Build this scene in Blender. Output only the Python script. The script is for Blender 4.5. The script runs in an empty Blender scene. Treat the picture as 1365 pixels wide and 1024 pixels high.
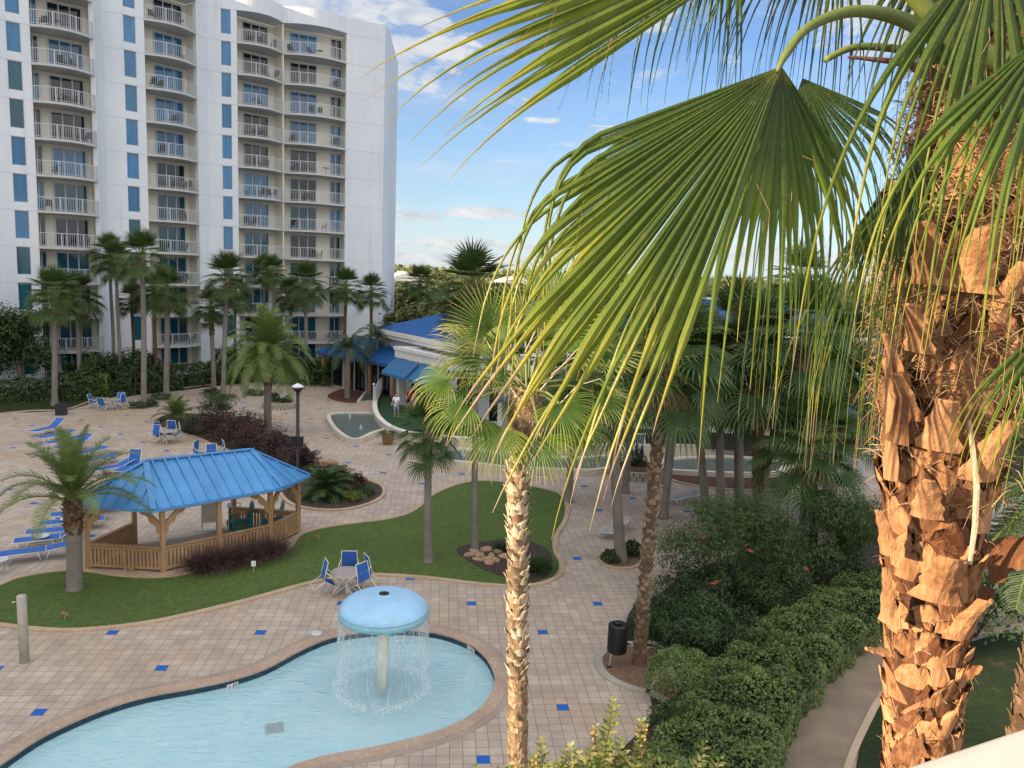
import bpy, math, random
from mathutils import Vector, Matrix, geometry, noise
PI = math.pi
R_ = math.radians
scene = bpy.context.scene
COL = scene.collection
# ------------------------------------------------------------------ camera
IW, IH, F = 1365.0, 1024.0, 1050.0
CAMZ = 10.5
PITCH = math.atan(146.0 / F)
ROLL = 0.0384
CAM = Vector((0, 0, CAMZ))
fw = Vector((0, math.cos(PITCH), -math.sin(PITCH)))
r0 = Vector((1, 0, 0)); u0 = Vector((0, math.sin(PITCH), math.cos(PITCH)))
RT = r0 * math.cos(ROLL) + u0 * math.sin(ROLL)
UP = u0 * math.cos(ROLL) - r0 * math.sin(ROLL)
cd = bpy.data.cameras.new('camera'); cam = bpy.data.objects.new('camera', cd); COL.objects.link(cam)
m = Matrix((RT, UP, -fw)).transposed().to_4x4(); m.translation = CAM
cam.matrix_world = m
cd.sensor_fit = 'HORIZONTAL'; cd.sensor_width = 36; cd.lens = 36 * F / IW
cd.clip_start = 0.05; cd.clip_end = 6000
scene.camera = cam

def ray(px, py):
    return (fw + RT * ((px - IW / 2) / F) + UP * (-(py - IH / 2) / F))
def G(px, py, z=0.0):
    """where a line of sight meets the level z"""
    d = ray(px, py); t = (z - CAMZ) / d.z
    return CAM + d * t
def PY(px, py, Y):
    d = ray(px, py); return CAM + d * (Y / d.y)
def zat(x, y, py):
    k = -(py - IH / 2) / F
    zz = (k * fw.y * y - UP.x * x - UP.y * y) / (UP.z - k * fw.z)
    return CAMZ + zz
def hy(px):
    return 366 + ROLL * (px - IW / 2)
def GX(px, Y):
    """ground point seen in column px (at horizon height) at depth Y"""
    p = PY(px, hy(px), Y); return Vector((p.x, Y, 0))

# ------------------------------------------------------------------ mesh builder
class MB:
    def __init__(s, point=False): s.v = []; s.f = []; s.mi = []; s.a = []; s.pv = {} if point else None
    def add(s, vs, fs, mi=0, a=0.5):
        o = len(s.v); s.v.extend([tuple(q) for q in vs])
        for f in fs: s.f.append(tuple(i + o for i in f)); s.mi.append(mi); s.a.append(a)
        return o
    def quad(s, a, b, c, d, mi=0, t=0.5): s.add([a, b, c, d], [(0, 1, 2, 3)], mi, t)
    def box(s, c, size, rz=0.0, mi=0, a=0.5, rx=0.0, M=None):
        hx, hy_, hz = size[0] / 2, size[1] / 2, size[2] / 2
        if M is None: M = Matrix.Rotation(rz, 3, 'Z') @ Matrix.Rotation(rx, 3, 'X')
        c = Vector(c)
        vs = [c + M @ Vector((x * hx, y * hy_, z * hz)) for z in (-1, 1) for y in (-1, 1) for x in (-1, 1)]
        s.add(vs, [(0, 2, 3, 1), (4, 5, 7, 6), (0, 1, 5, 4), (2, 6, 7, 3), (0, 4, 6, 2), (1, 3, 7, 5)], mi, a)
    def beam(s, p, q, w, h, mi=0, a=0.5):
        p = Vector(p); q = Vector(q); d = q - p; L = d.length
        if L < 1e-6: return
        d.normalize(); up = Vector((0, 0, 1))
        if abs(d.z) > 0.98: up = Vector((0, 1, 0))
        x = d.cross(up).normalized(); z = x.cross(d)
        s.box((p + q) / 2, (w, L, h), mi=mi, a=a, M=Matrix((x, d, z)).transposed())
    def prism(s, poly, z0, z1, mi=0, a=0.5, top_mi=None):
        n = len(poly)
        area = sum(poly[i][0] * poly[(i + 1) % n][1] - poly[(i + 1) % n][0] * poly[i][1] for i in range(n))
        if area < 0: poly = list(reversed(poly))
        vs = [(p[0], p[1], z0) for p in poly] + [(p[0], p[1], z1) for p in poly]
        s.add(vs, [(i, (i + 1) % n, n + (i + 1) % n, n + i) for i in range(n)], mi, a)
        tri = geometry.tessellate_polygon([[Vector((p[0], p[1], 0)) for p in poly]])
        fs = []
        for t in tri:
            A, B, C = [poly[i] for i in t]
            cr = (B[0] - A[0]) * (C[1] - A[1]) - (B[1] - A[1]) * (C[0] - A[0])
            t = tuple(t) if cr > 0 else tuple(reversed(t))
            fs.append((tuple(n + i for i in t), tuple(reversed(t))))
        o = len(s.v); s.add(vs, [f[0] for f in fs], mi if top_mi is None else top_mi, a)
        s.add(vs, [f[1] for f in fs], mi, a)
    def sheet(s, outer, holes=(), z=0.0, mi=0):
        loops = [[Vector((p[0], p[1], 0)) for p in outer]] + [[Vector((p[0], p[1], 0)) for p in h] for h in holes]
        allp = [p for l in loops for p in l]
        fs = []
        for t in geometry.tessellate_polygon(loops):
            A, B, C = [allp[i] for i in t]
            cr = (B[0] - A[0]) * (C[1] - A[1]) - (B[1] - A[1]) * (C[0] - A[0])
            fs.append(tuple(t) if cr > 0 else tuple(reversed(t)))
        s.add([(p.x, p.y, z) for p in allp], fs, mi)
    def ring(s, inner, outer, z0, z1, mi=0):
        """flat kerb between two loops with the same number of points"""
        n = len(inner)
        vs = [(p[0], p[1], z1) for p in inner] + [(p[0], p[1], z1) for p in outer] + \
             [(p[0], p[1], z0) for p in outer] + [(p[0], p[1], z0) for p in inner]
        fs = []
        for i in range(n):
            j = (i + 1) % n
            fs += [(i, n + i, n + j, j), (n + i, 2 * n + i, 2 * n + j, n + j), (3 * n + i, i, j, 3 * n + j)]
        s.add(vs, fs, mi)
    def tube(s, pts, rad, n=6, mi=0, a=0.5, caps=True):
        pts = [Vector(p) for p in pts]; k = len(pts)
        if not hasattr(rad, '__len__'): rad = [rad] * k
        t = (pts[1] - pts[0]).normalized()
        ref = Vector((0, 0, 1)) if abs(t.z) < 0.9 else Vector((1, 0, 0))
        x = t.cross(ref).normalized(); vs = []
        for i in range(k):
            if i == 0: t = pts[1] - pts[0]
            elif i == k - 1: t = pts[-1] - pts[-2]
            else: t = pts[i + 1] - pts[i - 1]
            t.normalize(); x = (x - t * x.dot(t))
            x = x.normalized() if x.length > 1e-6 else t.orthogonal().normalized()
            y = t.cross(x)
            for j in range(n):
                an = 2 * PI * j / n
                vs.append(pts[i] + (x * math.cos(an) + y * math.sin(an)) * rad[i])
        fs = [(i * n + j, i * n + (j + 1) % n, (i + 1) * n + (j + 1) % n, (i + 1) * n + j) for i in range(k - 1) for j in range(n)]
        if caps: fs += [tuple(reversed(range(n))), tuple((k - 1) * n + j for j in range(n))]
        s.add(vs, fs, mi, a)
    def lathe(s, prof, c=(0, 0, 0), n=24, mi=0, a=0.5):
        vs = [(c[0] + r * math.cos(2 * PI * j / n), c[1] + r * math.sin(2 * PI * j / n), c[2] + z) for r, z in prof for j in range(n)]
        k = len(prof)
        fs = [(i * n + j, i * n + (j + 1) % n, (i + 1) * n + (j + 1) % n, (i + 1) * n + j) for i in range(k - 1) for j in range(n)]
        fs += [tuple(reversed(range(n))), tuple((k - 1) * n + j for j in range(n))]
        s.add(vs, fs, mi, a)
    def build(s, name, mats, parent=None, smooth=False, world=True, origin=None):
        if not isinstance(mats, (list, tuple)): mats = [mats]
        off = Vector((0, 0, 0))
        if parent is not None and world: off = wloc(parent)
        if origin is not None: off = Vector(origin)
        me = bpy.data.meshes.new(name)
        me.from_pydata([(v[0] - off.x, v[1] - off.y, v[2] - off.z) for v in s.v], [], s.f)
        for mt in mats: me.materials.append(mt)
        me.polygons.foreach_set('material_index', s.mi)
        if s.pv is None: at = me.attributes.new('rnd', 'FLOAT', 'FACE'); at.data.foreach_set('value', s.a)
        else:
            va = [0.5] * len(s.v)
            for f, t in zip(s.f, s.a):
                for i in f: va[i] = t
            for i, t in s.pv.items(): va[i] = t
            at = me.attributes.new('rnd', 'FLOAT', 'POINT'); at.data.foreach_set('value', va)
        if smooth: me.polygons.foreach_set('use_smooth', [True] * len(s.f))
        me.update()
        o = bpy.data.objects.new(name, me); COL.objects.link(o)
        if parent is not None: o.parent = parent
        elif origin is not None: o.location = off
        return o
def wloc(o):
    v = Vector(o.location)
    while o.parent: o = o.parent; v = v + o.location
    return v
def tag(o, label, cat, group=None):
    o['label'] = label; o['category'] = cat
    if group: o['group'] = group
    return o
def thing(name, label, cat, loc=(0, 0, 0), group=None, rz=0.0):
    o = bpy.data.objects.new(name, None); o.empty_display_size = 0.2
    COL.objects.link(o); o.location = loc; o.rotation_euler = (0, 0, rz)
    return tag(o, label, cat, group)
def struct(o, kind='structure'): o['kind'] = kind; return o
KIDS = {}
def copy_tree(o, parent=None):
    c = o.copy(); COL.objects.link(c)
    if parent is not None: c.parent = parent
    for ch in [x for x in COL.objects if x.parent == o]: copy_tree(ch, c)
    return c
def smooth_loop(pts, sub=6, closed=True):
    """Catmull-Rom through 2-D points"""
    n = len(pts); out = []
    rng = range(n) if closed else range(n - 1)
    for i in rng:
        if closed: p = [pts[(i + k) % n] for k in (-1, 0, 1, 2)]
        else: p = [pts[max(0, i - 1)], pts[i], pts[i + 1], pts[min(n - 1, i + 2)]]
        for s_ in range(sub):
            t = s_ / sub
            q = [0.5 * (2 * p[1][c] + (p[2][c] - p[0][c]) * t + (2 * p[0][c] - 5 * p[1][c] + 4 * p[2][c] - p[3][c]) * t * t +
                 (-p[0][c] + 3 * p[1][c] - 3 * p[2][c] + p[3][c]) * t ** 3) for c in (0, 1)]
            out.append(tuple(q))
    if not closed: out.append(tuple(pts[-1][:2]))
    return out
def offset_loop(pts, d):
    """offset a closed loop outwards by d"""
    n = len(pts)
    area = sum(pts[i][0] * pts[(i + 1) % n][1] - pts[(i + 1) % n][0] * pts[i][1] for i in range(n))
    sg = 1 if area > 0 else -1; out = []
    for i in range(n):
        a = pts[i - 1]; b = pts[(i + 1) % n]
        tx, ty = b[0] - a[0], b[1] - a[1]; L = math.hypot(tx, ty) or 1
        out.append((pts[i][0] + sg * ty / L * d, pts[i][1] - sg * tx / L * d))
    return out
def gp(pl, z=0.0): return [tuple(G(x, y, z))[:2] for x, y in pl]

# ------------------------------------------------------------------ materials
class NT:
    def __init__(s, name):
        s.m = bpy.data.materials.new(name); s.m.use_nodes = True
        s.t = s.m.node_tree; s.t.nodes.clear()
        s.out = s.t.nodes.new('ShaderNodeOutputMaterial')
    def n(s, typ, **kw):
        nd = s.t.nodes.new('ShaderNode' + typ)
        for k, v in kw.items():
            if k[0] == '_': s.set(nd, k[1:], v)
            else: setattr(nd, k, v)
        return nd
    def set(s, nd, k, v):
        k = k.replace('__', ' ')
        inp = nd.inputs[int(k)] if k.isdigit() else nd.inputs[k]
        if isinstance(v, bpy.types.NodeSocket): s.t.links.new(v, inp)
        elif isinstance(v, bpy.types.Node): s.t.links.new(v.outputs[0], inp)
        else: inp.default_value = v
    def math(s, op, a, b=0.0, c=0.0):
        nd = s.n('Math', operation=op); s.set(nd, '0', a); s.set(nd, '1', b); s.set(nd, '2', c); return nd.outputs[0]
    def mix(s, fac, a, b, blend='MIX'):
        nd = s.n('MixRGB', blend_type=blend); s.set(nd, '0', fac); s.set(nd, '1', a); s.set(nd, '2', b); return nd.outputs[0]
    def ramp(s, fac, stops, interp='LINEAR'):
        nd = s.n('ValToRGB'); s.set(nd, '0', fac); cr = nd.color_ramp; cr.interpolation = interp
        while len(cr.elements) < len(stops): cr.elements.new(0.5)
        for e, (p, c) in zip(cr.elements, stops):
            e.position = p; e.color = (c[0], c[1], c[2], 1) if hasattr(c, '__len__') else (c, c, c, 1)
        return nd.outputs[0]
    def noise(s, vec, scale, detail=3, rough=0.55, dist=0.0):
        nd = s.n('TexNoise'); s.set(nd, 'Scale', scale); s.set(nd, 'Detail', detail); s.set(nd, 'Roughness', rough); s.set(nd, 'Distortion', dist)
        if vec is not None: s.set(nd, 'Vector', vec)
        return nd.outputs[0]
    def pos(s, scale=(1, 1, 1), rot=(0, 0, 0), obj=True):
        c = s.n('TexCoord').outputs['Object'] if obj else s.n('NewGeometry').outputs['Position']
        mp = s.n('Mapping'); s.set(mp, 'Vector', c); s.set(mp, 'Scale', scale); s.set(mp, 'Rotation', rot); return mp.outputs[0]
    def bump(s, h, strength=0.3, dist=0.02):
        b = s.n('Bump'); s.set(b, 'Height', h); s.set(b, 'Strength', strength); s.set(b, 'Distance', dist); return b.outputs[0]
    def princ(s, color, rough=0.6, metal=0.0, normal=None, spec=0.5, **kw):
        p = s.n('BsdfPrincipled'); s.set(p, 'Base Color', color if not isinstance(color, tuple) else (*color[:3], 1))
        s.set(p, 'Roughness', rough); s.set(p, 'Metallic', metal); s.set(p, 'Specular IOR Level', spec)
        if normal is not None: s.set(p, 'Normal', normal)
        for k, v in kw.items(): s.set(p, k.replace('_', ' '), v)
        return p.outputs[0]
    def done(s, sh): s.t.links.new(sh, s.out.inputs[0]); return s.m
def c4(c): return (c[0], c[1], c[2], 1)
def basic(name, col, rough=0.6, var=0.15, scale=3.0, metal=0.0, bump=0.0, bscale=40, spec=0.5, col2=None, obj=True):
    """a surface with uneven tone (two noise sizes) and optional fine relief"""
    t = NT(name); p = t.pos(obj=obj)
    n1 = t.noise(p, scale, 4); n2 = t.noise(p, scale * 9, 3)
    f = t.math('ADD', t.math('MULTIPLY', n1, 0.65), t.math('MULTIPLY', n2, 0.35))
    dk = tuple(c * (1 - var) for c in col); lt = tuple(min(1, c * (1 + var)) for c in col)
    if col2: dk = col2
    c = t.ramp(f, [(0.35, dk), (0.65, lt)])
    nm = t.bump(t.noise(p, bscale, 4), bump, 0.02) if bump else None
    rr = t.ramp(n2, [(0.3, max(0, rough - .08)), (0.7, min(1, rough + .08))])
    return t.done(t.princ(c, rr, metal, nm, spec))
def leafmat(name, stops, transl=0.3, rough=0.5, nscale=1.2, spec=0.35, tint=(0.9, 1.0, 0.35), spots=0.0):
    """foliage: colour from each leaf's own number, uneven over the plant, some light passes through"""
    t = NT(name)
    a = t.n('Attribute', attribute_name='rnd').outputs['Fac']
    n = t.noise(t.pos(), nscale, 3)
    f = t.math('ADD', a, t.math('MULTIPLY', t.math('SUBTRACT', n, 0.5), 0.5))
    oi = t.n('ObjectInfo').outputs['Random']
    c = t.ramp(f, stops)
    hs = t.n('HueSaturation'); t.set(hs, 'Color', c); t.set(hs, 'Value', t.math('ADD', t.math('MULTIPLY', oi, 0.3), 0.85))
    t.set(hs, 'Hue', t.math('ADD', t.math('MULTIPLY', oi, 0.02), 0.49))
    c = hs.outputs[0]; nm = None
    if spots:       # blotches, dust and fine streaks
        q = t.pos(); n3 = t.noise(q, 26, 4, .7); n4 = t.noise(q, 7, 4, .6); wv = t.noise(q, 90, 2)
        c = t.mix(t.ramp(n3, [(.60, 0), (.74, spots)]), c, (.30, .20, .07, 1)); c = t.mix(t.ramp(n4, [(.35, spots * .5), (.55, 0)]), c, (.04, .07, .015, 1))
        c = t.mix(t.ramp(wv, [(.5, 0), (.8, .25)]), c, (.30, .32, .14, 1)); nm = t.bump(t.math('ADD', wv, n3), .35, .004)
    p = t.princ(c, rough, spec=spec, normal=nm)
    tr = t.n('BsdfTranslucent'); t.set(tr, 'Color', t.mix(1.0, c, c4(tuple(min(1, x * 1.5) for x in tint)), 'MULTIPLY'))
    mx = t.n('MixShader'); t.set(mx, '0', transl); t.set(mx, '1', p); t.set(mx, '2', tr.outputs[0])
    return t.done(mx.outputs[0])

M = {}
GR = R_(5.0); PAV = 0.293
def deck_mat():
    t = NT('paver_deck')
    g = t.n('NewGeometry').outputs['Position']
    o = G(645, 1013)
    mp = t.n('Mapping', vector_type='TEXTURE'); t.set(mp, 'Vector', g); t.set(mp, 'Location', (o.x - PAV / 2, o.y - PAV / 2, 0)); t.set(mp, 'Rotation', (0, 0, GR))
    sx = t.n('SeparateXYZ'); t.set(sx, '0', mp.outputs[0])
    u = t.math('DIVIDE', sx.outputs[0], PAV); v = t.math('DIVIDE', sx.outputs[1], PAV)
    fu = t.math('FRACT', u); fv = t.math('FRACT', v); iu = t.math('FLOOR', u); iv = t.math('FLOOR', v)
    eu = t.math('MINIMUM', fu, t.math('SUBTRACT', 1.0, fu)); ev = t.math('MINIMUM', fv, t.math('SUBTRACT', 1.0, fv))
    e = t.math('MINIMUM', eu, ev)
    joint = t.math('LESS_THAN', e, 0.028)
    def at(i, k, off):
        mm = t.math('FLOORED_MODULO', t.math('ADD', i, float(off)), float(k)); return t.math('LESS_THAN', mm, 0.5)
    b1 = t.math('MULTIPLY', at(iu, 14, 0), at(iv, 14, 0)); b2 = t.math('MULTIPLY', at(iu, 14, 7), at(iv, 14, 7))
    blue = t.math('MAXIMUM', b1, b2)
    cv = t.n('CombineXYZ'); t.set(cv, '0', iu); t.set(cv, '1', iv)
    wn = t.n('TexWhiteNoise', noise_dimensions='3D'); t.set(wn, 'Vector', cv.outputs[0]); r = wn.outputs[0]
    base = t.ramp(r, [(0, (.42, .35, .285)), (.5, (.48, .405, .33)), (1, (.54, .455, .375))])
    st = t.noise(g, 0.16, 4, 0.6)
    base = t.mix(t.ramp(st, [(0.50, 0), (0.68, 0.6)]), base, c4((.46, .31, .17)))
    st2 = t.noise(g, 1.3, 5, 0.65)
    base = t.mix(t.ramp(t.noise(g, .45, 5, .6), [(.52, 0), (.68, .38)]), base, c4((.30, .24, .20))); base = t.mix(t.ramp(st2, [(0.35, 0.45), (0.6, 0)]), base, c4((.27, .21, .175)))
    sp = t.noise(g, 60, 2)
    base = t.mix(t.ramp(sp, [(0.3, 0.25), (0.6, 0)]), base, c4((.24, .19, .16)))
    base = t.mix(blue, base, c4((.012, .105, .42)))
    c = t.mix(t.math('MULTIPLY', joint, 0.75), base, c4((.15, .115, .095)))
    h = t.math('ADD', t.math('MULTIPLY', t.math('MINIMUM', e, 0.05), 14.0), t.math('MULTIPLY', sp, 0.25))
    return t.done(t.princ(c, t.ramp(st2, [(0.3, .55), (0.7, .8)]), normal=t.bump(h, 0.5, 0.008), spec=0.35))
M['deck'] = deck_mat()
def brick_mat(name, c1, c2, w=0.1):
    t = NT(name); g = t.n('NewGeometry').outputs['Position']
    vo = t.n('TexVoronoi'); t.set(vo, 'Vector', g); t.set(vo, 'Scale', 1 / w); t.set(vo, 'Randomness', 0.6)
    n = t.noise(g, 0.9, 4); f = t.noise(g, 18, 4)
    c = t.mix(t.ramp(vo.outputs['Color'], [(0.2, 0), (0.9, 0.8)]), c4(c1), c4(c2))
    c = t.mix(t.ramp(n, [(0.4, 0), (0.7, 0.5)]), c, c4(tuple(x * .62 for x in c1)))
    c = t.mix(t.ramp(f, [(0.35, 0.4), (0.6, 0)]), c, c4(tuple(x * .45 for x in c1)))
    return t.done(t.princ(c, 0.75, normal=t.bump(f, 0.4, 0.01), spec=0.3))
M['coping'] = brick_mat('brick_coping', (.44, .32, .24), (.51, .39, .29))
M['kerb'] = brick_mat('brick_kerb', (.50, .37, .25), (.56, .42, .30))
M['stonekerb'] = brick_mat('stone_kerb', (.40, .36, .30), (.48, .43, .36), 0.25)
def lawn_mat(name, a, b, c):
    t = NT(name); g = t.n('NewGeometry').outputs['Position']
    n1 = t.noise(g, 0.5, 4); n2 = t.noise(g, 7, 5, 0.7); n3 = t.noise(g, 60, 3, 0.8)
    mp = t.n('Mapping'); t.set(mp, 'Vector', g); t.set(mp, 'Scale', (1.2, 7, 1)); t.set(mp, 'Rotation', (0, 0, 0.25))
    n4 = t.noise(mp.outputs[0], 1.0, 3); n5 = t.noise(g, .9, 5, .7)
    col = t.mix(t.ramp(n1, [(0.35, 0), (0.65, 1)]), c4(a), c4(b))
    col = t.mix(t.ramp(n4, [(0.4, 0), (0.7, 0.5)]), col, c4(c))
    col = t.mix(t.ramp(n5, [(0.55, 0), (0.75, 0.65)]), col, c4((.22, .20, .085))); col = t.mix(t.ramp(n2, [(0.35, 0.7), (0.6, 0)]), col, c4(tuple(x * .45 for x in a)))
    col = t.mix(t.ramp(n3, [(0.35, 0.7), (0.62, 0)]), col, c4(tuple(x * .35 for x in a)))
    return t.done(t.princ(col, 0.85, normal=t.bump(t.math('ADD', n3, n2), 0.9, 0.03), spec=0.15))
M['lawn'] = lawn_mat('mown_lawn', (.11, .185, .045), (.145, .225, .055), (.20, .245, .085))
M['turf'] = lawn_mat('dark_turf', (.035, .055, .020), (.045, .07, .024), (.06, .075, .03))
M['ground'] = lawn_mat('rough_ground', (.030, .042, .016), (.05, .052, .022), (.075, .062, .035))
M['mulch'] = basic('dark_mulch', (.050, .032, .024), .95, .5, 6, bump=.9, bscale=30)
M['redmulch'] = basic('red_mulch', (.085, .030, .022), .95, .45, 6, bump=.9, bscale=30)
M['straw'] = basic('pine_straw', (.17, .105, .065), .95, .35, 7, bump=.9, bscale=40)
M['path'] = basic('sandy_concrete', (.235, .18, .125), .85, .22, 1.2, bump=.5, bscale=60)
M['white'] = basic('white_paint', (.70, .70, .69), .5, .05, 1.0)
def stucco():
    t = NT('white_stucco'); g = t.n('NewGeometry').outputs['Position']; mp = t.n('Mapping'); t.set(mp, 'Vector', g); t.set(mp, 'Scale', (1.6, 1.6, .10))
    st = t.noise(mp.outputs[0], 1.0, 5, .7); n = t.noise(g, .12, 4); f = t.noise(g, 14, 3)
    c = t.ramp(n, [(.35, (.62, .665, .72)), (.65, (.70, .735, .775))]); c = t.mix(t.ramp(st, [(.52, 0), (.72, .45)]), c, c4((.50, .52, .53)))
    return t.done(t.princ(c, .8, normal=t.bump(f, .2, .02)))
M['stucco'] = stucco()
M['cream'] = basic('cream_stucco', (.74, .70, .60), .8, .06, .6)
M['soffit'] = basic('grey_soffit', (.50, .50, .49), .8, .06, .6)
M['rail'] = basic('white_metal_rail', (.52, .54, .56), .45, .05, 2)
M['clapboard'] = basic('pale_siding', (.50, .53, .54), .7, .08, .8)
M['trim'] = basic('white_trim', (.68, .67, .63), .6, .07, .8)
M['basin'] = basic('basin_plaster', (.56, .51, .43), .75, .15, 1.0)
M['wood'] = None
def wood_mat(name, c1, c2):
    t = NT(name); p = t.pos((1, 1, 1))
    mp = t.n('Mapping'); t.set(mp, 'Vector', t.n('TexCoord').outputs['Object']); t.set(mp, 'Scale', (14, 14, 1.4))
    n = t.noise(mp.outputs[0], 1.6, 5, 0.65); n2 = t.noise(p, 1.1, 3)
    c = t.ramp(n, [(0.3, c1), (0.7, c2)]); c = t.mix(t.ramp(n2, [(0.4, 0.45), (0.65, 0)]), c, c4(tuple(x * .6 for x in c1)))
    return t.done(t.princ(c, 0.65, normal=t.bump(n, 0.25, 0.01), spec=0.3))
M['wood'] = wood_mat('stained_timber', (.33, .19, .09), (.50, .32, .17))
def roof_mat(name, c):
    t = NT(name); p = t.pos(obj=False)
    n = t.noise(p, 0.7, 4); n2 = t.noise(p, 5, 4)
    col = t.mix(t.ramp(n, [(0.35, 0), (0.65, 1)]), c4(tuple(x * .88 for x in c)), c4(tuple(x * 1.1 for x in c)))
    col = t.mix(t.ramp(n2, [(0.5, 0), (0.75, 0.25)]), col, c4((c[0] * 1.8 + .02, c[1] * 1.25, c[2] * 1.05)))
    return t.done(t.princ(col, t.ramp(n2, [(0.3, .38), (0.7, .55)]), 0.0, spec=0.45))
M['roof'] = roof_mat('blue_metal_roof', (.075, .27, .56))
M['roof2'] = roof_mat('deep_blue_roof', (.012, .095, .30))
M['awning'] = basic('blue_awning_cloth', (.030, .135, .30), .8, .12, 2)
M['sling'] = basic('blue_sling_cloth', (.02, .11, .40), .75, .2, 5)
M['chairframe'] = basic('ivory_tube', (.66, .64, .55), .4, .05, 5)
M['tabletop'] = basic('stone_tabletop', (.38, .33, .30), .45, .15, 12)
M['teal'] = basic('teal_plastic', (.008, .17, .17), .45, .12, 6)
M['black'] = basic('black_metal', (.012, .013, .015), .45, .2, 6)
M['darkvoid'] = basic('painted_opening_shade', (.02, .022, .028), .6, .3, 1)  # near-black colour stands in for the shade inside openings
M['concrete'] = basic('grey_concrete', (.40, .37, .31), .8, .15, 4, bump=.3, bscale=60)
M['red'] = basic('red_vinyl', (.26, .03, .02), .55, .15, 8)
M['steel'] = basic('brushed_steel', (.55, .55, .55), .3, .08, 10, metal=1.0)
M['rock'] = basic('tan_rock', (.36, .24, .15), .85, .3, 6, bump=.6, bscale=12)
M['graypave'] = basic('grey_slab', (.20, .20, .20), .75, .15, 2)
M['pot'] = basic('terracotta', (.30, .17, .06), .7, .15, 6)
def glass_mat(name, c, rough=.08):
    t = NT(name); p = t.pos((1, 1, .12), obj=True)
    n = t.noise(p, 3.0, 2); n2 = t.noise(t.pos(obj=False), .25, 2)
    oi = t.n('ObjectInfo').outputs['Random']
    col = t.mix(t.ramp(n, [(0.45, 0), (0.55, .5)]), c4(c), c4(tuple(x * .6 for x in c)))
    col = t.mix(t.ramp(oi, [(.2, 0), (.9, .55)]), col, c4(tuple(x * .45 for x in c)))
    return t.done(t.princ(col, rough, spec=.55, normal=t.bump(n2, .15, .2)))
M['glass'] = [glass_mat('painted_sky_glass', (.03, .19, .40)), glass_mat('teal_window_glass', (.012, .10, .16)), glass_mat('dark_window_glass', (.006, .016, .03))]  # reflected sky is put into the blue base colour of the first glass
M['tileband'] = brick_mat('dark_pool_tile', (.015, .045, .075), (.04, .09, .12), 0.12)
def poolfloor():
    t = NT('pool_plaster'); g = t.n('NewGeometry').outputs['Position']
    n = t.noise(g, .5, 3)
    return t.done(t.princ(t.ramp(n, [(.35, (.60, .88, .93)), (.65, (.68, .92, .95))]), .7))
M['poolfloor'] = poolfloor()
def water(name, tint, bs=0.35, sc=3.0):
    t = NT(name); g = t.n('NewGeometry').outputs['Position']
    mp = t.n('Mapping'); t.set(mp, 'Vector', g); t.set(mp, 'Scale', (1, 2.2, 1)); t.set(mp, 'Rotation', (0, 0, -.3))
    n = t.noise(mp.outputs[0], sc, 4, .6, .8); n2 = t.noise(mp.outputs[0], sc * 5, 3, .6, .4)
    h = t.math('ADD', n, t.math('MULTIPLY', n2, .3)); nm = t.bump(h, bs, .09)
    tr = t.n('BsdfTransparent'); t.set(tr, 'Color', c4(tint))
    gl = t.n('BsdfGlossy'); t.set(gl, 'Roughness', .06); t.set(gl, 'Normal', nm)
    fr = t.n('Fresnel'); t.set(fr, 'IOR', 1.4); t.set(fr, 'Normal', nm)
    df = t.n('BsdfDiffuse'); t.set(df, 'Color', t.ramp(n, [(.35, (.70 * tint[0] + .02, .86 * tint[1], .90 * tint[2])), (.65, (.92 * tint[0], .96 * tint[1], .96 * tint[2]))])); t.set(df, 'Normal', nm)
    m0 = t.n('MixShader'); t.set(m0, '0', .35); t.set(m0, '1', tr.outputs[0]); t.set(m0, '2', df.outputs[0])
    mx = t.n('MixShader'); t.set(mx, '0', fr.outputs[0]); t.set(mx, '1', m0.outputs[0]); t.set(mx, '2', gl.outputs[0])
    return t.done(mx.outputs[0])
M['water'] = water('pool_water', (.86, .97, 1.0), .5)
M['darkwater'] = water('basin_water', (.26, .37, .36), .25, 5)
def spray():
    t = NT('falling_water')
    tr = t.n('BsdfTransparent'); gl = t.n('BsdfPrincipled'); t.set(gl, 'Base Color', (.85, .9, .92, 1)); t.set(gl, 'Roughness', .15)
    mx = t.n('MixShader'); t.set(mx, '0', t.ramp(t.noise(t.pos((9, 9, 2.0)), 2.2, 3), [(.4, .03), (.65, .36)])); t.set(mx, '1', tr.outputs[0]); t.set(mx, '2', gl.outputs[0])
    return t.done(mx.outputs[0])
M['spray'] = spray()
def foam_mat():
    t = NT('white_foam'); tr = t.n('BsdfTransparent'); p = t.princ((.82, .88, .9), .5); mx = t.n('MixShader'); t.set(mx, '0', .55); t.set(mx, '1', tr.outputs[0]); t.set(mx, '2', p); return t.done(mx.outputs[0])
M['foam'] = foam_mat()
M['dome'] = roof_mat('fibreglass_blue', (.34, .60, .84))
M['dome'] .name = 'pale_blue_fibreglass'
M['domeband'] = basic('aqua_fibreglass', (.22, .46, .55), .4, .12, 5)
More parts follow.
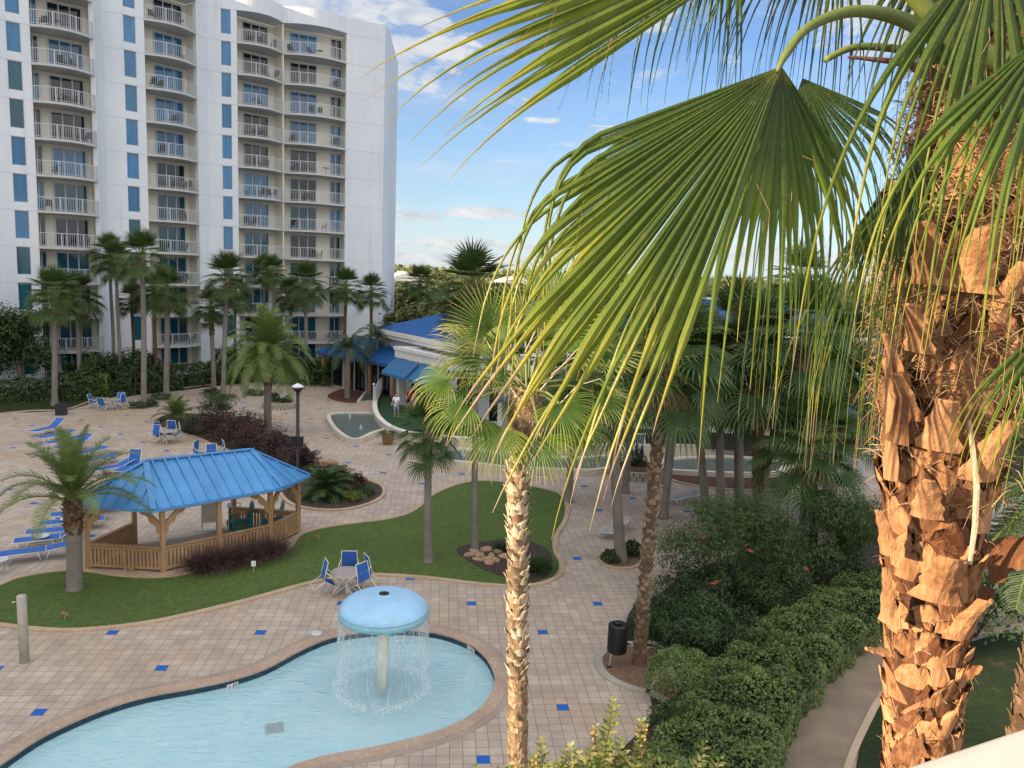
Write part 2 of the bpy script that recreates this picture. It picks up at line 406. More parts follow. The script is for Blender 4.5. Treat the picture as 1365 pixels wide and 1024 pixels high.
# bark and leaves
def bark(name, c1, c2, sx=6, sz=1.2, b=.6):
    t = NT(name); mp = t.n('Mapping'); t.set(mp, 'Vector', t.n('TexCoord').outputs['Object']); t.set(mp, 'Scale', (sx, sx, sz))
    n = t.noise(mp.outputs[0], 2.5, 5, .7); n2 = t.noise(t.pos(), 1.0, 3)
    a = t.n('Attribute', attribute_name='rnd').outputs['Fac']
    c = t.ramp(t.math('ADD', t.math('MULTIPLY', n, .8), t.math('MULTIPLY', t.math('SUBTRACT', a, .45), .85)), [(.25, c1), (.7, c2)])
    c = t.mix(t.ramp(n2, [(.35, .4), (.6, 0)]), c, c4(tuple(x * .6 for x in c1)))
    return t.done(t.princ(c, .85, normal=t.bump(n, b, .02), spec=.2))
M['greybark'] = bark('grey_palm_bark', (.16, .14, .12), (.31, .28, .245), 2, 14)
M['brownbark'] = bark('brown_palm_bark', (.10, .055, .03), (.24, .15, .09), 5, 9, .9)
M['boot'] = bark('orange_leaf_bases', (.15, .060, .028), (.56, .29, .135), 16, 2.5, .9)
M['boot2'] = bark('pale_leaf_bases', (.19, .13, .08), (.62, .50, .35), 14, 3, .8)
M['fibre'] = bark('palm_fibre', (.20, .11, .05), (.50, .33, .18), 10, 10, .9)
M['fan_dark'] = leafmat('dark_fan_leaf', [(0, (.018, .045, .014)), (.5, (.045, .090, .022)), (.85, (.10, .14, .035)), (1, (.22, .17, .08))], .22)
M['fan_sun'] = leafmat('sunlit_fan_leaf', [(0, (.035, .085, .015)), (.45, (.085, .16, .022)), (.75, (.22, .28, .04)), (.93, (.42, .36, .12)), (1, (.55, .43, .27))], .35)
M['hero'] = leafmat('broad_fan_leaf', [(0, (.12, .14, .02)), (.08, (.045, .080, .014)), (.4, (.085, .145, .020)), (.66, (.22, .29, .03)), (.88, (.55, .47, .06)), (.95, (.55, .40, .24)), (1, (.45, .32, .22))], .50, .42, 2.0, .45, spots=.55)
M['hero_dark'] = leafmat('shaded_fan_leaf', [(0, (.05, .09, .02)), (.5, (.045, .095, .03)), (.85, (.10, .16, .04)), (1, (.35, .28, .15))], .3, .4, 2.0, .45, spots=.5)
M['petiole'] = leafmat('leaf_stalk', [(0, (.10, .13, .035)), (.5, (.15, .19, .045)), (1, (.26, .27, .08))], .1, .45, 6.0, spots=.6)
M['deadstalk'] = bark('dead_leaf_stalk', (.16, .07, .05), (.34, .20, .13))
M['feather'] = leafmat('feather_leaf', [(0, (.05, .09, .025)), (.5, (.11, .165, .045)), (.85, (.20, .25, .075)), (1, (.26, .26, .12))], .25)
M['feather_dark'] = leafmat('dark_feather_leaf', [(0, (.02, .045, .018)), (.5, (.045, .085, .03)), (1, (.09, .13, .045))], .25)
M['skirt'] = leafmat('dry_fronds', [(0, (.12, .07, .035)), (1, (.32, .22, .12))], .15)
M['hedge'] = leafmat('hedge_leaf', [(0, (.050, .095, .024)), (.4, (.125, .195, .050)), (1, (.24, .31, .100))], .2)
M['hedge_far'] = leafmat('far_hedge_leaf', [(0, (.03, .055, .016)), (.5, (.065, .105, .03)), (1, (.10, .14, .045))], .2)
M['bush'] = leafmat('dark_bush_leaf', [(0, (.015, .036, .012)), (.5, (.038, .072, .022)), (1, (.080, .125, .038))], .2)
M['oleander'] = leafmat('oleander_leaf', [(0, (.025, .052, .018)), (.5, (.062, .105, .034)), (1, (.13, .18, .065))], .22)
M['burgundy'] = leafmat('burgundy_leaf', [(0, (.030, .014, .016)), (.6, (.062, .028, .028)), (1, (.12, .06, .045))], .2, tint=(1, .5, .5))
M['lime'] = leafmat('lime_leaf', [(0, (.06, .10, .02)), (.5, (.15, .20, .035)), (1, (.30, .32, .07))], .3)
M['sunbush'] = leafmat('variegated_leaf', [(0, (.12, .18, .03)), (.4, (.24, .30, .06)), (.8, (.55, .52, .22)), (1, (.62, .34, .12))], .35)
M['purplegrass'] = leafmat('purple_grass', [(0, (.035, .020, .020)), (.6, (.085, .050, .045)), (1, (.20, .13, .10))], .2, tint=(1, .7, .6))
M['fargreen'] = leafmat('woodland_leaf', [(0, (.030, .050, .016)), (.5, (.075, .095, .028)), (1, (.20, .19, .06))], .2, nscale=.15)
M['twig'] = bark('bare_twig', (.06, .045, .035), (.13, .10, .08))
M['flower'] = basic('coral_petals', (.70, .09, .07), .6, .2, 10)
M['skin'] = basic('skin', (.50, .30, .21), .55, .06, 8)
M['hair'] = basic('dark_hair', (.03, .02, .015), .6, .2, 20)
M['shirtw'] = basic('white_cotton', (.75, .76, .80), .8, .06, 8)
M['shirtr'] = basic('rust_cotton', (.35, .06, .03), .8, .1, 8)
M['denim'] = basic('pale_blue_cotton', (.35, .45, .60), .8, .1, 8)
M['navy'] = basic('navy_cotton', (.02, .03, .08), .8, .1, 8)
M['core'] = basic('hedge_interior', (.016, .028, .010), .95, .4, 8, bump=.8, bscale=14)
M['bootdark'] = bark('dark_inner_bark', (.06, .025, .015), (.24, .11, .05), 10, 4, .9)
M['scalebark'] = bark('scaly_palm_bark', (.13, .085, .055), (.38, .28, .19), 12, 5, .9)
M['midbark'] = bark('weathered_leaf_bases', (.15, .10, .06), (.46, .32, .19), 12, 4, .9)
# ------------------------------------------------------------------ light and sky
SUN = Vector((-0.90, -0.44, 0)).normalized(); SEL = R_(13.5)
sd = Vector((SUN.x * math.cos(SEL), SUN.y * math.cos(SEL), math.sin(SEL)))
ld = bpy.data.lights.new('sun', 'SUN'); ld.energy = 4.3; ld.angle = R_(0.5); ld.color = (1.0, .80, .55)
lo = bpy.data.objects.new('sun', ld); COL.objects.link(lo); lo.rotation_euler = sd.to_track_quat('Z', 'Y').to_euler()
wd = bpy.data.worlds.new('World'); scene.world = wd; wd.use_nodes = True
class WT(NT):
    def __init__(s): s.t = wd.node_tree; s.t.nodes.clear(); s.out = s.t.nodes.new('ShaderNodeOutputWorld')
w = WT()
sky = w.n('TexSky', sky_type='NISHITA', sun_disc=False, sun_elevation=SEL, sun_rotation=math.atan2(SUN.x, SUN.y), air_density=1.0, dust_density=0.6, ozone_density=2.5)
tc = w.n('TexCoord').outputs['Generated']
sp = w.n('SeparateXYZ'); w.set(sp, '0', tc); dx, dy, dz = sp.outputs
el = dz
def band(lo_, hi, soft):
    a = w.ramp(w.math('DIVIDE', w.math('SUBTRACT', el, lo_ - soft), hi - lo_ + 2 * soft), [(0, 0), (soft / (hi - lo_ + 2 * soft), 1), (1 - soft / (hi - lo_ + 2 * soft), 1), (1, 0)], 'EASE')
    return a
def cl(scale, sc, off, thr, wid, det=6):
    mp = w.n('Mapping'); w.set(mp, 'Vector', tc); w.set(mp, 'Scale', sc); w.set(mp, 'Location', off)
    return w.ramp(w.noise(mp.outputs[0], scale, det, .6, .3), [(thr, 0), (thr + wid, 1)])
def spot(ax, az_, rx, rz):
    d = ray(ax, az_).normalized()
    a = w.math('DIVIDE', w.math('SUBTRACT', dx, d.x), rx); b = w.math('DIVIDE', w.math('SUBTRACT', dz, d.z), rz)
    q = w.math('SUBTRACT', 1.0, w.math('ADD', w.math('MULTIPLY', a, a), w.math('MULTIPLY', b, b)))
    return w.math('MULTIPLY', w.math('GREATER_THAN', dy, 0.0), w.math('MAXIMUM', q, 0.0))
puffs = None
for ax, ay, rx, rz in ((545, 80, .055, .040), (590, 60, .05, .035), (500, 10, .10, .035), (390, 2, .06, .02), (830, 20, .07, .03), (1200, 20, .10, .05), (650, 285, .10, .010), (560, 290, .06, .008), (640, 327, .16, .010), (780, 330, .12, .012), (1050, 340, .14, .02), (720, 160, .03, .006), (600, 345, .2, .008)):
    q = spot(ax, ay, rx, rz); puffs = q if puffs is None else w.math('MAXIMUM', puffs, q)
cn = w.n('Mapping'); w.set(cn, 'Vector', tc); w.set(cn, 'Scale', (1, 1, 2.6))
nz = w.noise(cn.outputs[0], 16, 7, .62, .5)
pf = w.ramp(w.math('ADD', w.math('MULTIPLY', puffs, .29), nz), [(.56, 0), (.76, .85)], 'EASE')
wisp = w.math('MULTIPLY', cl(3.0, (1, 1, 7), (3, 1, 0), .46, .30), .30)
cover = w.math('MAXIMUM', pf, w.math('MULTIPLY', wisp, band(.0, .45, .03)))
# bright cloud added to the unseen sky overhead and behind, to lift the courtyard shade
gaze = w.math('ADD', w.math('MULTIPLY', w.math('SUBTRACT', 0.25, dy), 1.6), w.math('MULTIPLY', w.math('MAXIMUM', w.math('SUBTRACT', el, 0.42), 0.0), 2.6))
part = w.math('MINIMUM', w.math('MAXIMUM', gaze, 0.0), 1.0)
fill_cloud = w.math('MULTIPLY', cl(2.4, (1, 1, 2), (7, 2, 1), .30, .25), part)
gm = w.mix(1.0, sky.outputs[0], (0.92, 1.05, 1.30, 1), 'MULTIPLY')
hz = w.ramp(w.math('ABSOLUTE', el), [(0, .55), (.13, .18), (.30, 0)], 'EASE')
gm = w.mix(hz, gm, (5.0, 5.9, 6.6, 1))
under = w.ramp(cl(20, (1, 1, 3), (0, 0, .01), .35, .3), [(0, (3.6, 3.9, 4.4)), (1, (5.6, 5.4, 5.2))])
skyc = w.mix(cover, gm, under)
skyc = w.mix(fill_cloud, skyc, (10.3, 9.9, 9.6, 1))
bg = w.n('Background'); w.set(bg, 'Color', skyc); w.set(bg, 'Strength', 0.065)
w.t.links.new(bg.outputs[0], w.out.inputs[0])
scene.view_settings.view_transform = 'Standard'; scene.view_settings.look = 'None'
scene.view_settings.gamma = 1; scene.view_settings.exposure = 1.4

# ------------------------------------------------------------------ pool outline
pool_px = [(-60, 1062), (0, 1026), (50, 992), (100, 967), (150, 947), (200, 933), (260, 922), (310, 911), (355, 896), (400, 872), (440, 855), (485, 847), (530, 844), (580, 848), (620, 861), (645, 879), (658, 903), (657, 922), (645, 943), (620, 963), (570, 984), (500, 1001), (430, 1014), (375, 1034), (330, 1075), (300, 1130), (240, 1260), (100, 1360), (-150, 1330), (-260, 1180)]
pool_w = smooth_loop(gp(pool_px, -0.10), 4)      # waterline
cop_in = offset_loop(pool_w, 0.0); cop_out = offset_loop(pool_w, 0.34); cop_out2 = offset_loop(pool_w, 0.52)
# ground and deck with a hole for the pool
mb = MB(); B = 2500
mb.sheet([(-B, -200), (B, -200), (B, 3500), (-B, 3500)], [cop_out], -0.012)
struct(mb.build('ground', M['ground']))
deck_far = gp([(-60, 551), (40, 550), (88, 548), (125, 537), (180, 527), (240, 521), (300, 513), (345, 509), (400, 514), (440, 506), (480, 503)])
mb = MB()
mb.sheet([(-60, -12), (30, -12), (34, 40), (24, 46), (-4, 62)] + list(reversed(deck_far)) + [(-60, 52)], [cop_out], 0.0)
struct(mb.build('pool_deck', M['deck']))
mb = MB(); mb.ring(cop_in, cop_out, -0.03, 0.014); struct(mb.build('pool_coping', M['coping']))
mb = MB(); n = len(pool_w)
mb.ring(cop_out, cop_out2, -0.01, 0.008); struct(mb.build('brick_border', brick_mat('grey_brick_border', (.36, .29, .235), (.43, .35, .285))))
mb = MB()
inn = offset_loop(pool_w, 0.003)
mb.add([(p[0], p[1], -0.028) for p in inn] + [(p[0], p[1], -0.18) for p in inn], [(i, (i + 1) % n, n + (i + 1) % n, n + i) for i in range(n)], 0)
mb.add([(p[0], p[1], -0.18) for p in inn] + [(p[0], p[1], -0.50) for p in inn], [(i, (i + 1) % n, n + (i + 1) % n, n + i) for i in range(n)], 1)
mb.sheet(offset_loop(pool_w, 0.01), (), -0.42, 1)
struct(mb.build('pool_basin', [M['tileband'], M['poolfloor']]))
mb = MB(); mb.sheet(offset_loop(pool_w, 0.002), (), -0.165); struct(mb.build('pool_water', M['water']))

def kerbed(name, px, mat, kw=0.2, z=0.03, kz=0.06, kerb='kerb', sub=5, smooth=True, kname='kerb', world_pts=None):
    base = world_pts or gp(px)
    lp = smooth_loop(base, sub) if smooth else base
    mb = MB(); mb.sheet(lp, (), z); mb.ring(lp, offset_loop(lp, 0.01), -0.005, z)
    struct(mb.build(name, M[mat]))
    if kw:
        mb = MB(); mb.ring(lp, offset_loop(lp, kw), -0.006, kz); struct(mb.build(kname, M[kerb]))
    return lp
lawn_px = [(-70, 822), (0, 832), (55, 838), (110, 839), (200, 829), (300, 807), (360, 791), (420, 775), (480, 766), (560, 769), (638, 778), (700, 781), (738, 770), (745, 752), (737, 735), (738, 715), (750, 695), (753, 675), (742, 658), (700, 648), (650, 642), (615, 646), (580, 660), (555, 681), (520, 693), (450, 702), (405, 713), (385, 735), (350, 746), (300, 757), (222, 771), (160, 770), (118, 764), (80, 763), (30, 771), (0, 782), (-60, 805)]
lawn_lp = kerbed('lawn', lawn_px, 'lawn', .2)
kerbed('mulch_bed', [(609, 736), (622, 728), (655, 722), (700, 722), (730, 735), (736, 755), (728, 770), (705, 777), (670, 770), (635, 755)], 'mulch', 0, .045)
kerbed('planting_bed', [(205, 566), (235, 576), (267, 585), (282, 592), (310, 603), (350, 622), (372, 640), (376, 658), (392, 673), (427, 680), (462, 679), (493, 671), (509, 660), (505, 648), (478, 638), (442, 622), (420, 610), (400, 590), (340, 567), (290, 556), (230, 552)], 'mulch', .16, .05, .08)
kerbed('palm_bed', [(437, 531), (441, 525), (460, 519), (492, 516), (520, 516), (505, 527), (477, 538), (452, 537)], 'redmulch', .15, .05, .08)
kerbed('round_bed', [(802, 746), (808, 739), (828, 735), (848, 738), (853, 748), (845, 756), (825, 758), (808, 754)], 'straw', .14, .03, .07)
kerbed('trash_bed', [(803, 884), (808, 872), (826, 864), (850, 861), (872, 862), (880, 880), (905, 935), (868, 922), (838, 914), (812, 900)], 'straw', .22, .03, .05, 'stonekerb')
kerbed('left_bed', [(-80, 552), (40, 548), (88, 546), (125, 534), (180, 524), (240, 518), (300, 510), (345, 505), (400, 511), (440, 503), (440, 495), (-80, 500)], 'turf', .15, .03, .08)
kerbed('right_bed', [(866, 925), (880, 905), (900, 870), (838, 860), (834, 838), (838, 820), (850, 806), (875, 795), (930, 760), (1000, 735), (1060, 742), (1170, 700), (1260, 690), (1300, 780), (1180, 838), (1130, 872), (1080, 920), (1040, 965), (1000, 1030), (980, 1100), (740, 1110), (820, 1010), (868, 960)], 'mulch', .1, .02, .05, 'stonekerb')
# lawn strip behind the palm by the bin
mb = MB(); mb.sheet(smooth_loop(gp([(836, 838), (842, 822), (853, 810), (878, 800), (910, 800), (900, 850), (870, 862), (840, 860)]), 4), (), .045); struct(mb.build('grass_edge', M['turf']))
# winding path on the right
pl = gp([(985, 1110), (1000, 1030), (1040, 968), (1080, 922), (1130, 874), (1180, 842), (1245, 815), (1330, 790)])
pr = gp([(1400, 830), (1300, 845), (1235, 870), (1180, 925), (1157, 962), (1130, 1026), (1120, 1110)])
lpth = smooth_loop(pl, 5, False) + smooth_loop(pr, 5, False)
mb = MB(); mb.sheet(lpth, (), 0.035); struct(mb.build('path', M['path']))
mb = MB()
for e, sgn in ((smooth_loop(pl, 5, False), 1), (smooth_loop(pr, 5, False), 1)):
    for a, b in zip(e, e[1:]): mb.beam((a[0], a[1], .03), (b[0], b[1], .03), .16, .05 + random.random() * .002)
struct(mb.build('path_kerb', M['kerb']))
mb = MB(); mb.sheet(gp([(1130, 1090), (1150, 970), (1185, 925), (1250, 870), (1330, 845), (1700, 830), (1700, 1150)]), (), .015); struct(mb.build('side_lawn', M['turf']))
# ------------------------------------------------------------------ fountain basins by the clubhouse
def basin(name, label, px, wallh, zw, ww=0.3, smooth=True, z_px=None):
    pts = gp(px, zw); lp = smooth_loop(pts, 4) if smooth else pts
    t = thing(name, label, 'fountain basin', (pts[0][0], pts[0][1], 0))
    m_ = MB(); m_.ring(lp, offset_loop(lp, ww), 0, wallh); m_.build('rim', M['basin'], t)
    m_ = MB(); m_.sheet(lp, (), zw); m_.build('water', M['darkwater'], t)
    m_ = MB(); m_.sheet(lp, (), 0.012); m_.build('floor', basic('green_basin_floor', (.12, .17, .16), .7, .15, 1), t)
    return t, lp
b1, l1 = basin('fountain_basin', 'teardrop fountain basin with pale rim and green water beside the turf patio', [(441, 555), (452, 552), (475, 552), (498, 553), (503, 562), (512, 571), (494, 578), (473, 586), (455, 577), (445, 566)], .32, .22, .28)
b2, l2 = basin('fountain_basin', 'long dark fountain basin under the clubhouse wall behind the middle palms', [(571, 606), (590, 602), (620, 601), (660, 605), (710, 610), (760, 613), (820, 611), (830, 621), (790, 627), (760, 627), (712, 625), (672, 623), (633, 618), (590, 614)], .34, .22, .3)
b3, l3 = basin('fountain_basin', 'dark fountain basin beyond the red mulch bed on the right', [(886, 616), (920, 612), (985, 611), (1040, 618), (1030, 630), (985, 631), (930, 629), (893, 626)], .32, .22, .3)
b4, l4 = basin('fountain_basin', 'small dark angular pool at the foot of the queen palm bed', [(479, 536), (491, 521), (505, 518), (521, 520), (512, 528), (497, 535)], .28, .20, .2, False)
# little jets
for bt, pts in ((b1, [(466, 560, .5), (481, 574, .35)]), (b2, [(617, 611, .6)])):
    for x, y, h in pts:
        p = G(x, y, .22); m_ = MB()
        for k in range(9):
            an = k * .7; r = .05 + .03 * (k % 3)
            m_.tube([p, p + Vector((math.cos(an) * r * .4, math.sin(an) * r * .4, h)), p + Vector((math.cos(an) * r * 1.6, math.sin(an) * r * 1.6, h * .2))], [.012, .016, .008], 4)
        m_.build('water_jet', M['foam'], bt)
kerbed('red_bed', [(886, 631), (900, 642), (940, 650), (990, 654), (1040, 652), (1090, 643), (1105, 632), (1080, 622), (1045, 628), (1000, 636), (930, 634)], 'redmulch', .15, .05, .09)
# raised stone planter ring
def ring_planter(label, px, py, r, h, mat='straw'):
    c = G(px, py); t = thing('stone_planter', label, 'planter', (c.x, c.y, 0))
    m_ = MB(); n = 28
    rng = random.Random(int(px))
    for row in range(2):
        for k in range(n):
            a = 2 * PI * (k + .5 * row) / n; rr = r
            m_.box((c.x + rr * math.cos(a), c.y + rr * math.sin(a), h * (.25 + .5 * row)), (.26, 2 * PI * r / n * .93, h * .48), a + rng.uniform(-.05, .05))
    m_.build('wall', M['stonekerb'], t)
    m_ = MB(); m_.sheet([(c.x + (r - .02) * math.cos(2 * PI * k / 24), c.y + (r - .02) * math.sin(2 * PI * k / 24)) for k in range(24)], (), h * .8); m_.build('soil', M[mat], t)
    return t, c
pl1, c1_ = ring_planter('round stone planter with red mulch and small plants behind the grey palm trunk', 847, 633, 1.35, .45, 'redmulch')
pl2, c2_ = ring_planter('round stone planter with low shrubs beside the date palm trunk', 373, 543, 1.15, .45)
# ------------------------------------------------------------------ far woodland and houses
# ------------------------------------------------------------------ white apartment tower
KN = [(-80, 59), (22, 63), (52, 64), (135, 67.2), (146, 69.5), (173, 70), (199, 71.2), (267, 75.1), (281, 76.6), (298, 76.8), (318, 77.2), (378, 80.6), (460, 83.3), (509, 85.4), (514, 87.2)]
def depth(px):
    for (a, da), (b, db) in zip(KN, KN[1:]):
        if px <= b: return 1 / ((1 / da) + (1 / db - 1 / da) * (px - a) / (b - a))
    return KN[-1][1]
def FP(px): p = GX(px, depth(px)); return Vector((p.x, p.y))
tw = thing('apartment_tower', 'tall white apartment tower with stacked curved balconies and blue windows', 'building', (FP(22).x, FP(22).y, 0))
TOPZ, Z0, FH, NF = 35.4, 2.83, 2.83, 11
def wallseg(mb, a, b, z0, z1, th=.35, mi=0):
    """a wall slab from plan point a to b, its outer face on the line a-b"""
    d = (b - a).normalized(); nrm = Vector((d.y, -d.x)); i0 = a - nrm * th; i1 = b - nrm * th
    mb.prism([(a.x, a.y), (b.x, b.y), (i1.x, i1.y), (i0.x, i0.y)], z0, z1, mi)
wall = MB(); jt = MB()
def solid(p0, p1, z0=0, z1=TOPZ):
    ks = [p0] + [k for k, _ in KN if p0 < k < p1] + [p1]
    for a, b in zip(ks, ks[1:]):
        A, B_ = FP(a), FP(b); wallseg(wall, A, B_, z0, z1)
        d = (B_ - A).normalized(); nr = Vector((d.y, -d.x))
        for k in range(NF + 1):       # horizontal joints: thin proud reveals
            z = Z0 + FH * k - .12
            if z0 < z < z1 and B_.x - A.x > .4:
                q0 = A + nr * .012; q1 = B_ + nr * .012
                jt.prism([(A.x, A.y), (B_.x, B_.y), (q1.x, q1.y), (q0.x, q0.y)][::-1], z, z + .035)
solid(-80, 22); solid(41, 52); solid(135, 173); solid(189, 199); solid(267, 298); solid(311, 318); solid(460, 514)
WINS = [(22, 41), (173, 189), (298, 311)]
gl_rng = random.Random(4)
for (a, b) in WINS:
    A, B_ = FP(a), FP(b)
    zs = 0
    for k in range(-1, NF + 1):
        z = Z0 + FH * k; w0, w1 = z + .50, z + 2.72
        if k == NF: wallseg(wall, A, B_, zs, TOPZ); break
        if k == -1:
            w0, w1 = 0.9, 2.3
        wallseg(wall, A, B_, zs, w0); zs = w1
        d = (B_ - A).normalized(); nr = Vector((d.y, -d.x))
        fr = MB(); gm_ = MB(); g0 = A - nr * .13; g1 = B_ - nr * .13
        for s0, s1, za, zb in ((0, 1, w0, w0 + .06), (0, 1, w1 - .06, w1), (0, .04, w0, w1), (.96, 1, w0, w1)):
            q0 = A.lerp(B_, s0) - nr * .06; q1 = A.lerp(B_, s1) - nr * .06
            fr.prism([(q0.x, q0.y), (q1.x, q1.y), ((q1 - nr * .1).x, (q1 - nr * .1).y), ((q0 - nr * .1).x, (q0 - nr * .1).y)], za + .003, zb - .003)
        wn = fr.build('window', M['rail'], tw)
        gm_.quad((g0.x, g0.y, w0), (g1.x, g1.y, w0), (g1.x, g1.y, w1), (g0.x, g0.y, w1))
        lvl = 0 if k > 3 else (gl_rng.choice([0, 1, 1, 2]) if k > 0 else 1)  # upper floors get the glass coloured with reflected sky
        if a == 22 and k in (6, 7): lvl = 1
        gm_.build('pane', M['glass'][lvl], wn)
# unseen walls and a block, added beyond the left edge to shade the courtyard
shade_ext = [Vector((FP(-80).x, FP(-80).y)), Vector((-60, 38)), Vector((-72, 10)), Vector((-72, -20.5))]
for a, b in zip(shade_ext[1:], shade_ext): wallseg(wall, a, b, 0, TOPZ)
shade_block = MB(); shade_block.prism([(-72, -20.6), (-72, -75), (-90, -75), (-90, -20.6)], 0, 22.3); shade_block.build('added_shade_block', M['stucco'], tw)  # added block out of view, its height chosen for the shadow edge
wall.build('wall', M['stucco'], tw); jt.build('joint_lines', basic('joint_grey', (.52, .54, .56), .8, .05, 1), tw)
# body behind the facade and roof
body = MB(); pts = [FP(p) for p in (-80, 52, 135, 199, 267, 318, 378, 460, 514)]
back = []
for i, p in enumerate(pts):
    d = (pts[min(i + 1, len(pts) - 1)] - pts[max(i - 1, 0)]).normalized(); back.append(p + Vector((-d.y, d.x)) * 2.4)
far = [Vector((-26, 100)), Vector((-60, 84)), Vector((-72, 66))]
body.prism([(p.x, p.y) for p in back] + [(p.x, p.y) for p in far], 0, TOPZ - .35)
body.build('core', M['cream'], tw)
ew = MB(); a = FP(514); b = Vector((-26, 100)); wallseg(ew, a, Vector((a.x - 1.0, a.y + 13)), 0, TOPZ - .003); ew.build('side_wall', M['stucco'], tw)
# balcony columns: (px0, px1, bulge, recess, layout)
def bal_column(p0, p1, bulge, rec, lay, seed, kinds):
    A, B_ = FP(p0), FP(p1); d = (B_ - A).normalized(); nr = Vector((d.y, -d.x)); L = (B_ - A).length
    rng = random.Random(seed)
    def Q(u, v): p = A + d * (u * L) + nr * v; return p
    N = 16
    arc = [Q(i / N, bulge * (math.sin(PI * i / N) ** .85)) for i in range(N + 1)]
    I0, I1 = Q(0, -rec), Q(1, -rec)
    base = Vector((A.x, A.y, 0))
    def slab_mesh(zt, th, name, mats):
        m_ = MB(); poly = [(p.x, p.y) for p in arc] + [(I1.x, I1.y), (I0.x, I0.y)]
        m_.prism(poly, -th, 0); return m_
    # shared prototype pieces built at level 0 in world plan coordinates
    rl = MB()
    pa = [Q(.012 + .976 * i / 40, bulge * (math.sin(PI * (.012 + .976 * i / 40)) ** .85) - .07) for i in range(41)]
    for q0, q1 in zip(pa, pa[1:]):
        for z, h in ((1.07, .05), (.10, .03)): rl.beam((q0.x, q0.y, z), (q1.x, q1.y, z), .05, h)
    tot = 0; segs = []
    for q0, q1 in zip(pa, pa[1:]): segs.append((q0, q1, (q1 - q0).length))
    total = sum(s[2] for s in segs); nb = int(total / .16); npost = max(3, int(total / 1.5))
    for k in range(nb + 1):
        dist = total * k / nb
        for q0, q1, l in segs:
            if dist <= l + 1e-6: p = q0.lerp(q1, min(1, dist / l)); break
            dist -= l
        rl.box((p.x, p.y, .585), (.022, .022, .95), 0)
    for k in range(npost + 1):
        dist = total * k / npost
        for q0, q1, l in segs:
            if dist <= l + 1e-6: p = q0.lerp(q1, min(1, dist / l)); break
            dist -= l
        rl.box((p.x, p.y, .54), (.06, .06, 1.08), 0)
    back_w = MB(); wallseg(back_w, I0, I1, 0, FH - .2, .3)
    for S, sg in ((Q(0, 0), 1), (Q(1, 0), -1)):
        q = S - nr * rec; o = d * (.06 * sg)
        back_w.prism([(S.x, S.y), ((S + o).x, (S + o).y), ((q + o).x, (q + o).y), (q.x, q.y)], 0, FH - .2)
    protos = {}
    def panes(m_, fr, u0, u1, n, z0, z1, v=-rec + .03):
        for k in range(n):
            a0 = u0 + (u1 - u0) * k / n; a1 = u0 + (u1 - u0) * (k + 1) / n
            g0, g1 = Q(a0, v), Q(a1, v)
            m_.quad((g0.x, g0.y, z0), (g1.x, g1.y, z0), (g1.x, g1.y, z1), (g0.x, g0.y, z1), 0, rng.random())
        for k in range(n + 1):
            g = Q(u0 + (u1 - u0) * k / n, v + .03); fr.box((g.x, g.y, (z0 + z1) / 2), (.09, .06, z1 - z0), math.atan2(d.y, d.x))
        g0, g1 = Q(u0, v + .03), Q(u1, v + .03)
        for z in (z0, z1): fr.beam((g0.x, g0.y, z), (g1.x, g1.y, z), .05, .07)
    first = None
    for k in range(-1, NF):
        z = Z0 + FH * k if k >= 0 else 0.1
        if first is None:
            bo = slab_mesh(0, .2, 'balcony', None).build('balcony', [M['soffit']], None, origin=base)
            ro = rl.build('railing', M['rail'], None, origin=base)
            wo = back_w.build('balcony_wall', M['cream'], None, origin=base)
            parts = {}
            for nm, (u0, u1, n) in lay.items():
                for gi in range(3):
                    gm = MB(); fm = MB(); panes(gm, fm, u0, u1, n, .05, 2.38)
                    parts[nm, gi] = (fm.build(nm, M['rail'], None, origin=base).data, gm.build('pane', M['glass'][gi], None, origin=base).data)
            first = (bo.data, ro.data, wo.data)
            for o in list(COL.objects):
                if o.parent is None and o.type == 'MESH' and o.name.split('.')[0] in ('balcony', 'railing', 'balcony_wall', 'pane', 'sliding_door', 'side_window') and o.location.xy == base.xy: bpy.data.objects.remove(o)
        rel = Vector((base.x, base.y, z)) - Vector(tw.location)
        def put(nm, data, par, loc):
            o = bpy.data.objects.new(nm, data); COL.objects.link(o); o.parent = par; o.location = loc; return o
        b_ = put('balcony', first[0], tw, rel); put('railing', first[1], b_, (0, 0, 0))
        put('balcony_wall', first[2], tw, rel)
        for nm in lay:
            gi = kinds(k, rng); fd, gd = parts[nm, gi]
            f_ = put(nm, fd, tw, rel); put('pane', gd, f_, (0, 0, 0))
        BAL.append((Q, bulge, rec, z, seed))
    top = MB(); poly = [(p.x, p.y) for p in arc] + [(I1.x, I1.y), (I0.x, I0.y)]
    top.prism(poly, Z0 + FH * NF - .1, TOPZ + (.0 if p0 < 318 else .003)); top.build('parapet', M['stucco'], tw)
BAL = []
kd = lambda k, r: (0 if r.random() < .62 else 2) if k > 5 else (r.choice([0, 1, 2]) if k > 2 else r.choice([1, 1, 2]))  # higher balconies more often get the panes with sky reflection in their colour
bal_column(52, 135, 1.0, 1.7, {'side_window': (.04, .20, 2), 'sliding_door': (.36, .90, 3)}, 1, kd)
bal_column(199, 267, 1.0, 1.7, {'side_window': (.04, .16, 2), 'sliding_door': (.36, .90, 3)}, 2, kd)
bal_column(318, 378, 1.0, 1.7, {'side_window': (.03, .10, 1), 'sliding_door': (.30, .84, 3)}, 3, kd)
bal_column(378, 460, 1.0, 1.7, {'sliding_door': (.15, .57, 3), 'side_window': (.80, .97, 2)}, 4, kd)
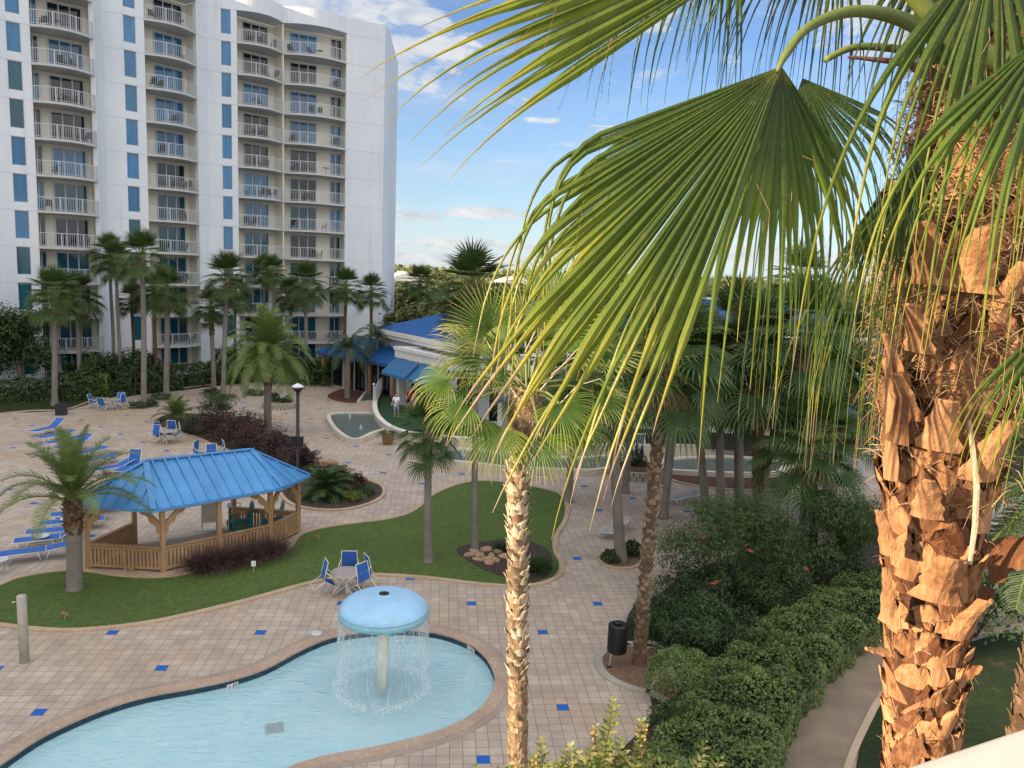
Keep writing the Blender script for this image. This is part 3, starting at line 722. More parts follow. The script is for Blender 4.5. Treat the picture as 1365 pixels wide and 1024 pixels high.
# patio furniture on the balconies
pc = MB()
pc.box((0, 0, .42), (.5, .5, .05)); pc.box((0, .24, .68), (.5, .05, .5), rx=-.15)
for sx in (-.22, .22):
    for sy in (-.2, .2): pc.box((sx, sy, .2), (.04, .04, .4))
    pc.box((sx, 0, .62), (.05, .46, .04))
pco = pc.build('patio_chair', M['black']); used = False
rng = random.Random(77)
tag(pco, 'small dark patio chair behind the railing of a tower balcony', 'chair', 'chairs on the tower balconies')
pt = MB(); pt.lathe([(.4, .70), (.4, .73)], n=14); pt.lathe([(.03, 0), (.03, .7)], n=6); pt.lathe([(.25, 0), (.2, .03)], n=10)
pto = pt.build('patio_table', M['graypave']); tag(pto, 'small round table behind the railing of a tower balcony', 'table', 'tables on the tower balconies')
ut = False
for (Q, bu, rec, z, sd_) in BAL:
    for k in range(rng.choice([1, 2, 2, 3])):
        u = rng.uniform(.12, .85); p = Q(u, rng.uniform(-.6, .25)); c = pco if not used else pco.copy()
        if used: COL.objects.link(c)
        used = True; c.location = (p.x, p.y, z + .005); c.rotation_euler = (0, 0, rng.uniform(0, 6.28))
    if rng.random() < .5:
        p = Q(rng.uniform(.3, .7), -.2); c = pto if not ut else pto.copy()
        if ut: COL.objects.link(c)
        ut = True; c.location = (p.x, p.y, z + .005)
# ------------------------------------------------------------------ clubhouse
def V3(p, z): return Vector((p[0], p[1], z))
def roof_face(mb, pts, spacing=.45, rib=.035):
    """planar roof face; pts[0]-pts[1] is the eave; raised seams run up the slope"""
    pts = [Vector(p) for p in pts]; mb.add(pts, [tuple(range(len(pts)))], 0, .5)
    o = pts[0]; e = (pts[1] - o); L = e.length; e.normalize()
    nn = None
    for p in pts[2:]:
        c = (pts[1] - o).cross(p - o)
        if c.length > 1e-5: nn = c.normalized(); break
    if nn.z < 0: nn = -nn
    s = nn.cross(e).normalized()
    if s.z < 0: s = -s
    uv = [((p - o).dot(e), (p - o).dot(s)) for p in pts]
    umin = min(u for u, _ in uv); umax = max(u for u, _ in uv); u = umin + spacing * .5
    while u < umax:
        hit = []
        for (a, b), (c, d) in zip(uv, uv[1:] + uv[:1]):
            if (a - u) * (c - u) < 0: hit.append(b + (d - b) * (u - a) / (c - a))
        if len(hit) >= 2:
            v0, v1 = min(hit), max(hit)
            if v1 - v0 > .1: mb.beam(o + e * u + s * v0 + nn * rib * .5, o + e * u + s * v1 + nn * rib * .5, rib * 1.1, rib)
        u += spacing
def fascia(mb, loop, z0, z1, th=.08, mi=0):
    for a, b in zip(loop, loop[1:]): mb.beam((a[0], a[1], (z0 + z1) / 2), (b[0], b[1], (z0 + z1) / 2), th, z1 - z0, mi)
club = thing('clubhouse', 'low clubhouse with deep blue standing seam roof and blue awnings beside the fountain basins', 'building', (-9, 60, 0))
E = [(-11.6, 66.5), (-2.6, 52.2), (27, 47.6), (31, 66), (-8, 75)]
R1 = V3((-2.8, 64.5), 7.9); R2 = V3((14, 60), 9.2); R3 = V3((20.5, 58.6), 9.2); ez = 5.6
rf = MB(); Ez = [V3(p, ez) for p in E]
R1b = R1
roof_face(rf, [Ez[0], Ez[1], R1], .45); roof_face(rf, [Ez[1], Ez[2], R1], .45)
roof_face(rf, [Ez[4], Ez[0], R1], .45); roof_face(rf, [Ez[2], Ez[3], R1 + Vector((14, -3, .0))], .45); roof_face(rf, [Ez[3], Ez[4], R1], .45)
rf.build('roof', M['roof2'], club)
fc = MB(); fascia(fc, E + [E[0]], 5.22, 5.58, .12); fascia(fc, [(x * .985 - .1, y + .25) for x, y in E[:3]], 4.9, 5.22, .1)
fc.build('fascia', M['trim'], club)
# raised right-hand roof with a pale ridge cap
r2 = MB()
c0, c1, c2, c3 = V3((8, 56), 7.2), V3((26, 53), 7.2), V3((27, 68), 7.2), V3((7.5, 70), 7.2)
roof_face(r2, [c0, c1, R3, R2], .45); roof_face(r2, [c1, c2, R3], .45); roof_face(r2, [c2, c3, R2, R3], .45); roof_face(r2, [c3, c0, R2], .45)
r2.build('upper_roof', M['roof2'], club)
rc = MB(); rc.beam(R2 + Vector((0, 0, .06)), R3 + Vector((0, 0, .06)), .5, .16); fascia(rc, [c0[:2], c1[:2], c2[:2], c3[:2], c0[:2]], 6.9, 7.17, .1); rc.build('ridge_cap', M['trim'], club)
W_ = [(-10.7, 66.4), (-2.1, 53.0), (26.3, 48.6), (30, 65.5), (-7.6, 74)]
wl = MB()
for a, b in zip(W_, W_[1:] + W_[:1]): wallseg(wl, Vector(a), Vector(b), 0.0, 5.2, .25)
mid = [(9, 57), (25.4, 54), (26.2, 67), (8.5, 69)]
for a, b in zip(mid, mid[1:] + mid[:1]): wallseg(wl, Vector(a), Vector(b), 5.6, 6.95, .25)
wl.build('wall', M['clapboard'], club)
# flat canopy over the patio
CA = [(-9.0, 60.0), (-4.15, 53.2), (-1.2, 49.2), (25.5, 45.6)]
cp = MB(); cp.prism(CA + [(26.2, 48.4), (-2.2, 52.8), (-7.0, 60.4)], 4.35, 4.6); cp.build('flat_roof', basic('white_membrane', (.60, .62, .68), .7, .06, .5), club)
cf = MB(); fascia(cf, CA, 3.92, 4.72, .14); fascia(cf, [(x - .10, y - .08) for x, y in CA], 4.5, 4.74, .12); fascia(cf, [(-9.0, 60.0), (-7.0, 60.4)], 3.92, 4.72, .14)
cf.build('cornice', M['trim'], club)
# plain upper wall band between canopy and eave is the wall itself; columns carry the canopy
def lerp2(a, b, t): return (a[0] + (b[0] - a[0]) * t, a[1] + (b[1] - a[1]) * t)
colpos = [lerp2(CA[0], CA[1], .07), lerp2(CA[0], CA[1], .98), lerp2(CA[2], CA[3], .02), lerp2(CA[2], CA[3], .27), lerp2(CA[2], CA[3], .52), lerp2(CA[2], CA[3], .78)]
for c in colpos:
    m_ = MB(); m_.box((c[0] + .15, c[1] + .12, 2.0), (.48, .48, 3.86), .6); m_.box((c[0] + .15, c[1] + .12, .35), (.58, .58, .4), .6); m_.build('column', M['trim'], club)
def awning(a, b, zt=3.88, zb=2.85, out=1.25):
    a = Vector(a); b = Vector(b); d = (b - a).normalized(); nr = Vector((d.y, -d.x)); m_ = MB()
    A0, B0 = V3(a + nr * .1, zt), V3(b + nr * .1, zt); A1, B1 = V3(a + nr * out, zb), V3(b + nr * out, zb)
    m_.quad(A1, B1, B0, A0); m_.quad(A0 - Vector((0, 0, .04)), B0 - Vector((0, 0, .04)), B1 - Vector((0, 0, .04)), A1 - Vector((0, 0, .04)))
    for P, Q_ in ((A0, A1), (B0, B1)): m_.add([P, Q_, V3(P, zb - .18)], [(0, 1, 2)]);
    m_.quad(A1 - Vector((0, 0, .2)), B1 - Vector((0, 0, .2)), B1, A1)
    m_.build('awning', M['awning'], club)
awning(lerp2(CA[0], CA[1], .02), lerp2(CA[0], CA[1], .47)); awning(lerp2(CA[0], CA[1], .53), lerp2(CA[0], CA[1], .99))
for k in range(7): awning(lerp2(CA[2], CA[3], .02 + k * .14), lerp2(CA[2], CA[3], .02 + k * .14 + .125))
# storefront windows and dark openings
def frontwin(a, b, z0, z1, n, gi=2, nm='window', out=.03):
    a = Vector(a); b = Vector(b); d = (b - a).normalized(); nr = Vector((d.y, -d.x)); fr = MB(); gl = MB()
    p, q = a + nr * out, b + nr * out; gl.quad(V3(p, z0), V3(q, z0), V3(q, z1), V3(p, z1))
    for k in range(n + 1): c = p.lerp(q, k / n) + nr * .03; fr.box((c.x, c.y, (z0 + z1) / 2), (.1, .08, z1 - z0), math.atan2(d.y, d.x))
    for z in (z0, z1): fr.beam(V3(p + nr * .03, z), V3(q + nr * .03, z), .07, .1)
    f = fr.build(nm, M['trim'], club); gl.build('pane', M['glass'][gi], f)
for k in range(4): frontwin(lerp2(W_[0], W_[1], .08 + k * .23), lerp2(W_[0], W_[1], .08 + k * .23 + .18), .5, 3.2, 3)
for k in range(8): frontwin(lerp2(W_[1], W_[2], .02 + k * .12), lerp2(W_[1], W_[2], .02 + k * .12 + .1), .5, 3.1, 3)
# bar front: pale panel above a board coloured as the opening's shade
bf = MB(); fascia(bf, [(2.5, 47.6), (15.5, 46.4)], 1.55, 2.85, .2); bf.build('bar_panel', M['trim'], club)
bf = MB(); fascia(bf, [(2.5, 47.9), (15.5, 46.7)], .45, 1.56, .12); bf.build('opening_shade_board', M['darkvoid'], club)  # solid board; the shade behind the counter is put into its colour
# patio terrace
arc_px = [(538, 516), (521, 521), (507, 531), (500, 545), (501, 561), (510, 574), (526, 584), (552, 591), (600, 596), (700, 603), (800, 607), (900, 607), (990, 607)]
arc = smooth_loop(gp(arc_px), 4, False)
wallm = MB()
for a, b in zip(arc, arc[1:]): wallm.beam((a[0], a[1], .31), (b[0], b[1], .31), .24, .62)
pat = thing('patio_wall', 'curved low white wall around the artificial turf patio', 'wall', (arc[0][0], arc[0][1], 0)); wallm.build('wall_face', M['basin'], pat)
cpm = MB()
for a, b in zip(arc, arc[1:]): cpm.beam((a[0], a[1], .65), (b[0], b[1], .65), .34, .07)
cpm.build('coping', M['trim'], pat)
mb = MB(); mb.sheet(arc + [(14, 48), (-1, 50.5), (-4.5, 54), (-9.5, 61)], (), .30); struct(mb.build('patio_turf', basic('artificial_turf', (.012, .055, .022), .95, .3, 4)))
def picket(name, label, pts, h, z0=.02, sp=.13, group=None, post=2.0, panel=(), cat='railing'):
    t = thing(name, label, cat, (pts[0][0], pts[0][1], 0), group); m_ = MB(); p_ = MB()
    for i, (a, b) in enumerate(zip(pts, pts[1:])):
        a = Vector(a[:2]); b = Vector(b[:2]); L = (b - a).length; d = (b - a) / L; ang = math.atan2(d.y, d.x)
        for z, hh in ((z0 + h, .06), (z0 + .1, .05)): m_.beam(V3(a, z), V3(b, z), .05, hh)
        k = 0
        while k * sp < L:
            q = a + d * (k * sp); m_.box((q.x, q.y, z0 + h / 2), (.028, .028, h - .08), ang); k += 1
        n = max(1, round(L / post))
        for j in range(n + 1): q = a.lerp(b, j / n); p_.box((q.x, q.y, z0 + h / 2 + .03), (.09, .09, h + .08), ang)
        if i in panel: m_.beam(V3(a, z0 + h * .5), V3(b, z0 + h * .5), .03, h * .78)
    m_.build('pickets', M['rail'], t); p_.build('posts', M['rail'], t); return t
picket('white_railing', 'white railing curving along the turf patio wall by the post', smooth_loop(gp([(537, 517), (521, 522), (507, 532), (500, 546)]), 3, False), 1.0, .66, .11, post=1.2)
pp = G(500, 547); m_ = MB(); m_.tube([(pp.x - .1, pp.y - .1, 0), (pp.x - .1, pp.y - .1, 1.9)], .06, 10); m_.lathe([(.001, 1.86), (.08, 1.9), (.11, 1.97), (.08, 2.04), (.001, 2.08)], (pp.x - .1, pp.y - .1, 0), 12)
tag(m_.build('bollard_post', M['rail'], origin=(pp.x - .1, pp.y - .1, 0)), 'white round topped post at the corner of the patio railing', 'post')
picket('white_fence', 'white picket fence with solid gates under the low blue roof', gp([(434, 502), (452, 505), (478, 508), (489, 511), (498, 514), (535, 519)]), 1.25, .02, .12, panel=(0, 2), cat='fence')
picket('white_fence', 'white picket fence with one solid gate at the far right of the courtyard', gp([(1040, 606), (1083, 612), (1128, 633), (1150, 637), (1176, 642)]), 1.15, .02, .14, panel=(2,), cat='fence')
picket('white_fence', 'white railing behind the palm trunks in front of the bar', gp([(762, 604), (800, 606), (858, 608)]), 1.05, .3, .13, cat='fence')
# low building on the left of the clubhouse
pav = thing('pool_house', 'low pool house with hipped blue roof behind the two queen palms', 'building', (-15, 68, 0))
B_E = [(-17.6, 69.9), (-9.3, 61.6), (-5.5, 66.5), (-12.6, 76.2)]; bz = 3.05
ra, rb = V3((-14.2, 71.0), 4.5), V3((-8.5, 65.0), 4.5)
m_ = MB(); q = [V3(p, bz) for p in B_E]
roof_face(m_, [q[0], q[1], rb, ra]); roof_face(m_, [q[1], q[2], rb]); roof_face(m_, [q[2], q[3], ra, rb]); roof_face(m_, [q[3], q[0], ra]); m_.build('roof', M['roof2'], pav)
m_ = MB(); fascia(m_, B_E + [B_E[0]], bz - .24, bz - .02, .1); m_.build('fascia', basic('blue_fascia', (.03, .08, .2), .6), pav)
BW = [(-16.2, 70.2), (-9.6, 63.4), (-7, 66.4), (-12.8, 74.6)]
m_ = MB()
for a, b in zip(BW, BW[1:] + BW[:1]): wallseg(m_, Vector(a), Vector(b), 0, bz - .1, .2)
m_.build('wall', M['clapboard'], pav)
for k in range(5):
    a = lerp2(BW[0], BW[1], .03 + k * .19); b = lerp2(BW[0], BW[1], .03 + k * .19 + .15)
    d = (Vector(b) - Vector(a)).normalized(); nr = Vector((d.y, -d.x)); g_ = MB(); f_ = MB()
    p, q2 = Vector(a) + nr * .03, Vector(b) + nr * .03; g_.quad(V3(p, .1), V3(q2, .1), V3(q2, 2.6), V3(p, 2.6))
    for s in (0, .5, 1): c = p.lerp(q2, s) + nr * .03; f_.box((c.x, c.y, 1.35), (.08, .07, 2.5), math.atan2(d.y, d.x))
    ff = f_.build('glass_door', M['black'], pav); g_.build('pane', M['glass'][2], ff)
for s in (.02, .35, .68, .98):
    c = lerp2((-17.2, 69.9), (-9.5, 62.2), s); m_ = MB(); m_.box((c[0] + .1, c[1] + .2, 1.45), (.22, .22, 2.85), .8); m_.build('post', M['wood'], pav)
# ------------------------------------------------------------------ gazebo
ge = Vector((.7071, .7071)); gq = Vector((-.7071, .7071))
def GZ(a, p, z=0.0): v = ge * a + gq * p; return Vector((v.x, v.y, z))
gz = thing('gazebo', 'timber gazebo with elongated blue metal hip roof and slatted railings', 'gazebo', GZ(12.35, 28.4))
P = {'1': G(117.7, 759), '2': G(217.7, 764), '4': G(360.6, 731), '5': G(397.4, 712), '6': G(180, 728), '7': G(312, 706)}; P['3'] = P['2'].lerp(P['4'], .5)
fl = MB(); ordr = ['1', '2', '4', '5', '7', '6']; fl.prism([(P[k].x, P[k].y) for k in ordr], -.01, .045); fl.build('floor', M['graypave'], gz)
kb = MB(); lp = [(P[k].x, P[k].y) for k in ordr]; kb.ring(offset_loop(lp, .02), offset_loop(lp, .38), 0, .035); kb.build('kerb', M['kerb'], gz)
EZ = 2.32
for k in P:
    m_ = MB(); p = P[k]; m_.box((p.x, p.y, EZ / 2), (.15, .15, EZ), PI / 4); m_.build('post', M['wood'], gz)
bm_ = MB()
for a, b in zip(ordr, ordr[1:] + ordr[:1]):
    bm_.beam(P[a] + Vector((0, 0, EZ - .06)), P[b] + Vector((0, 0, EZ - .06)), .08, .22)
    d = (P[b] - P[a]).normalized(); L = (P[b] - P[a]).length; n = int(L / .14)
    for j in range(n + 1):          # small rafter blocks under the eave
        c = P[a] + d * (j * L / n); nrm = Vector((d.y, -d.x, 0)); bm_.beam(c + Vector((0, 0, EZ - .02)), c + nrm * .24 + Vector((0, 0, EZ - .04)), .04, .08) if j % 2 else None
bm_.build('eave_beam', M['wood'], gz)
def bracket(p, d):
    m_ = MB(); prof = []
    for i in range(9):
        t = i / 8; an = t * PI / 2; r = .62
        x = r * (1 - math.cos(an)); z = r * math.sin(an); prof.append((x + .05 * math.sin(t * 3 * PI) ** 2, z))
    d = Vector((d.x, d.y, 0)).normalized(); s = Vector((-d.y, d.x, 0)) * .035; z0 = EZ - .82
    inner = [(.07, .0)] + [(x + .09, z) for x, z in prof] + [(.74, .64)]
    outer = [(.07, -.0)] + [(.07, .66)]
    poly = [(.07, -.12), (.17, -.08), (.22, .02), (.21, .12), (.27, .20), (.38, .24), (.45, .33), (.46, .43), (.55, .50), (.68, .53), (.76, .60), (.80, .70), (.52, .70), (.30, .50), (.07, .26)]
    vs = [p + d * x + s + Vector((0, 0, z0 + z)) for x, z in poly] + [p + d * x - s + Vector((0, 0, z0 + z)) for x, z in poly]
    n = len(poly); m_.add(vs, [(i, (i + 1) % n, n + (i + 1) % n, n + i) for i in range(n)])
    tr = geometry.tessellate_polygon([[Vector((x, z, 0)) for x, z in poly]]); m_.add(vs, [tuple(t) for t in tr] + [tuple(n + i for i in reversed(t)) for t in tr])
    m_.build('bracket', M['wood'], gz)
adj = {'1': '26', '2': '13', '4': '35', '5': '47', '3': '', '6': '1', '7': '5'}
for k, ns in adj.items():
    for q in ns: bracket(P[k], P[q] - P[k])
def rail(a, b, midp=False):
    m_ = MB(); L = (b - a).length; d = (b - a) / L
    for z, h, w_ in ((.90, .05, .14), (.80, .09, .05), (.16, .09, .05)): m_.beam(a + d * .07 + Vector((0, 0, z)), b - d * .07 + Vector((0, 0, z)), w_, h)
    n = int(L / .125)
    for j in range(1, n): c = a + d * (L * j / n); m_.box((c.x, c.y, .48), (.085, .035, .62), math.atan2(d.y, d.x))
    if midp: c = a.lerp(b, .5); m_.box((c.x, c.y, .44), (.11, .11, .88), math.atan2(d.y, d.x))
    m_.build('railing', M['wood'], gz)
rail(P['1'], P['2'], True); rail(P['2'], P['3']); rail(P['3'], P['4']); rail(P['4'], P['5'], True); rail(P['5'], P['7']); rail(P['1'], P['6'])
m_ = MB(); gc = (P['2'] + P['4'] + P['6'] + P['7']) / 4; eo = [P[k] + (P[k] - gc).normalized() * .48 for k in ('1', '2', '4', '5', '7', '6')]
ev = [Vector((p.x, p.y, EZ + .02)) for p in eo]; ra = (P['2'] + P['6']) / 2; rb = (P['4'] + P['7']) / 2; ra.z = zat(ra.x, ra.y, 615); rb.z = zat(rb.x, rb.y, 600)
roof_face(m_, [ev[0], ev[1], ra], .42, .05); roof_face(m_, [ev[1], ev[2], rb, ra], .42, .05); roof_face(m_, [ev[2], ev[3], rb], .42, .05)
roof_face(m_, [ev[3], ev[4], rb], .42, .05); roof_face(m_, [ev[4], ev[5], ra, rb], .42, .05); roof_face(m_, [ev[5], ev[0], ra], .42, .05)
m_.build('roof', M['roof'], gz)
m_ = MB()
for a, b in ((ra, rb), (ev[0], ra), (ev[1], ra), (ev[5], ra), (ev[2], rb), (ev[3], rb), (ev[4], rb)):
    up_ = Vector((0, 0, .045)); m_.beam(a + up_, b + up_, .2, .03)
for a, b in zip(ev, ev[1:] + ev[:1]): m_.beam(a - Vector((0, 0, .03)), b - Vector((0, 0, .03)), .04, .1)
m_.build('ridge_cap', M['roof'], gz)
m_ = MB(); vs = [v - Vector((0, 0, .02)) for v in ev] + [ra - Vector((0, 0, .05)), rb - Vector((0, 0, .05))]
m_.add(vs, [(0, 1, 6), (1, 2, 7, 6), (2, 3, 7), (3, 4, 7), (4, 5, 6, 7), (5, 0, 6)]); m_.build('ceiling', M['wood'], gz)
# bench shelf outside the front rail
m_ = MB(); c = GZ(12.9, 26.55, .52); m_.box(c, (.95, .34, .05), PI / 4)
for s in (-.35, .35): m_.box(GZ(12.9 + s, 26.55, .25), (.07, .3, .5), PI / 4)
tag(m_.build('bench', M['wood'], origin=(c.x, c.y, 0)), 'small timber bench against the front railing of the gazebo', 'bench')
# things inside the gazebo
def adirondack(label, loc, rz):
    t = thing('lounge_chair', label, 'chair', loc, 'teal chairs in the gazebo', rz); m_ = MB()
    for i in range(6):
        x = -.27 + i * .108; h = .72 + .12 * math.cos((i - 2.5) * .6); m_.box((x, -.34 - .04, .36 + h / 2), (.1, .03, h), rx=.28)
    m_.build('backrest', M['teal'], t, world=False)
    m_ = MB()
    for i in range(5): m_.box((0, -.25 + i * .13, .36 + i * .012), (.6, .12, .03))
    m_.build('seat', M['teal'], t, world=False)
    for s in (-1, 1):
        m_ = MB(); m_.box((s * .37, 0, .60), (.13, .75, .03)); m_.build('armrest', M['teal'], t, world=False)
        m_ = MB(); m_.box((s * .34, .3, .3), (.05, .12, .58)); m_.box((s * .34, -.1, .2), (.04, .8, .12), rx=.12); m_.box((s * .34, -.35, .3), (.05, .1, .6)); m_.build('leg', M['teal'], t, world=False)
adirondack('teal slatted lounge chair with high rounded back inside the gazebo, nearer the hand trolley', GZ(13.75, 28.6, .045), R_(120))
adirondack('teal slatted lounge chair half hidden behind the gazebo corner post', GZ(14.75, 28.0, .045), R_(115))
t = thing('hand_trolley', 'red and steel hand trolley standing at the back of the gazebo', 'trolley', GZ(13.9, 29.4, .045), rz=R_(20)); m_ = MB()
for s in (-.22, 0, .22): m_.tube([(s, 0, .12), (s, .02, .95)], .018, 6)
for z in (.3, .6, .93): m_.tube([(-.22, .01, z), (.22, .01, z)], .016, 6)
m_.box((0, -.12, .06), (.5, .28, .02)); m_.build('frame', M['steel'], t, world=False)
m_ = MB(); m_.box((0, .03, .5), (.40, .04, .55)); m_.build('cover', M['red'], t, world=False)
for s in (-.27, .27):
    m_ = MB(); m_.tube([(s - .03, .1, .11), (s + .03, .1, .11)], .11, 14); m_.build('wheel', M['black'], t, world=False)
t = thing('notice_board', 'pale upright notice panel standing in the open back of the gazebo', 'sign', GZ(13.0, 29.5, .045), rz=R_(18)); m_ = MB()
m_.box((0, 0, .85), (.66, .05, 1.1)); m_.build('panel', basic('pale_board', (.48, .46, .36), .6), t, world=False)
m_ = MB()
for s in (-.35, .35): m_.box((s, 0, .72), (.05, .07, 1.42))
m_.box((0, 0, .02), (.8, .4, .03)); m_.build('frame', M['rail'], t, world=False)
# ------------------------------------------------------------------ loungers
def make_lounger(tilt):
    t = bpy.data.objects.new('sun_lounger', None); COL.objects.link(t)
    fr = MB(); hw = .31; zs = .34; yb = .45
    cb, sb = math.cos(tilt), math.sin(tilt); hl = .78
    for s in (-1, 1):
        fr.tube([(s * hw, -1.0, zs), (s * hw, yb, zs)], .017, 6); fr.tube([(s * hw, yb, zs), (s * hw, yb + hl * cb, zs + hl * sb)], .017, 6)
    for y in (-1.0, yb): fr.tube([(-hw, y, zs), (hw, y, zs)], .016, 6)
    fr.tube([(-hw, yb + hl * cb, zs + hl * sb), (hw, yb + hl * cb, zs + hl * sb)], .016, 6); fr.build('frame', M['chairframe'], t, True, False)
    for y in (-.78, .32):
        for s in (-1, 1):
            m_ = MB(); m_.tube([(s * hw, y - .12, zs), (s * (hw + .02), y - .02, .02), (s * (hw + .02), y + .12, .02), (s * hw, y + .24, zs)], .014, 6); m_.build('leg', M['chairframe'], t, True, False)
    if tilt > .1:
        m_ = MB()
        for s in (-1, 1): m_.tube([(s * hw * .9, yb + hl * .6 * cb, zs + hl * .6 * sb), (s * hw * .9, yb + .62, zs - .02), (s * hw * .9, yb, zs - .02)], .012, 5)
        m_.build('backrest_prop', M['chairframe'], t, True, False)
    m_ = MB(); m_.box((0, (yb - 1.0) / 2, zs + .012), (.58, 1.43, .012)); m_.build('seat_sling', M['sling'], t, False, False)
    m_ = MB(); m_.beam((0, yb + .02, zs + .014), (0, yb + hl * cb, zs + hl * sb + .012), .58, .012); m_.build('back_sling', M['sling'], t, False, False)
    return t
def make_chair():
    t = bpy.data.objects.new('sling_chair', None); COL.objects.link(t); f = MB(); hw = .27
    for s in (-1, 1):
        f.tube([(s * hw, .26, .0), (s * hw, .24, .40), (s * hw, -.2, .40), (s * (hw - .01), -.30, .66), (s * (hw - .02), -.40, .98)], .014, 6)
        f.tube([(s * (hw + .04), -.36, .0), (s * (hw + .04), -.2, .38), (s * hw, -.18, .40)], .014, 6)
    f.tube([(-hw, -.40, .98), (hw, -.40, .98)], .014, 6); f.tube([(-hw, .24, .40), (hw, .24, .40)], .012, 6); f.tube([(-hw - .04, -.34, .03), (hw + .04, -.34, .03)], .011, 6); f.tube([(-hw, .26, .03), (hw, .26, .03)], .011, 6)
    f.build('frame', M['chairframe'], t, True, False)
    for s in (-1, 1):
        m_ = MB(); m_.tube([(s * (hw + .01), -.31, .68), (s * (hw + .05), -.05, .64), (s * (hw + .05), .22, .62), (s * (hw + .03), .30, .52), (s * hw, .26, .1)], .016, 6); m_.build('armrest', M['chairframe'], t, True, False)
    m_ = MB(); m_.beam((0, .23, .41), (0, -.2, .40), .50, .01); m_.build('seat', M['sling'], t, False, False)
    m_ = MB(); m_.beam((0, -.21, .43), (0, -.30, .67), .50, .01); m_.beam((0, -.302, .68), (0, -.395, .96), .49, .01); m_.build('backrest', M['sling'], t, False, False)
    return t
LT = {}
def lounger(foot, head, tilt, label, group):
    a = G(*foot); b = G(*head); c = (a + b) / 2; an = math.atan2(b.y - a.y, b.x - a.x) - PI / 2
    if tilt not in LT: LT[tilt] = o = make_lounger(tilt)
    else: o = copy_tree(LT[tilt])
    o.location = (c.x, c.y, 0.003); o.rotation_euler = (0, 0, an); tag(o, label, 'sun lounger', group); return o
g1 = 'blue loungers beside the feather palm and gazebo'
for ft, hd, ti, lb in [((-2, 752), (84, 741), .12, 'blue sun lounger lying flat nearest the lawn, its foot at the left edge'),
        ((24, 733), (98, 725), .6, 'blue sun lounger with raised back, next beyond the nearest flat one'),
        ((40, 721), (110, 715), .6, 'blue sun lounger with raised back, third from the lawn, left of the feather palm'),
        ((59, 709), (124, 703), .0, 'blue sun lounger, fourth from the lawn, its head behind the feather palm trunk'),
        ((74, 697), (136, 692), .35, 'blue sun lounger, fifth and farthest of those left of the feather palm trunk'),
        ((96, 686), (150, 681), .35, 'blue sun lounger seen between the feather palm trunk and the gazebo end post')]: lounger(ft, hd, ti, lb, g1)
g2 = 'blue loungers in the far row by the hedge'
for ft, hd, ti, lb in [((34, 585), (88, 573), .6, 'blue sun lounger farthest left of the far row, back raised'),
        ((46, 593), (98, 583), .12, 'blue sun lounger second from the far end of the far row'),
        ((57, 600), (112, 590), .12, 'blue sun lounger third from the far end of the far row'),
        ((68, 607), (122, 596), .6, 'blue sun lounger with raised back, fourth from the far end of the far row'),
        ((84, 617), (140, 606), .12, 'blue sun lounger above the feather palm crown, fifth from the far end'),
        ((98, 627), (156, 615), .12, 'blue sun lounger behind the feather palm crown, sixth from the far end'),
        ((114, 638), (178, 626), .35, 'blue sun lounger beyond the drooping right frond of the feather palm'),
        ((150, 641), (192, 622), 1.25, 'blue sun lounger with its back folded bolt upright'),
        ((158, 662), (222, 648), .12, 'blue sun lounger showing just above the left end of the gazebo roof')]: lounger(ft, hd, ti, lb, g2)
# small round side tables
def side_table(px, py, label):
    c = G(px, py); t = thing('side_table', label, 'side table', (c.x, c.y, 0), 'white side tables')
    m_ = MB(); m_.lathe([(.24, .40), (.25, .42), (.24, .44)], n=20); m_.build('table_top', M['rail'], t, False, False)
    for k in range(3): a = k * 2.094; m_ = MB(); m_.tube([(.17 * math.cos(a), .17 * math.sin(a), .41), (.22 * math.cos(a), .22 * math.sin(a), 0)], .012, 5); m_.build('leg', M['rail'], t, False, False)
side_table(57, 729, 'small round white side table between the two nearest loungers'); side_table(90, 705, 'small round white side table touching the left side of the feather palm trunk')
side_table(2, 762, 'small round side table under the foot of the nearest lounger')
# ------------------------------------------------------------------ tables with chairs
CH = [None]
def chair(x, y, face, label, group, tilt=0.0, z=0.0):
    if CH[0] is None: CH[0] = o = make_chair()
    else: o = copy_tree(CH[0])
    Rm = Matrix.Rotation(face - PI / 2, 4, 'Z') @ Matrix.Translation((0, .26, 0)) @ Matrix.Rotation(-tilt, 4, 'X') @ Matrix.Translation((0, -.26, 0))
    o.matrix_world = Matrix.Translation((x, y, z + .004)) @ Rm; tag(o, label, 'chair', group); return o
TT = [None]
def table_set(px, py, where, spots):
    c = G(px, py)
    t = thing('patio_table', 'round stone topped patio table ' + where, 'table', (c.x, c.y, 0), 'round patio tables')
    m_ = MB(); m_.lathe([(.50, .66), (.53, .675), (.53, .695), (.50, .71)], n=28); m_.build('table_top', M['tabletop'], t, False, False)
    m_ = MB(); m_.lathe([(.04, .0), (.04, .66)], n=8); m_.build('pedestal', M['chairframe'], t, False, False)
    for k in range(4): a = k * PI / 2 + .4; m_ = MB(); m_.tube([(0, 0, .25), (.22 * math.cos(a), .22 * math.sin(a), .12), (.36 * math.cos(a), .36 * math.sin(a), 0.01)], .018, 5); m_.build('leg', M['chairframe'], t, False, False)
    for an, r, tl, lb in spots:
        a = R_(an); chair(c.x + r * math.cos(a), c.y + r * math.sin(a), a + PI, 'blue sling chair ' + lb, 'chairs ' + where, tl)
table_set(462, 790, 'at the lawn edge behind the mushroom fountain', [(205, .86, .55, 'tipped against the lawn edge table, nearest left of it'), (-35, .88, .55, 'tipped against the lawn edge table, right and nearest the mushroom'), (95, .84, .55, 'tipped behind the lawn edge table'), (30, .86, .55, 'tipped on the far right of the lawn edge table')])
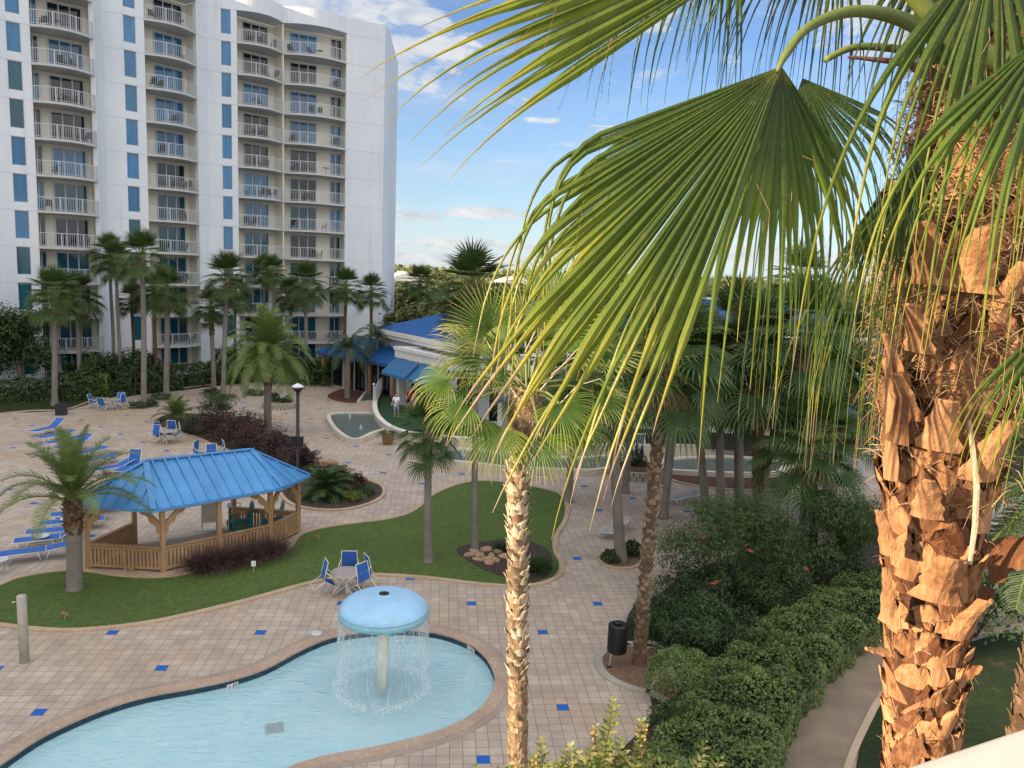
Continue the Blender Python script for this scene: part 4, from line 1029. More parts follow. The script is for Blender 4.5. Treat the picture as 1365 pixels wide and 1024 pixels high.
table_set(222, 590, 'left of the burgundy shrubs', [(250, .84, .5, 'tipped against the near side of the table left of the burgundy shrubs'), (165, .84, .5, 'tipped at the left of the table left of the burgundy shrubs'), (20, .84, .5, 'tipped at the right of the table left of the burgundy shrubs'), (90, .84, .5, 'behind the table left of the burgundy shrubs')])
table_set(279, 617, 'just above the gazebo roof', [(170, .84, .5, 'tipped at the left of the table above the gazebo roof'), (-60, .84, .5, 'tipped at the near side of the table above the gazebo roof'), (30, .84, .5, 'tipped at the right of the table above the gazebo roof')])
table_set(150, 545, 'by the far hedge', [(180, 1.25, 0, 'standing apart at the left of the far hedge table'), (262, .9, 0, 'with its back to the camera at the far hedge table'), (-15, .85, .3, 'at the right of the far hedge table'), (90, .9, 0, 'behind the far hedge table')])
# pale loungers in the right part of the courtyard
a = G(809, 720); b = G(828, 704); o = make_lounger(0.12); o.location = ((a.x + b.x) / 2, (a.y + b.y) / 2, .003); o.rotation_euler = (0, 0, math.atan2(b.y - a.y, b.x - a.x) - PI / 2)
tag(o, 'pale grey lounger behind the grey palm trunk', 'sun lounger')
o2 = copy_tree(o); a = G(896, 676); b = G(925, 664); o2.location = ((a.x + b.x) / 2, (a.y + b.y) / 2, .003); o2.rotation_euler = (0, 0, math.atan2(b.y - a.y, b.x - a.x) - PI / 2 - .2)
tag(o2, 'pale grey lounger standing free above the oleander', 'sun lounger')
pale = basic('pale_sling', (.36, .33, .33), .75, .12, 6)
for q in (o, o2):
    for ch in [x for x in COL.objects if x.parent == q and 'sling' in x.name]:
        if q is o: ch.data.materials[0] = pale
# ------------------------------------------------------------------ mushroom fountain
fc_ = G(510, 912, -.12); fx, fy = fc_.x, fc_.y
mf = thing('mushroom_fountain', 'pale blue mushroom fountain raining water into the wading pool', 'fountain', (fx, fy, -.48))
zr = zat(fx, fy, 822); zr = max(1.75, min(2.1, zr)); R0 = 1.13
m_ = MB(); m_.tube([(fx, fy, -.48), (fx, fy, zr + .2)], .15, 20); m_.lathe([(.22, -.48), (.22, -.44), (.16, -.42)], (fx, fy, 0), 20); m_.build('column', basic('ivory_column', (.72, .70, .60), .45, .07, 3), mf, True)
prof = [(R0 * .55, zr + .02), (R0 * .97, zr - .02)]; m_ = MB()
dome = [(R0, zr + .17)] + [(R0 * math.cos(a), zr + .17 + .42 * math.sin(a)) for a in [R_(x) for x in range(6, 90, 7)]] + [(.06, zr + .59)]
m_.lathe(dome, (fx, fy, 0), 56); m_.build('cap', M['dome'], mf, True)
m_ = MB(); m_.lathe([(.15, zr + .10), (R0 * .9, zr + .03), (R0 * .985, zr), (R0 + .008, zr + .03), (R0 + .008, zr + .165), (R0 - .02, zr + .172)], (fx, fy, 0), 56); m_.build('rim_band', M['domeband'], mf, True)
m_ = MB(); m_.lathe([(.13, zr + .575), (.13, zr + .60), (.10, zr + .605)], (fx, fy, 0), 20); m_.lathe([(.05, zr + .6), (.05, zr + .612)], (fx, fy, 0), 12); m_.build('nozzle', M['black'], mf, True)
rg = random.Random(8); m_ = MB()
for k in range(1500):
    a = rg.uniform(0, 2 * PI); r = R0 + .0 + rg.uniform(0, .02); z0 = zr + .01 - (0 if rg.random() < .35 else rg.uniform(0, 1.6)); ln = rg.uniform(.25, 1.0); z1 = max(-.16, z0 - ln)
    if z0 < z1 + .03: continue
    rr = r + (zr - z0) * .03; w_ = rg.uniform(.0015, .006); tx, ty = -math.sin(a) * w_, math.cos(a) * w_
    x, y = fx + rr * math.cos(a), fy + rr * math.sin(a)
    m_.tube([(x, y, z0), (x, y, (z0 + z1) / 2), (x, y, z1)], [w_ * .5, w_, w_ * .4], 4)
m_.build('water_curtain', M['spray'], mf)
m_ = MB()
for k in range(3800):
    a = rg.uniform(0, 2 * PI); r = R0 + rg.gauss(0, .20); s_ = rg.uniform(.004, .020) * (1.3 - min(1, abs(r - R0) * 3)); x, y = fx + r * math.cos(a), fy + r * math.sin(a)
    n = 6; ph = rg.random() * 6; ex = rg.uniform(.5, 1)
    vs = [(x + s_ * math.cos(ph + 2 * PI * j / n), y + s_ * ex * math.sin(ph + 2 * PI * j / n), -.160 + .002 * (k % 4)) for j in range(n)] + [(x, y, -.156 + s_ * .5 + .002 * (k % 4))]
    m_.add(vs, [(j, (j + 1) % n, n) for j in range(n)])
m_.build('foam', M['foam'], mf)
# drain grate on the pool floor, seen through the water
gcen = G(366, 969, -.38); t = thing('drain_grate', 'square grey drain grate under the water of the wading pool', 'drain', (gcen.x, gcen.y, -.415), rz=.35); m_ = MB()
for k in range(9):
    m_.box((-.2 + k * .05, 0, .012), (.018, .42, .02)); m_.box((0, -.2 + k * .05, .010), (.42, .018, .018))
m_.build('grate', M['graypave'], t, world=False)
# depth marker tiles with their lettering
SEG = {'1': 'bc', 'F': 'aefg', 'T': 'aM', 'I': 'bc'}
def glyph(mb, ch, ox, oz, h, M4):
    w_ = h * .55; th = h * .2
    bars = {'1': [(.5, .5, .22, 1)], 'F': [(.15, .5, .25, 1), (.5, .92, .9, .18), (.42, .55, .7, .16)], 'T': [(.5, .5, .24, 1), (.5, .92, 1, .18)], '0': [(.12, .5, .24, 1), (.88, .5, .24, 1), (.5, .92, .9, .16), (.5, .08, .9, .16)]}[ch]
    for cx, cy, sx, sy in bars:
        mb.box(M4 @ Vector((ox + cx * w_, -.004, oz + cy * h)), (sx * w_, .004, sy * h), M=M4.to_3x3())
def depth_tile(px, py, px2, py2, label, mirror=False):
    a = G(px, py, -.07); b = G(px2, py2, -.07); d = (b - a); d.z = 0; L = d.length; d.normalize(); nrm = Vector((d.y, -d.x, 0))
    c = (a + b) / 2
    if (CAM - c).dot(nrm) < 0: nrm = -nrm; d = -d
    M3 = Matrix((d, -nrm, Vector((0, 0, 1)))).transposed(); M4 = M3.to_4x4(); M4.translation = c + nrm * .03
    t = thing('depth_marker', label, 'sign', tuple(c)); m_ = MB(); m_.box(M4 @ Vector((0, .01, -.02)), (L, .02, .145), M=M3); m_.build('tile', M['rail'], t)
    m_ = MB(); h = .10; x = -L * .38
    for ch in '1 FT':
        if ch != ' ': glyph(m_, ch, x, -.07, h, M4)
        x += L * .2
    m_.build('lettering', M['black'], t)
depth_tile(302, 916, 317, 911, 'white depth tile with black lettering 1 FT on the left side of the wading pool')
depth_tile(624, 862, 633, 869, 'white depth tile with black lettering on the far right rim of the wading pool')
# skimmer lids
for px, py, w_ in ((422, 845, 'on the coping beside the left of the mushroom fountain'),):
    c = G(px, py); m_ = MB(); m_.lathe([(.16, 0.005), (.16, .03), (.12, .045)], (c.x, c.y, 0), 20); tag(m_.build('skimmer_lid', M['rail'], origin=(c.x, c.y, 0)), 'round white skimmer lid ' + w_, 'lid')
# ------------------------------------------------------------------ shower post
c = G(33, 884); t = thing('shower_post', 'round concrete shower post with a push tap at the left of the pool deck', 'shower', tuple(c)); m_ = MB(); m_.lathe([(.115, 0), (.115, 1.83), (.10, 1.85)], tuple(c), 20); m_.build('post', M['concrete'], t, True)
m_ = MB(); m_.tube([c + Vector((-.10, -.06, 1.70)), c + Vector((-.17, -.10, 1.70)), c + Vector((-.17, -.10, 1.66))], .018, 6); m_.build('shower_head', M['steel'], t, True)
m_ = MB(); m_.tube([c + Vector((-.10, -.06, .45)), c + Vector((-.16, -.09, .45))], .02, 6); m_.build('foot_tap', M['steel'], t, True)
m_ = MB(); m_.lathe([(.16, 0.004), (.14, .02)], tuple(c), 20); m_.build('base_plate', M['concrete'], t)
# ------------------------------------------------------------------ litter bins
c = G(821, 888); t = thing('litter_bin', 'round black slatted litter bin on a single leg beside the straw bed', 'litter bin', tuple(c)); cx, cy = c.x, c.y
zb = .42; m_ = MB(); m_.lathe([(.23, zb), (.25, zb + .03), (.25, zb + .78), (.23, zb + .80), (.12, zb + .80), (.12, zb + .76), (.2, zb + .72)], (cx, cy, 0), 28); m_.build('drum', M['black'], t, True)
m_ = MB()
for k in range(30): a = 2 * PI * k / 30; m_.box((cx + .262 * math.cos(a), cy + .262 * math.sin(a), zb + .40), (.012, .034, .74), a)
m_.build('slats', M['black'], t)
m_ = MB(); m_.lathe([(.10, zb + .79), (.11, zb + .84), (.07, zb + .86)], (cx, cy, 0), 16); m_.build('lid', M['black'], t)
m_ = MB(); m_.tube([(cx - .2, cy - .12, 0), (cx - .14, cy - .05, zb + .05)], .025, 8); m_.lathe([(.07, 0), (.07, .03)], (cx - .2, cy - .12, 0), 12); m_.build('leg', M['steel'], t)
c = G(82, 553); t = thing('litter_bin', 'square black litter bin beside the leftmost grey palm trunk', 'litter bin', tuple(c)); m_ = MB(); m_.box(c + Vector((0, 0, .34)), (.62, .62, .66), .3); m_.box(c + Vector((0, 0, .71)), (.66, .66, .07), .3); m_.build('box', M['black'], t)
m_ = MB(); m_.lathe([(.18, .74), (.16, .77)], tuple(c), 14); m_.build('opening', M['darkvoid'], t)
# ------------------------------------------------------------------ lamp post
Y = 38.5; lp_ = GX(397, Y); top = zat(lp_.x, Y, 520); t = thing('lamp_post', 'tall black lamp post with white cap behind the gazebo roof', 'street lamp', tuple(lp_)); bx, by = lp_.x, lp_.y
m_ = MB(); m_.lathe([(.16, 0), (.14, .3), (.09, .4), (.085, top - .1)], (bx, by, 0), 14); m_.build('pole', M['black'], t, True)
m_ = MB(); m_.lathe([(.10, top - .1), (.24, top + .02), (.27, top + .12), (.22, top + .14)], (bx, by, 0), 18); m_.build('lamp_head', M['black'], t, True)
m_ = MB(); m_.lathe([(.30, top + .14), (.26, top + .22), (.10, top + .30), (.02, top + .34)], (bx, by, 0), 18); m_.build('lamp_cap', M['white'], t, True)
for s in (-.17, .17):
    m_ = MB(); zz = zat(bx, by, 588); m_.box((bx + s, by - .05, zz), (.24, .22, .46), .1); m_.build('speaker_box', M['black'], t)
# lawn spotlights
for px, py, lb in ((87, 827, 'small brown spotlight on a stake in the lower left lawn'), (175, 766, 'small brown spotlight on a stake in front of the gazebo steps'), (424, 722, 'small brown spotlight on a stake in the lawn right of the gazebo')):
    c = G(px, py); t = thing('garden_spotlight', lb, 'garden light', tuple(c)); m_ = MB(); m_.tube([c, c + Vector((0, 0, .16))], .018, 6); m_.build('stake', M['concrete'], t)
    m_ = MB(); m_.tube([c + Vector((.05, .03, .14)), c + Vector((-.06, -.04, .24))], [.05, .07], 10); m_.build('lamp', M['pot'], t)
# small white tag in the grass tufts
c = G(338, 764); m_ = MB(); m_.box(c + Vector((0, 0, .34)), (.15, .015, .19), .3); m_.tube([c, c + Vector((0, 0, .3))], .008, 5); tag(m_.build('plant_tag', M['white'], origin=tuple(c)), 'small white tag standing among the purple grass tufts', 'sign')
# closed umbrellas behind the round planter
for k, (px, py) in enumerate(((840, 626), (847, 625), (854, 627))):
    c = G(px, py); t = thing('folded_umbrella', 'closed dark umbrella on a white stand behind the round stone planter, ' + ('left', 'middle', 'right')[k] + ' of three', 'umbrella', tuple(c), 'closed umbrellas behind the planter')
    m_ = MB(); m_.lathe([(.16, .05), (.2, .3), (.10, .75)], tuple(c), 12); m_.build('stand', M['white'], t, True)
    m_ = MB(); m_.lathe([(.13, .72), (.14, .9), (.05, 1.4), (.01, 1.5)], tuple(c), 12); m_.build('cover', M['navy'], t, True)
# flower pot
c = G(517, 592); t = thing('flower_pot', 'terracotta pot with a drooping plant at the tip of the fountain basin', 'plant pot', tuple(c)); m_ = MB(); m_.lathe([(.28, 0), (.42, .62), (.46, .66), (.40, .68)], tuple(c), 18); m_.build('pot', M['pot'], t, True)
POT = (c, t)
# boulders in the mulch bed
rg = random.Random(5); k = 0
def rock(c, s, label, group, rot):
    me = bpy.data.meshes.new('rock'); import bmesh; bm = bmesh.new(); bmesh.ops.create_icosphere(bm, subdivisions=3, radius=1)
    for v in bm.verts:
        n = noise.noise(v.co * 1.3 + Vector(c) * 3); v.co *= 1 + .35 * n; v.co.x *= s[0]; v.co.y *= s[1]; v.co.z *= s[2]
    bm.to_mesh(me); bm.free(); me.materials.append(M['rock']); o = bpy.data.objects.new('rock', me); COL.objects.link(o); o.location = (c[0], c[1], c[2] + s[2] * .5); o.rotation_euler = (0, 0, rot)
    return tag(o, label, 'rock', group)
for px, py in ((632, 738), (640, 742), (648, 736), (655, 744), (663, 738), (647, 749), (636, 748), (660, 750), (652, 753), (670, 745), (626, 742)):
    c = G(px, py); rock((c.x, c.y, .04), (rg.uniform(.16, .26), rg.uniform(.1, .17), rg.uniform(.07, .12)), 'tan rock in the dark mulch bed at the foot of the middle palm', 'tan rocks in the mulch bed', rg.uniform(0, 3))
c = G(876, 952); rock((c.x, c.y, .03), (.2, .15, .12), 'pale rock left of the small dark shrub by the hedge', 'rocks by the hedge', .3)
c = G(917, 948); rock((c.x, c.y, .03), (.22, .18, .15), 'pale rock right of the small dark shrub by the hedge', 'rocks by the hedge', 1.0)
c = G(428, 622); rock((c.x, c.y, .05), (.8, .35, .28), 'long low tan boulder at the back of the fern bed', 'tan boulders', .2)
# ------------------------------------------------------------------ people on the patio
def person(label, c, rz, shirt, shorts, arm=(.1, .1), z=.31):
    t = bpy.data.objects.new('person', None); COL.objects.link(t); t.location = (c[0], c[1], z); t.rotation_euler = (0, 0, rz); tag(t, label, 'person')
    def skin(name, verts, edges, rad, mt, par, sub=2):
        me = bpy.data.meshes.new(name); me.from_pydata(verts, edges, []); me.materials.append(mt)
        o = bpy.data.objects.new(name, me); COL.objects.link(o); o.parent = par
        o.modifiers.new('skin', 'SKIN'); me.skin_vertices[0].data
        for i, r in enumerate(rad):
            sv = me.skin_vertices[0].data[i]; sv.radius = (r, r) if not hasattr(r, '__len__') else r; sv.use_root = (i == 0)
        md = o.modifiers.new('sub', 'SUBSURF'); md.levels = sub; md.render_levels = sub
        o.modifiers['skin'].use_smooth_shade = True
        return o
    s1, s2 = arm
    v = [(0, 0, .95), (0, 0, 1.15), (0, 0, 1.36), (0, 0, 1.48), (0, .01, 1.60), (0, .01, 1.70),
         (.10, 0, .90), (.11, .03, .50), (.11, -.02, .09), (.11, .12, .04), (-.10, 0, .90), (-.12, -.06, .50), (-.12, -.14, .10), (-.12, 0, .04),
         (.19, 0, 1.40), (.25, s1 * .4, 1.14), (.24, s1 * .4 + .14, .93), (.24, s1 * .4 + .2, .86), (-.19, 0, 1.40), (-.26, s2 * .4, 1.14), (-.23, s2 * .4 + .16, .96), (-.22, s2 * .4 + .22, .90)]
    e = [(0, 1), (1, 2), (2, 3), (3, 4), (4, 5), (0, 6), (6, 7), (7, 8), (8, 9), (0, 10), (10, 11), (11, 12), (12, 13), (2, 14), (14, 15), (15, 16), (16, 17), (2, 18), (18, 19), (19, 20), (20, 21)]
    r = [.13, .12, .13, .05, .095, .075, .085, .058, .042, .035, .085, .058, .042, .035, .05, .042, .032, .03, .05, .042, .032, .03]
    skin('body', v, e, r, M['skin'], t)
    skin('shirt', [(0, 0, .92), (0, 0, 1.15), (0, 0, 1.38), (.19, 0, 1.41), (.245, s1 * .3, 1.2), (-.19, 0, 1.41), (-.25, s2 * .3, 1.2)], [(0, 1), (1, 2), (2, 3), (3, 4), (2, 5), (5, 6)], [.165, .155, .155, .075, .07, .075, .07], shirt, t)
    skin('shorts', [(0, 0, .93), (.10, 0, .86), (.115, .02, .56), (-.10, 0, .86), (-.12, -.04, .56)], [(0, 1), (1, 2), (0, 3), (3, 4)], [.155, .11, .095, .11, .095], shorts, t)
    skin('hair', [(0, -.015, 1.69), (0, -.03, 1.76)], [(0, 1)], [.10, .075], M['hair'], t, 2)
    return t
c = G(528, 557, .31); person('person in loose white top and pale shorts standing on the turf patio by the column', c, R_(160), M['shirtw'], M['denim'], (.2, .5))
c = G(545, 548, .31); person('person in a rust red top in the shade under the first awning', c, R_(200), M['shirtr'], M['navy'], (.5, .2))
c = G(556, 546, .31); person('person in dark clothes at the back of the patio right of the red top', c, R_(100), M['navy'], M['denim'], (.1, .6))
# patio furniture under the canopy
for k, (px, py) in enumerate(((566, 556), (585, 566), (612, 572), (640, 578))):
    c = G(px, py, .31); t = thing('bistro_table', 'small dark round table under the clubhouse canopy, ' + ('first', 'second', 'third', 'fourth')[k] + ' from the left column', 'table', tuple(c), 'bistro tables under the canopy'); m_ = MB(); m_.lathe([(.38, .72), (.38, .75)], n=18); m_.build('table_top', M['black'], t, False, False); m_ = MB(); m_.lathe([(.2, 0), (.03, .04), (.03, .72)], n=10); m_.build('pedestal', M['black'], t, False, False)
# ------------------------------------------------------------------ our own balcony rail, low in the right corner
A_ = G(1166, 1026, 9.93); B2 = G(1400, 950, 9.93); d = (B2 - A_); d.z = 0; d.normalize(); nr = Vector((d.y, -d.x, 0))
t = thing('balcony_rail', 'broad cream balcony rail cutting across the bottom right corner', 'railing', (A_.x, A_.y, 8.9))
m_ = MB(); a = A_ - d * 2.5; b = B2 + d * 6; w_ = .22
import bmesh as _bm
m_.beam(a + nr * w_ / 2 - Vector((0, 0, .03)), b + nr * w_ / 2 - Vector((0, 0, .03)), w_, .06)
cap = m_.build('rail_cap', basic('cream_rail_paint', (.60, .57, .48), .5, .03, 2), t); bv = cap.modifiers.new('bevel', 'BEVEL'); bv.width = .022; bv.segments = 4
m_ = MB(); m_.beam(a + nr * .12 - Vector((0, 0, .55)), b + nr * .12 - Vector((0, 0, .55)), .08, .96); m_.build('parapet', M['stucco'], t)
# ------------------------------------------------------------------ foliage builders
DOWN = Vector((0, 0, -1))
def rvec(rg):
    while True:
        v = Vector((rg.uniform(-1, 1), rg.uniform(-1, 1), rg.uniform(-1, 1)))
        if .05 < v.length < 1: return v.normalized()
def segment(mb, p, d, side, nrm, L, s_f, w_of, grav, steps, mi=0, tint=(0, 1), fold=.3, kick=None, rg=None, hang=1.0, wave=0.0):
    """one leaf segment: straight while joined, then bending down under its own weight; V folded"""
    ds = L / steps; pts = []; p = Vector(p); d = Vector(d).normalized(); side = Vector(side).normalized()
    rows = []
    for i in range(steps + 1):
        s = i * ds; w_ = w_of(s / L, s)
        sd_ = (side - d * side.dot(d)); sd_ = sd_.normalized() if sd_.length > 1e-5 else d.orthogonal().normalized()
        nn = sd_.cross(d)
        if nn.dot(nrm) < 0: nn = -nn
        rows.append((p - sd_ * w_ * .5, p + nn * w_ * fold, p + sd_ * w_ * .5))
        if s >= s_f:
            u = (s - s_f) / max(1e-4, L - s_f)
            d = (d + DOWN * grav * ds * (.4 + 1.6 * u)).normalized()
            if wave and rg: d = (d + rvec(rg) * wave).normalized()
        p = p + d * ds
    o = len(mb.v)
    for r in rows: mb.v.extend([tuple(q) for q in r])
    if mb.pv is not None:
        for i in range(len(rows)):
            for j in range(3): mb.pv[o + i * 3 + j] = tint[0] + (tint[1] - tint[0]) * (i / steps) + (.04 if j == 1 else 0)
    for i in range(steps):
        a = o + i * 3; b = a + 3; t = tint[0] + (tint[1] - tint[0]) * ((i + .5) / steps)
        for q in ((a, a + 1, b + 1, b), (a + 1, a + 2, b + 2, b + 1)): mb.f.append(q); mb.mi.append(mi); mb.a.append(t)
    return p
def fan(mb, H, axis, nrm, R, nseg, span, grav, rg, steps=3, fuse=.5, mi=0, tip=.9, base=.1, fold=.25, cup=.15, wave=0.0):
    axis = Vector(axis).normalized(); nrm = Vector(nrm); nrm = (nrm - axis * nrm.dot(axis)).normalized(); side = axis.cross(nrm)
    da = 2 * span / nseg
    for k in range(nseg):
        th = -span + da * (k + .5); th += rg.uniform(-.12, .12) * da
        d = axis * math.cos(th) + side * math.sin(th) + nrm * cup * (abs(th) / span) ** 2
        sd_ = side * math.cos(th) - axis * math.sin(th)
        L = R * (.72 + .28 * math.cos(th * .9)) * rg.uniform(.9, 1.08); sf = L * fuse * rg.uniform(.85, 1.1)
        wf = lambda u, s, sf=sf, L=L: (max(.004, 2 * math.tan(da / 2) * s) if s <= sf else max(.002 * R, 2 * math.tan(da / 2) * sf * max(0, 1 - ((s - sf) / (L - sf))) ** .7))
        tb = base + rg.uniform(-.08, .08)
        segment(mb, H, d, sd_, nrm, L, sf, wf, grav / R, steps, mi, (tb, tip + rg.uniform(-.15, .1)), fold, rg=rg, wave=wave)
def stalk(mb, a, b, r0, r1, sag=.1, mi=1, n=4, tint=.5, seg=5):
    a = Vector(a); b = Vector(b); m_ = (a + b) / 2 + Vector((0, 0, sag)); pts = []
    for i in range(n + 1):
        t = i / n; pts.append(a * (1 - t) ** 2 + m_ * 2 * t * (1 - t) + b * t * t)
    mb.tube(pts, [r0 + (r1 - r0) * i / n for i in range(n + 1)], seg, mi, tint); return pts
def fan_crown(seed, nl=34, R=.8, pet=.9, nseg=20, steps=3, skirt=10, mi_leaf=0, tip=.9):
    """a whole fan palm crown about its origin"""
    rg = random.Random(seed); mb = MB()
    for k in range(nl):
        t = (k + .5) / nl; az = k * 2.39996 + rg.uniform(-.25, .25); el = R_(84 - 122 * t ** 1.05 + rg.uniform(-10, 10))
        d = Vector((math.cos(az) * math.cos(el), math.sin(az) * math.cos(el), math.sin(el)))
        pl_ = pet * (.75 + .35 * t) * rg.uniform(.85, 1.1); a = Vector((0, 0, .1 - .45 * t)) + d * .1; b = a + d * pl_ + Vector((0, 0, -.18 * t * pl_))
        pts = stalk(mb, a, b, .024, .012, .10 * pl_, 1, 3, .5, 4)
        dd = (pts[-1] - pts[-2]).normalized(); dd = (dd + DOWN * (.15 + .35 * t)).normalized()
        up_ = Vector((0, 0, 1)) if abs(dd.z) < .85 else Vector((math.cos(az), math.sin(az), 0)) * (-1 if dd.z > 0 else 1)
        fan(mb, pts[-1], dd, up_, R * rg.uniform(.85, 1.1), nseg, R_(95), 0.7 + 1.5 * t, rg, steps, .45, mi_leaf, tip, .1 + .3 * rg.random())
    for k in range(skirt):      # dry hanging fronds under the green ones
        az = rg.uniform(0, 2 * PI); d = Vector((math.cos(az) * .5, math.sin(az) * .5, -.9)).normalized(); a = Vector((math.cos(az) * .12, math.sin(az) * .12, -.3))
        b = a + d * pet * .5; stalk(mb, a, b, .02, .01, 0, 2, 2, .5, 4)
        fan(mb, b, d, Vector((math.cos(az), math.sin(az), .3)), R * .7, 10, R_(50), 2.5, rg, 2, .3, 2, .9, .2)
    return mb
def frond(mb, base, az, el, L, rg, leaf=.35, nleaf=36, grav=1.0, mi=0, lw=.025, mr=1, curl=.55, tint=.5, droop=.6, steps=10):
    p = Vector(base); d = Vector((math.cos(az) * math.cos(el), math.sin(az) * math.cos(el), math.sin(el))); pts = [p.copy()]; ds = L / steps
    for i in range(steps):
        p = p + d * ds; pts.append(p.copy()); d = (d + DOWN * grav * ds / L * (.5 + 1.6 * i / steps)).normalized()
    mb.tube(pts, [.022 * (1 - .85 * i / steps) * L / 2 + .004 for i in range(steps + 1)], 4, mr, .6)
    for k in range(nleaf):
        t = .14 + .86 * (k + .5) / nleaf; f = t * steps; i = min(steps - 1, int(f)); q = pts[i].lerp(pts[i + 1], f - i); tn = (pts[i + 1] - pts[i]).normalized()
        sd_ = tn.cross(Vector((0, 0, 1))); sd_ = sd_.normalized() if sd_.length > .05 else Vector((-math.sin(az), math.cos(az), 0)); up_ = sd_.cross(tn)
        ll = leaf * (math.sin(PI * min(1, t * .93 + .05)) ** .6) * rg.uniform(.85, 1.1) + leaf * .12
        for s in (-1, 1):
            dd = (sd_ * s * .85 + tn * curl + up_ * rg.uniform(.05, .35)).normalized(); m1 = q + dd * ll * .55; e = q + (dd + DOWN * droop).normalized() * ll * .5 + dd * ll * .5
            wv = tn * lw; tt = tint + rg.uniform(-.2, .25)
            mb.add([q - wv * .5, q + wv * .5, m1 + wv * .5, m1 - wv * .5, e], [(0, 1, 2, 3), (3, 2, 4)], mi, tt)
def feather_crown(seed, n=34, L=2.4, leaf=.38, nleaf=34, grav=1.3, lw=.028, e0=85, e1=-20, droop=.6):
    rg = random.Random(seed); mb = MB()
    for k in range(n):
        t = (k + .5) / n; frond(mb, (0, 0, .05 - .2 * t), k * 2.39996 + rg.uniform(-.2, .2), R_(e0 + (e1 - e0) * t + rg.uniform(-6, 6)), L * rg.uniform(.85, 1.08) * (.8 + .25 * t), rg, leaf, nleaf, grav * (.8 + .5 * t), 0, lw, 1, .55, .35 + .3 * rg.random(), droop)
    return mb
def leaves(mb, c, rad, n, size, rg, mi=0, shell=.55, asp=.5, up=.3, lump=.25, freq=1.4, floor=True):
    """leaf blades through the outer part of an uneven ellipsoid"""
    c = Vector(c)
    for _ in range(n):
        d = rvec(rg)
        if floor and d.z < -.25: d.z = -d.z
        b = 1 + lump * noise.noise(Vector((d.x * freq + c.x, d.y * freq + c.y, d.z * freq + c.z)) * 1.6) * 1.8
        r = b * (shell + (1 - shell) * rg.random() ** .5); p = c + Vector((d.x * rad[0], d.y * rad[1], d.z * rad[2])) * r
        nn = (d + rvec(rg) * .9 + Vector((0, 0, up))).normalized(); a = nn.orthogonal().normalized(); a = Matrix.Rotation(rg.uniform(0, 6.28), 3, nn) @ a; bb = nn.cross(a)
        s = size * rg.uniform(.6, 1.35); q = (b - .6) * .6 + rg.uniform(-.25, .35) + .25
        mb.add([p - a * s, p - bb * s * asp + nn * s * .15, p + a * s, p + bb * s * asp + nn * s * .15], [(0, 1, 2, 3)], mi, q)
def trunk_mb(a, b, r0, r1, n=10, rg=None, flare=1.35, rings=None, wob=.02):
    mb = MB(); a = Vector(a); b = Vector(b); L = (b - a).length; k = max(8, int(L / .12)); pts = []; rad = []
    for i in range(k + 1):
        t = i / k; p = a.lerp(b, t) + Vector((math.sin(t * 5 + a.x) * wob * L * .2, math.cos(t * 4 + a.y) * wob * L * .2, 0)) * (math.sin(PI * t)); pts.append(p)
        r = r0 + (r1 - r0) * t; r *= 1 + (flare - 1) * math.exp(-t * L / .35)
        if rings: r *= 1 + rings * (.5 + .5 * math.sin(t * L * 2 * PI / .12 * .5 + i)) * random.Random(i).uniform(.6, 1)
        rad.append(r)
    mb.tube(pts, rad, n, 0, .5); return mb, pts
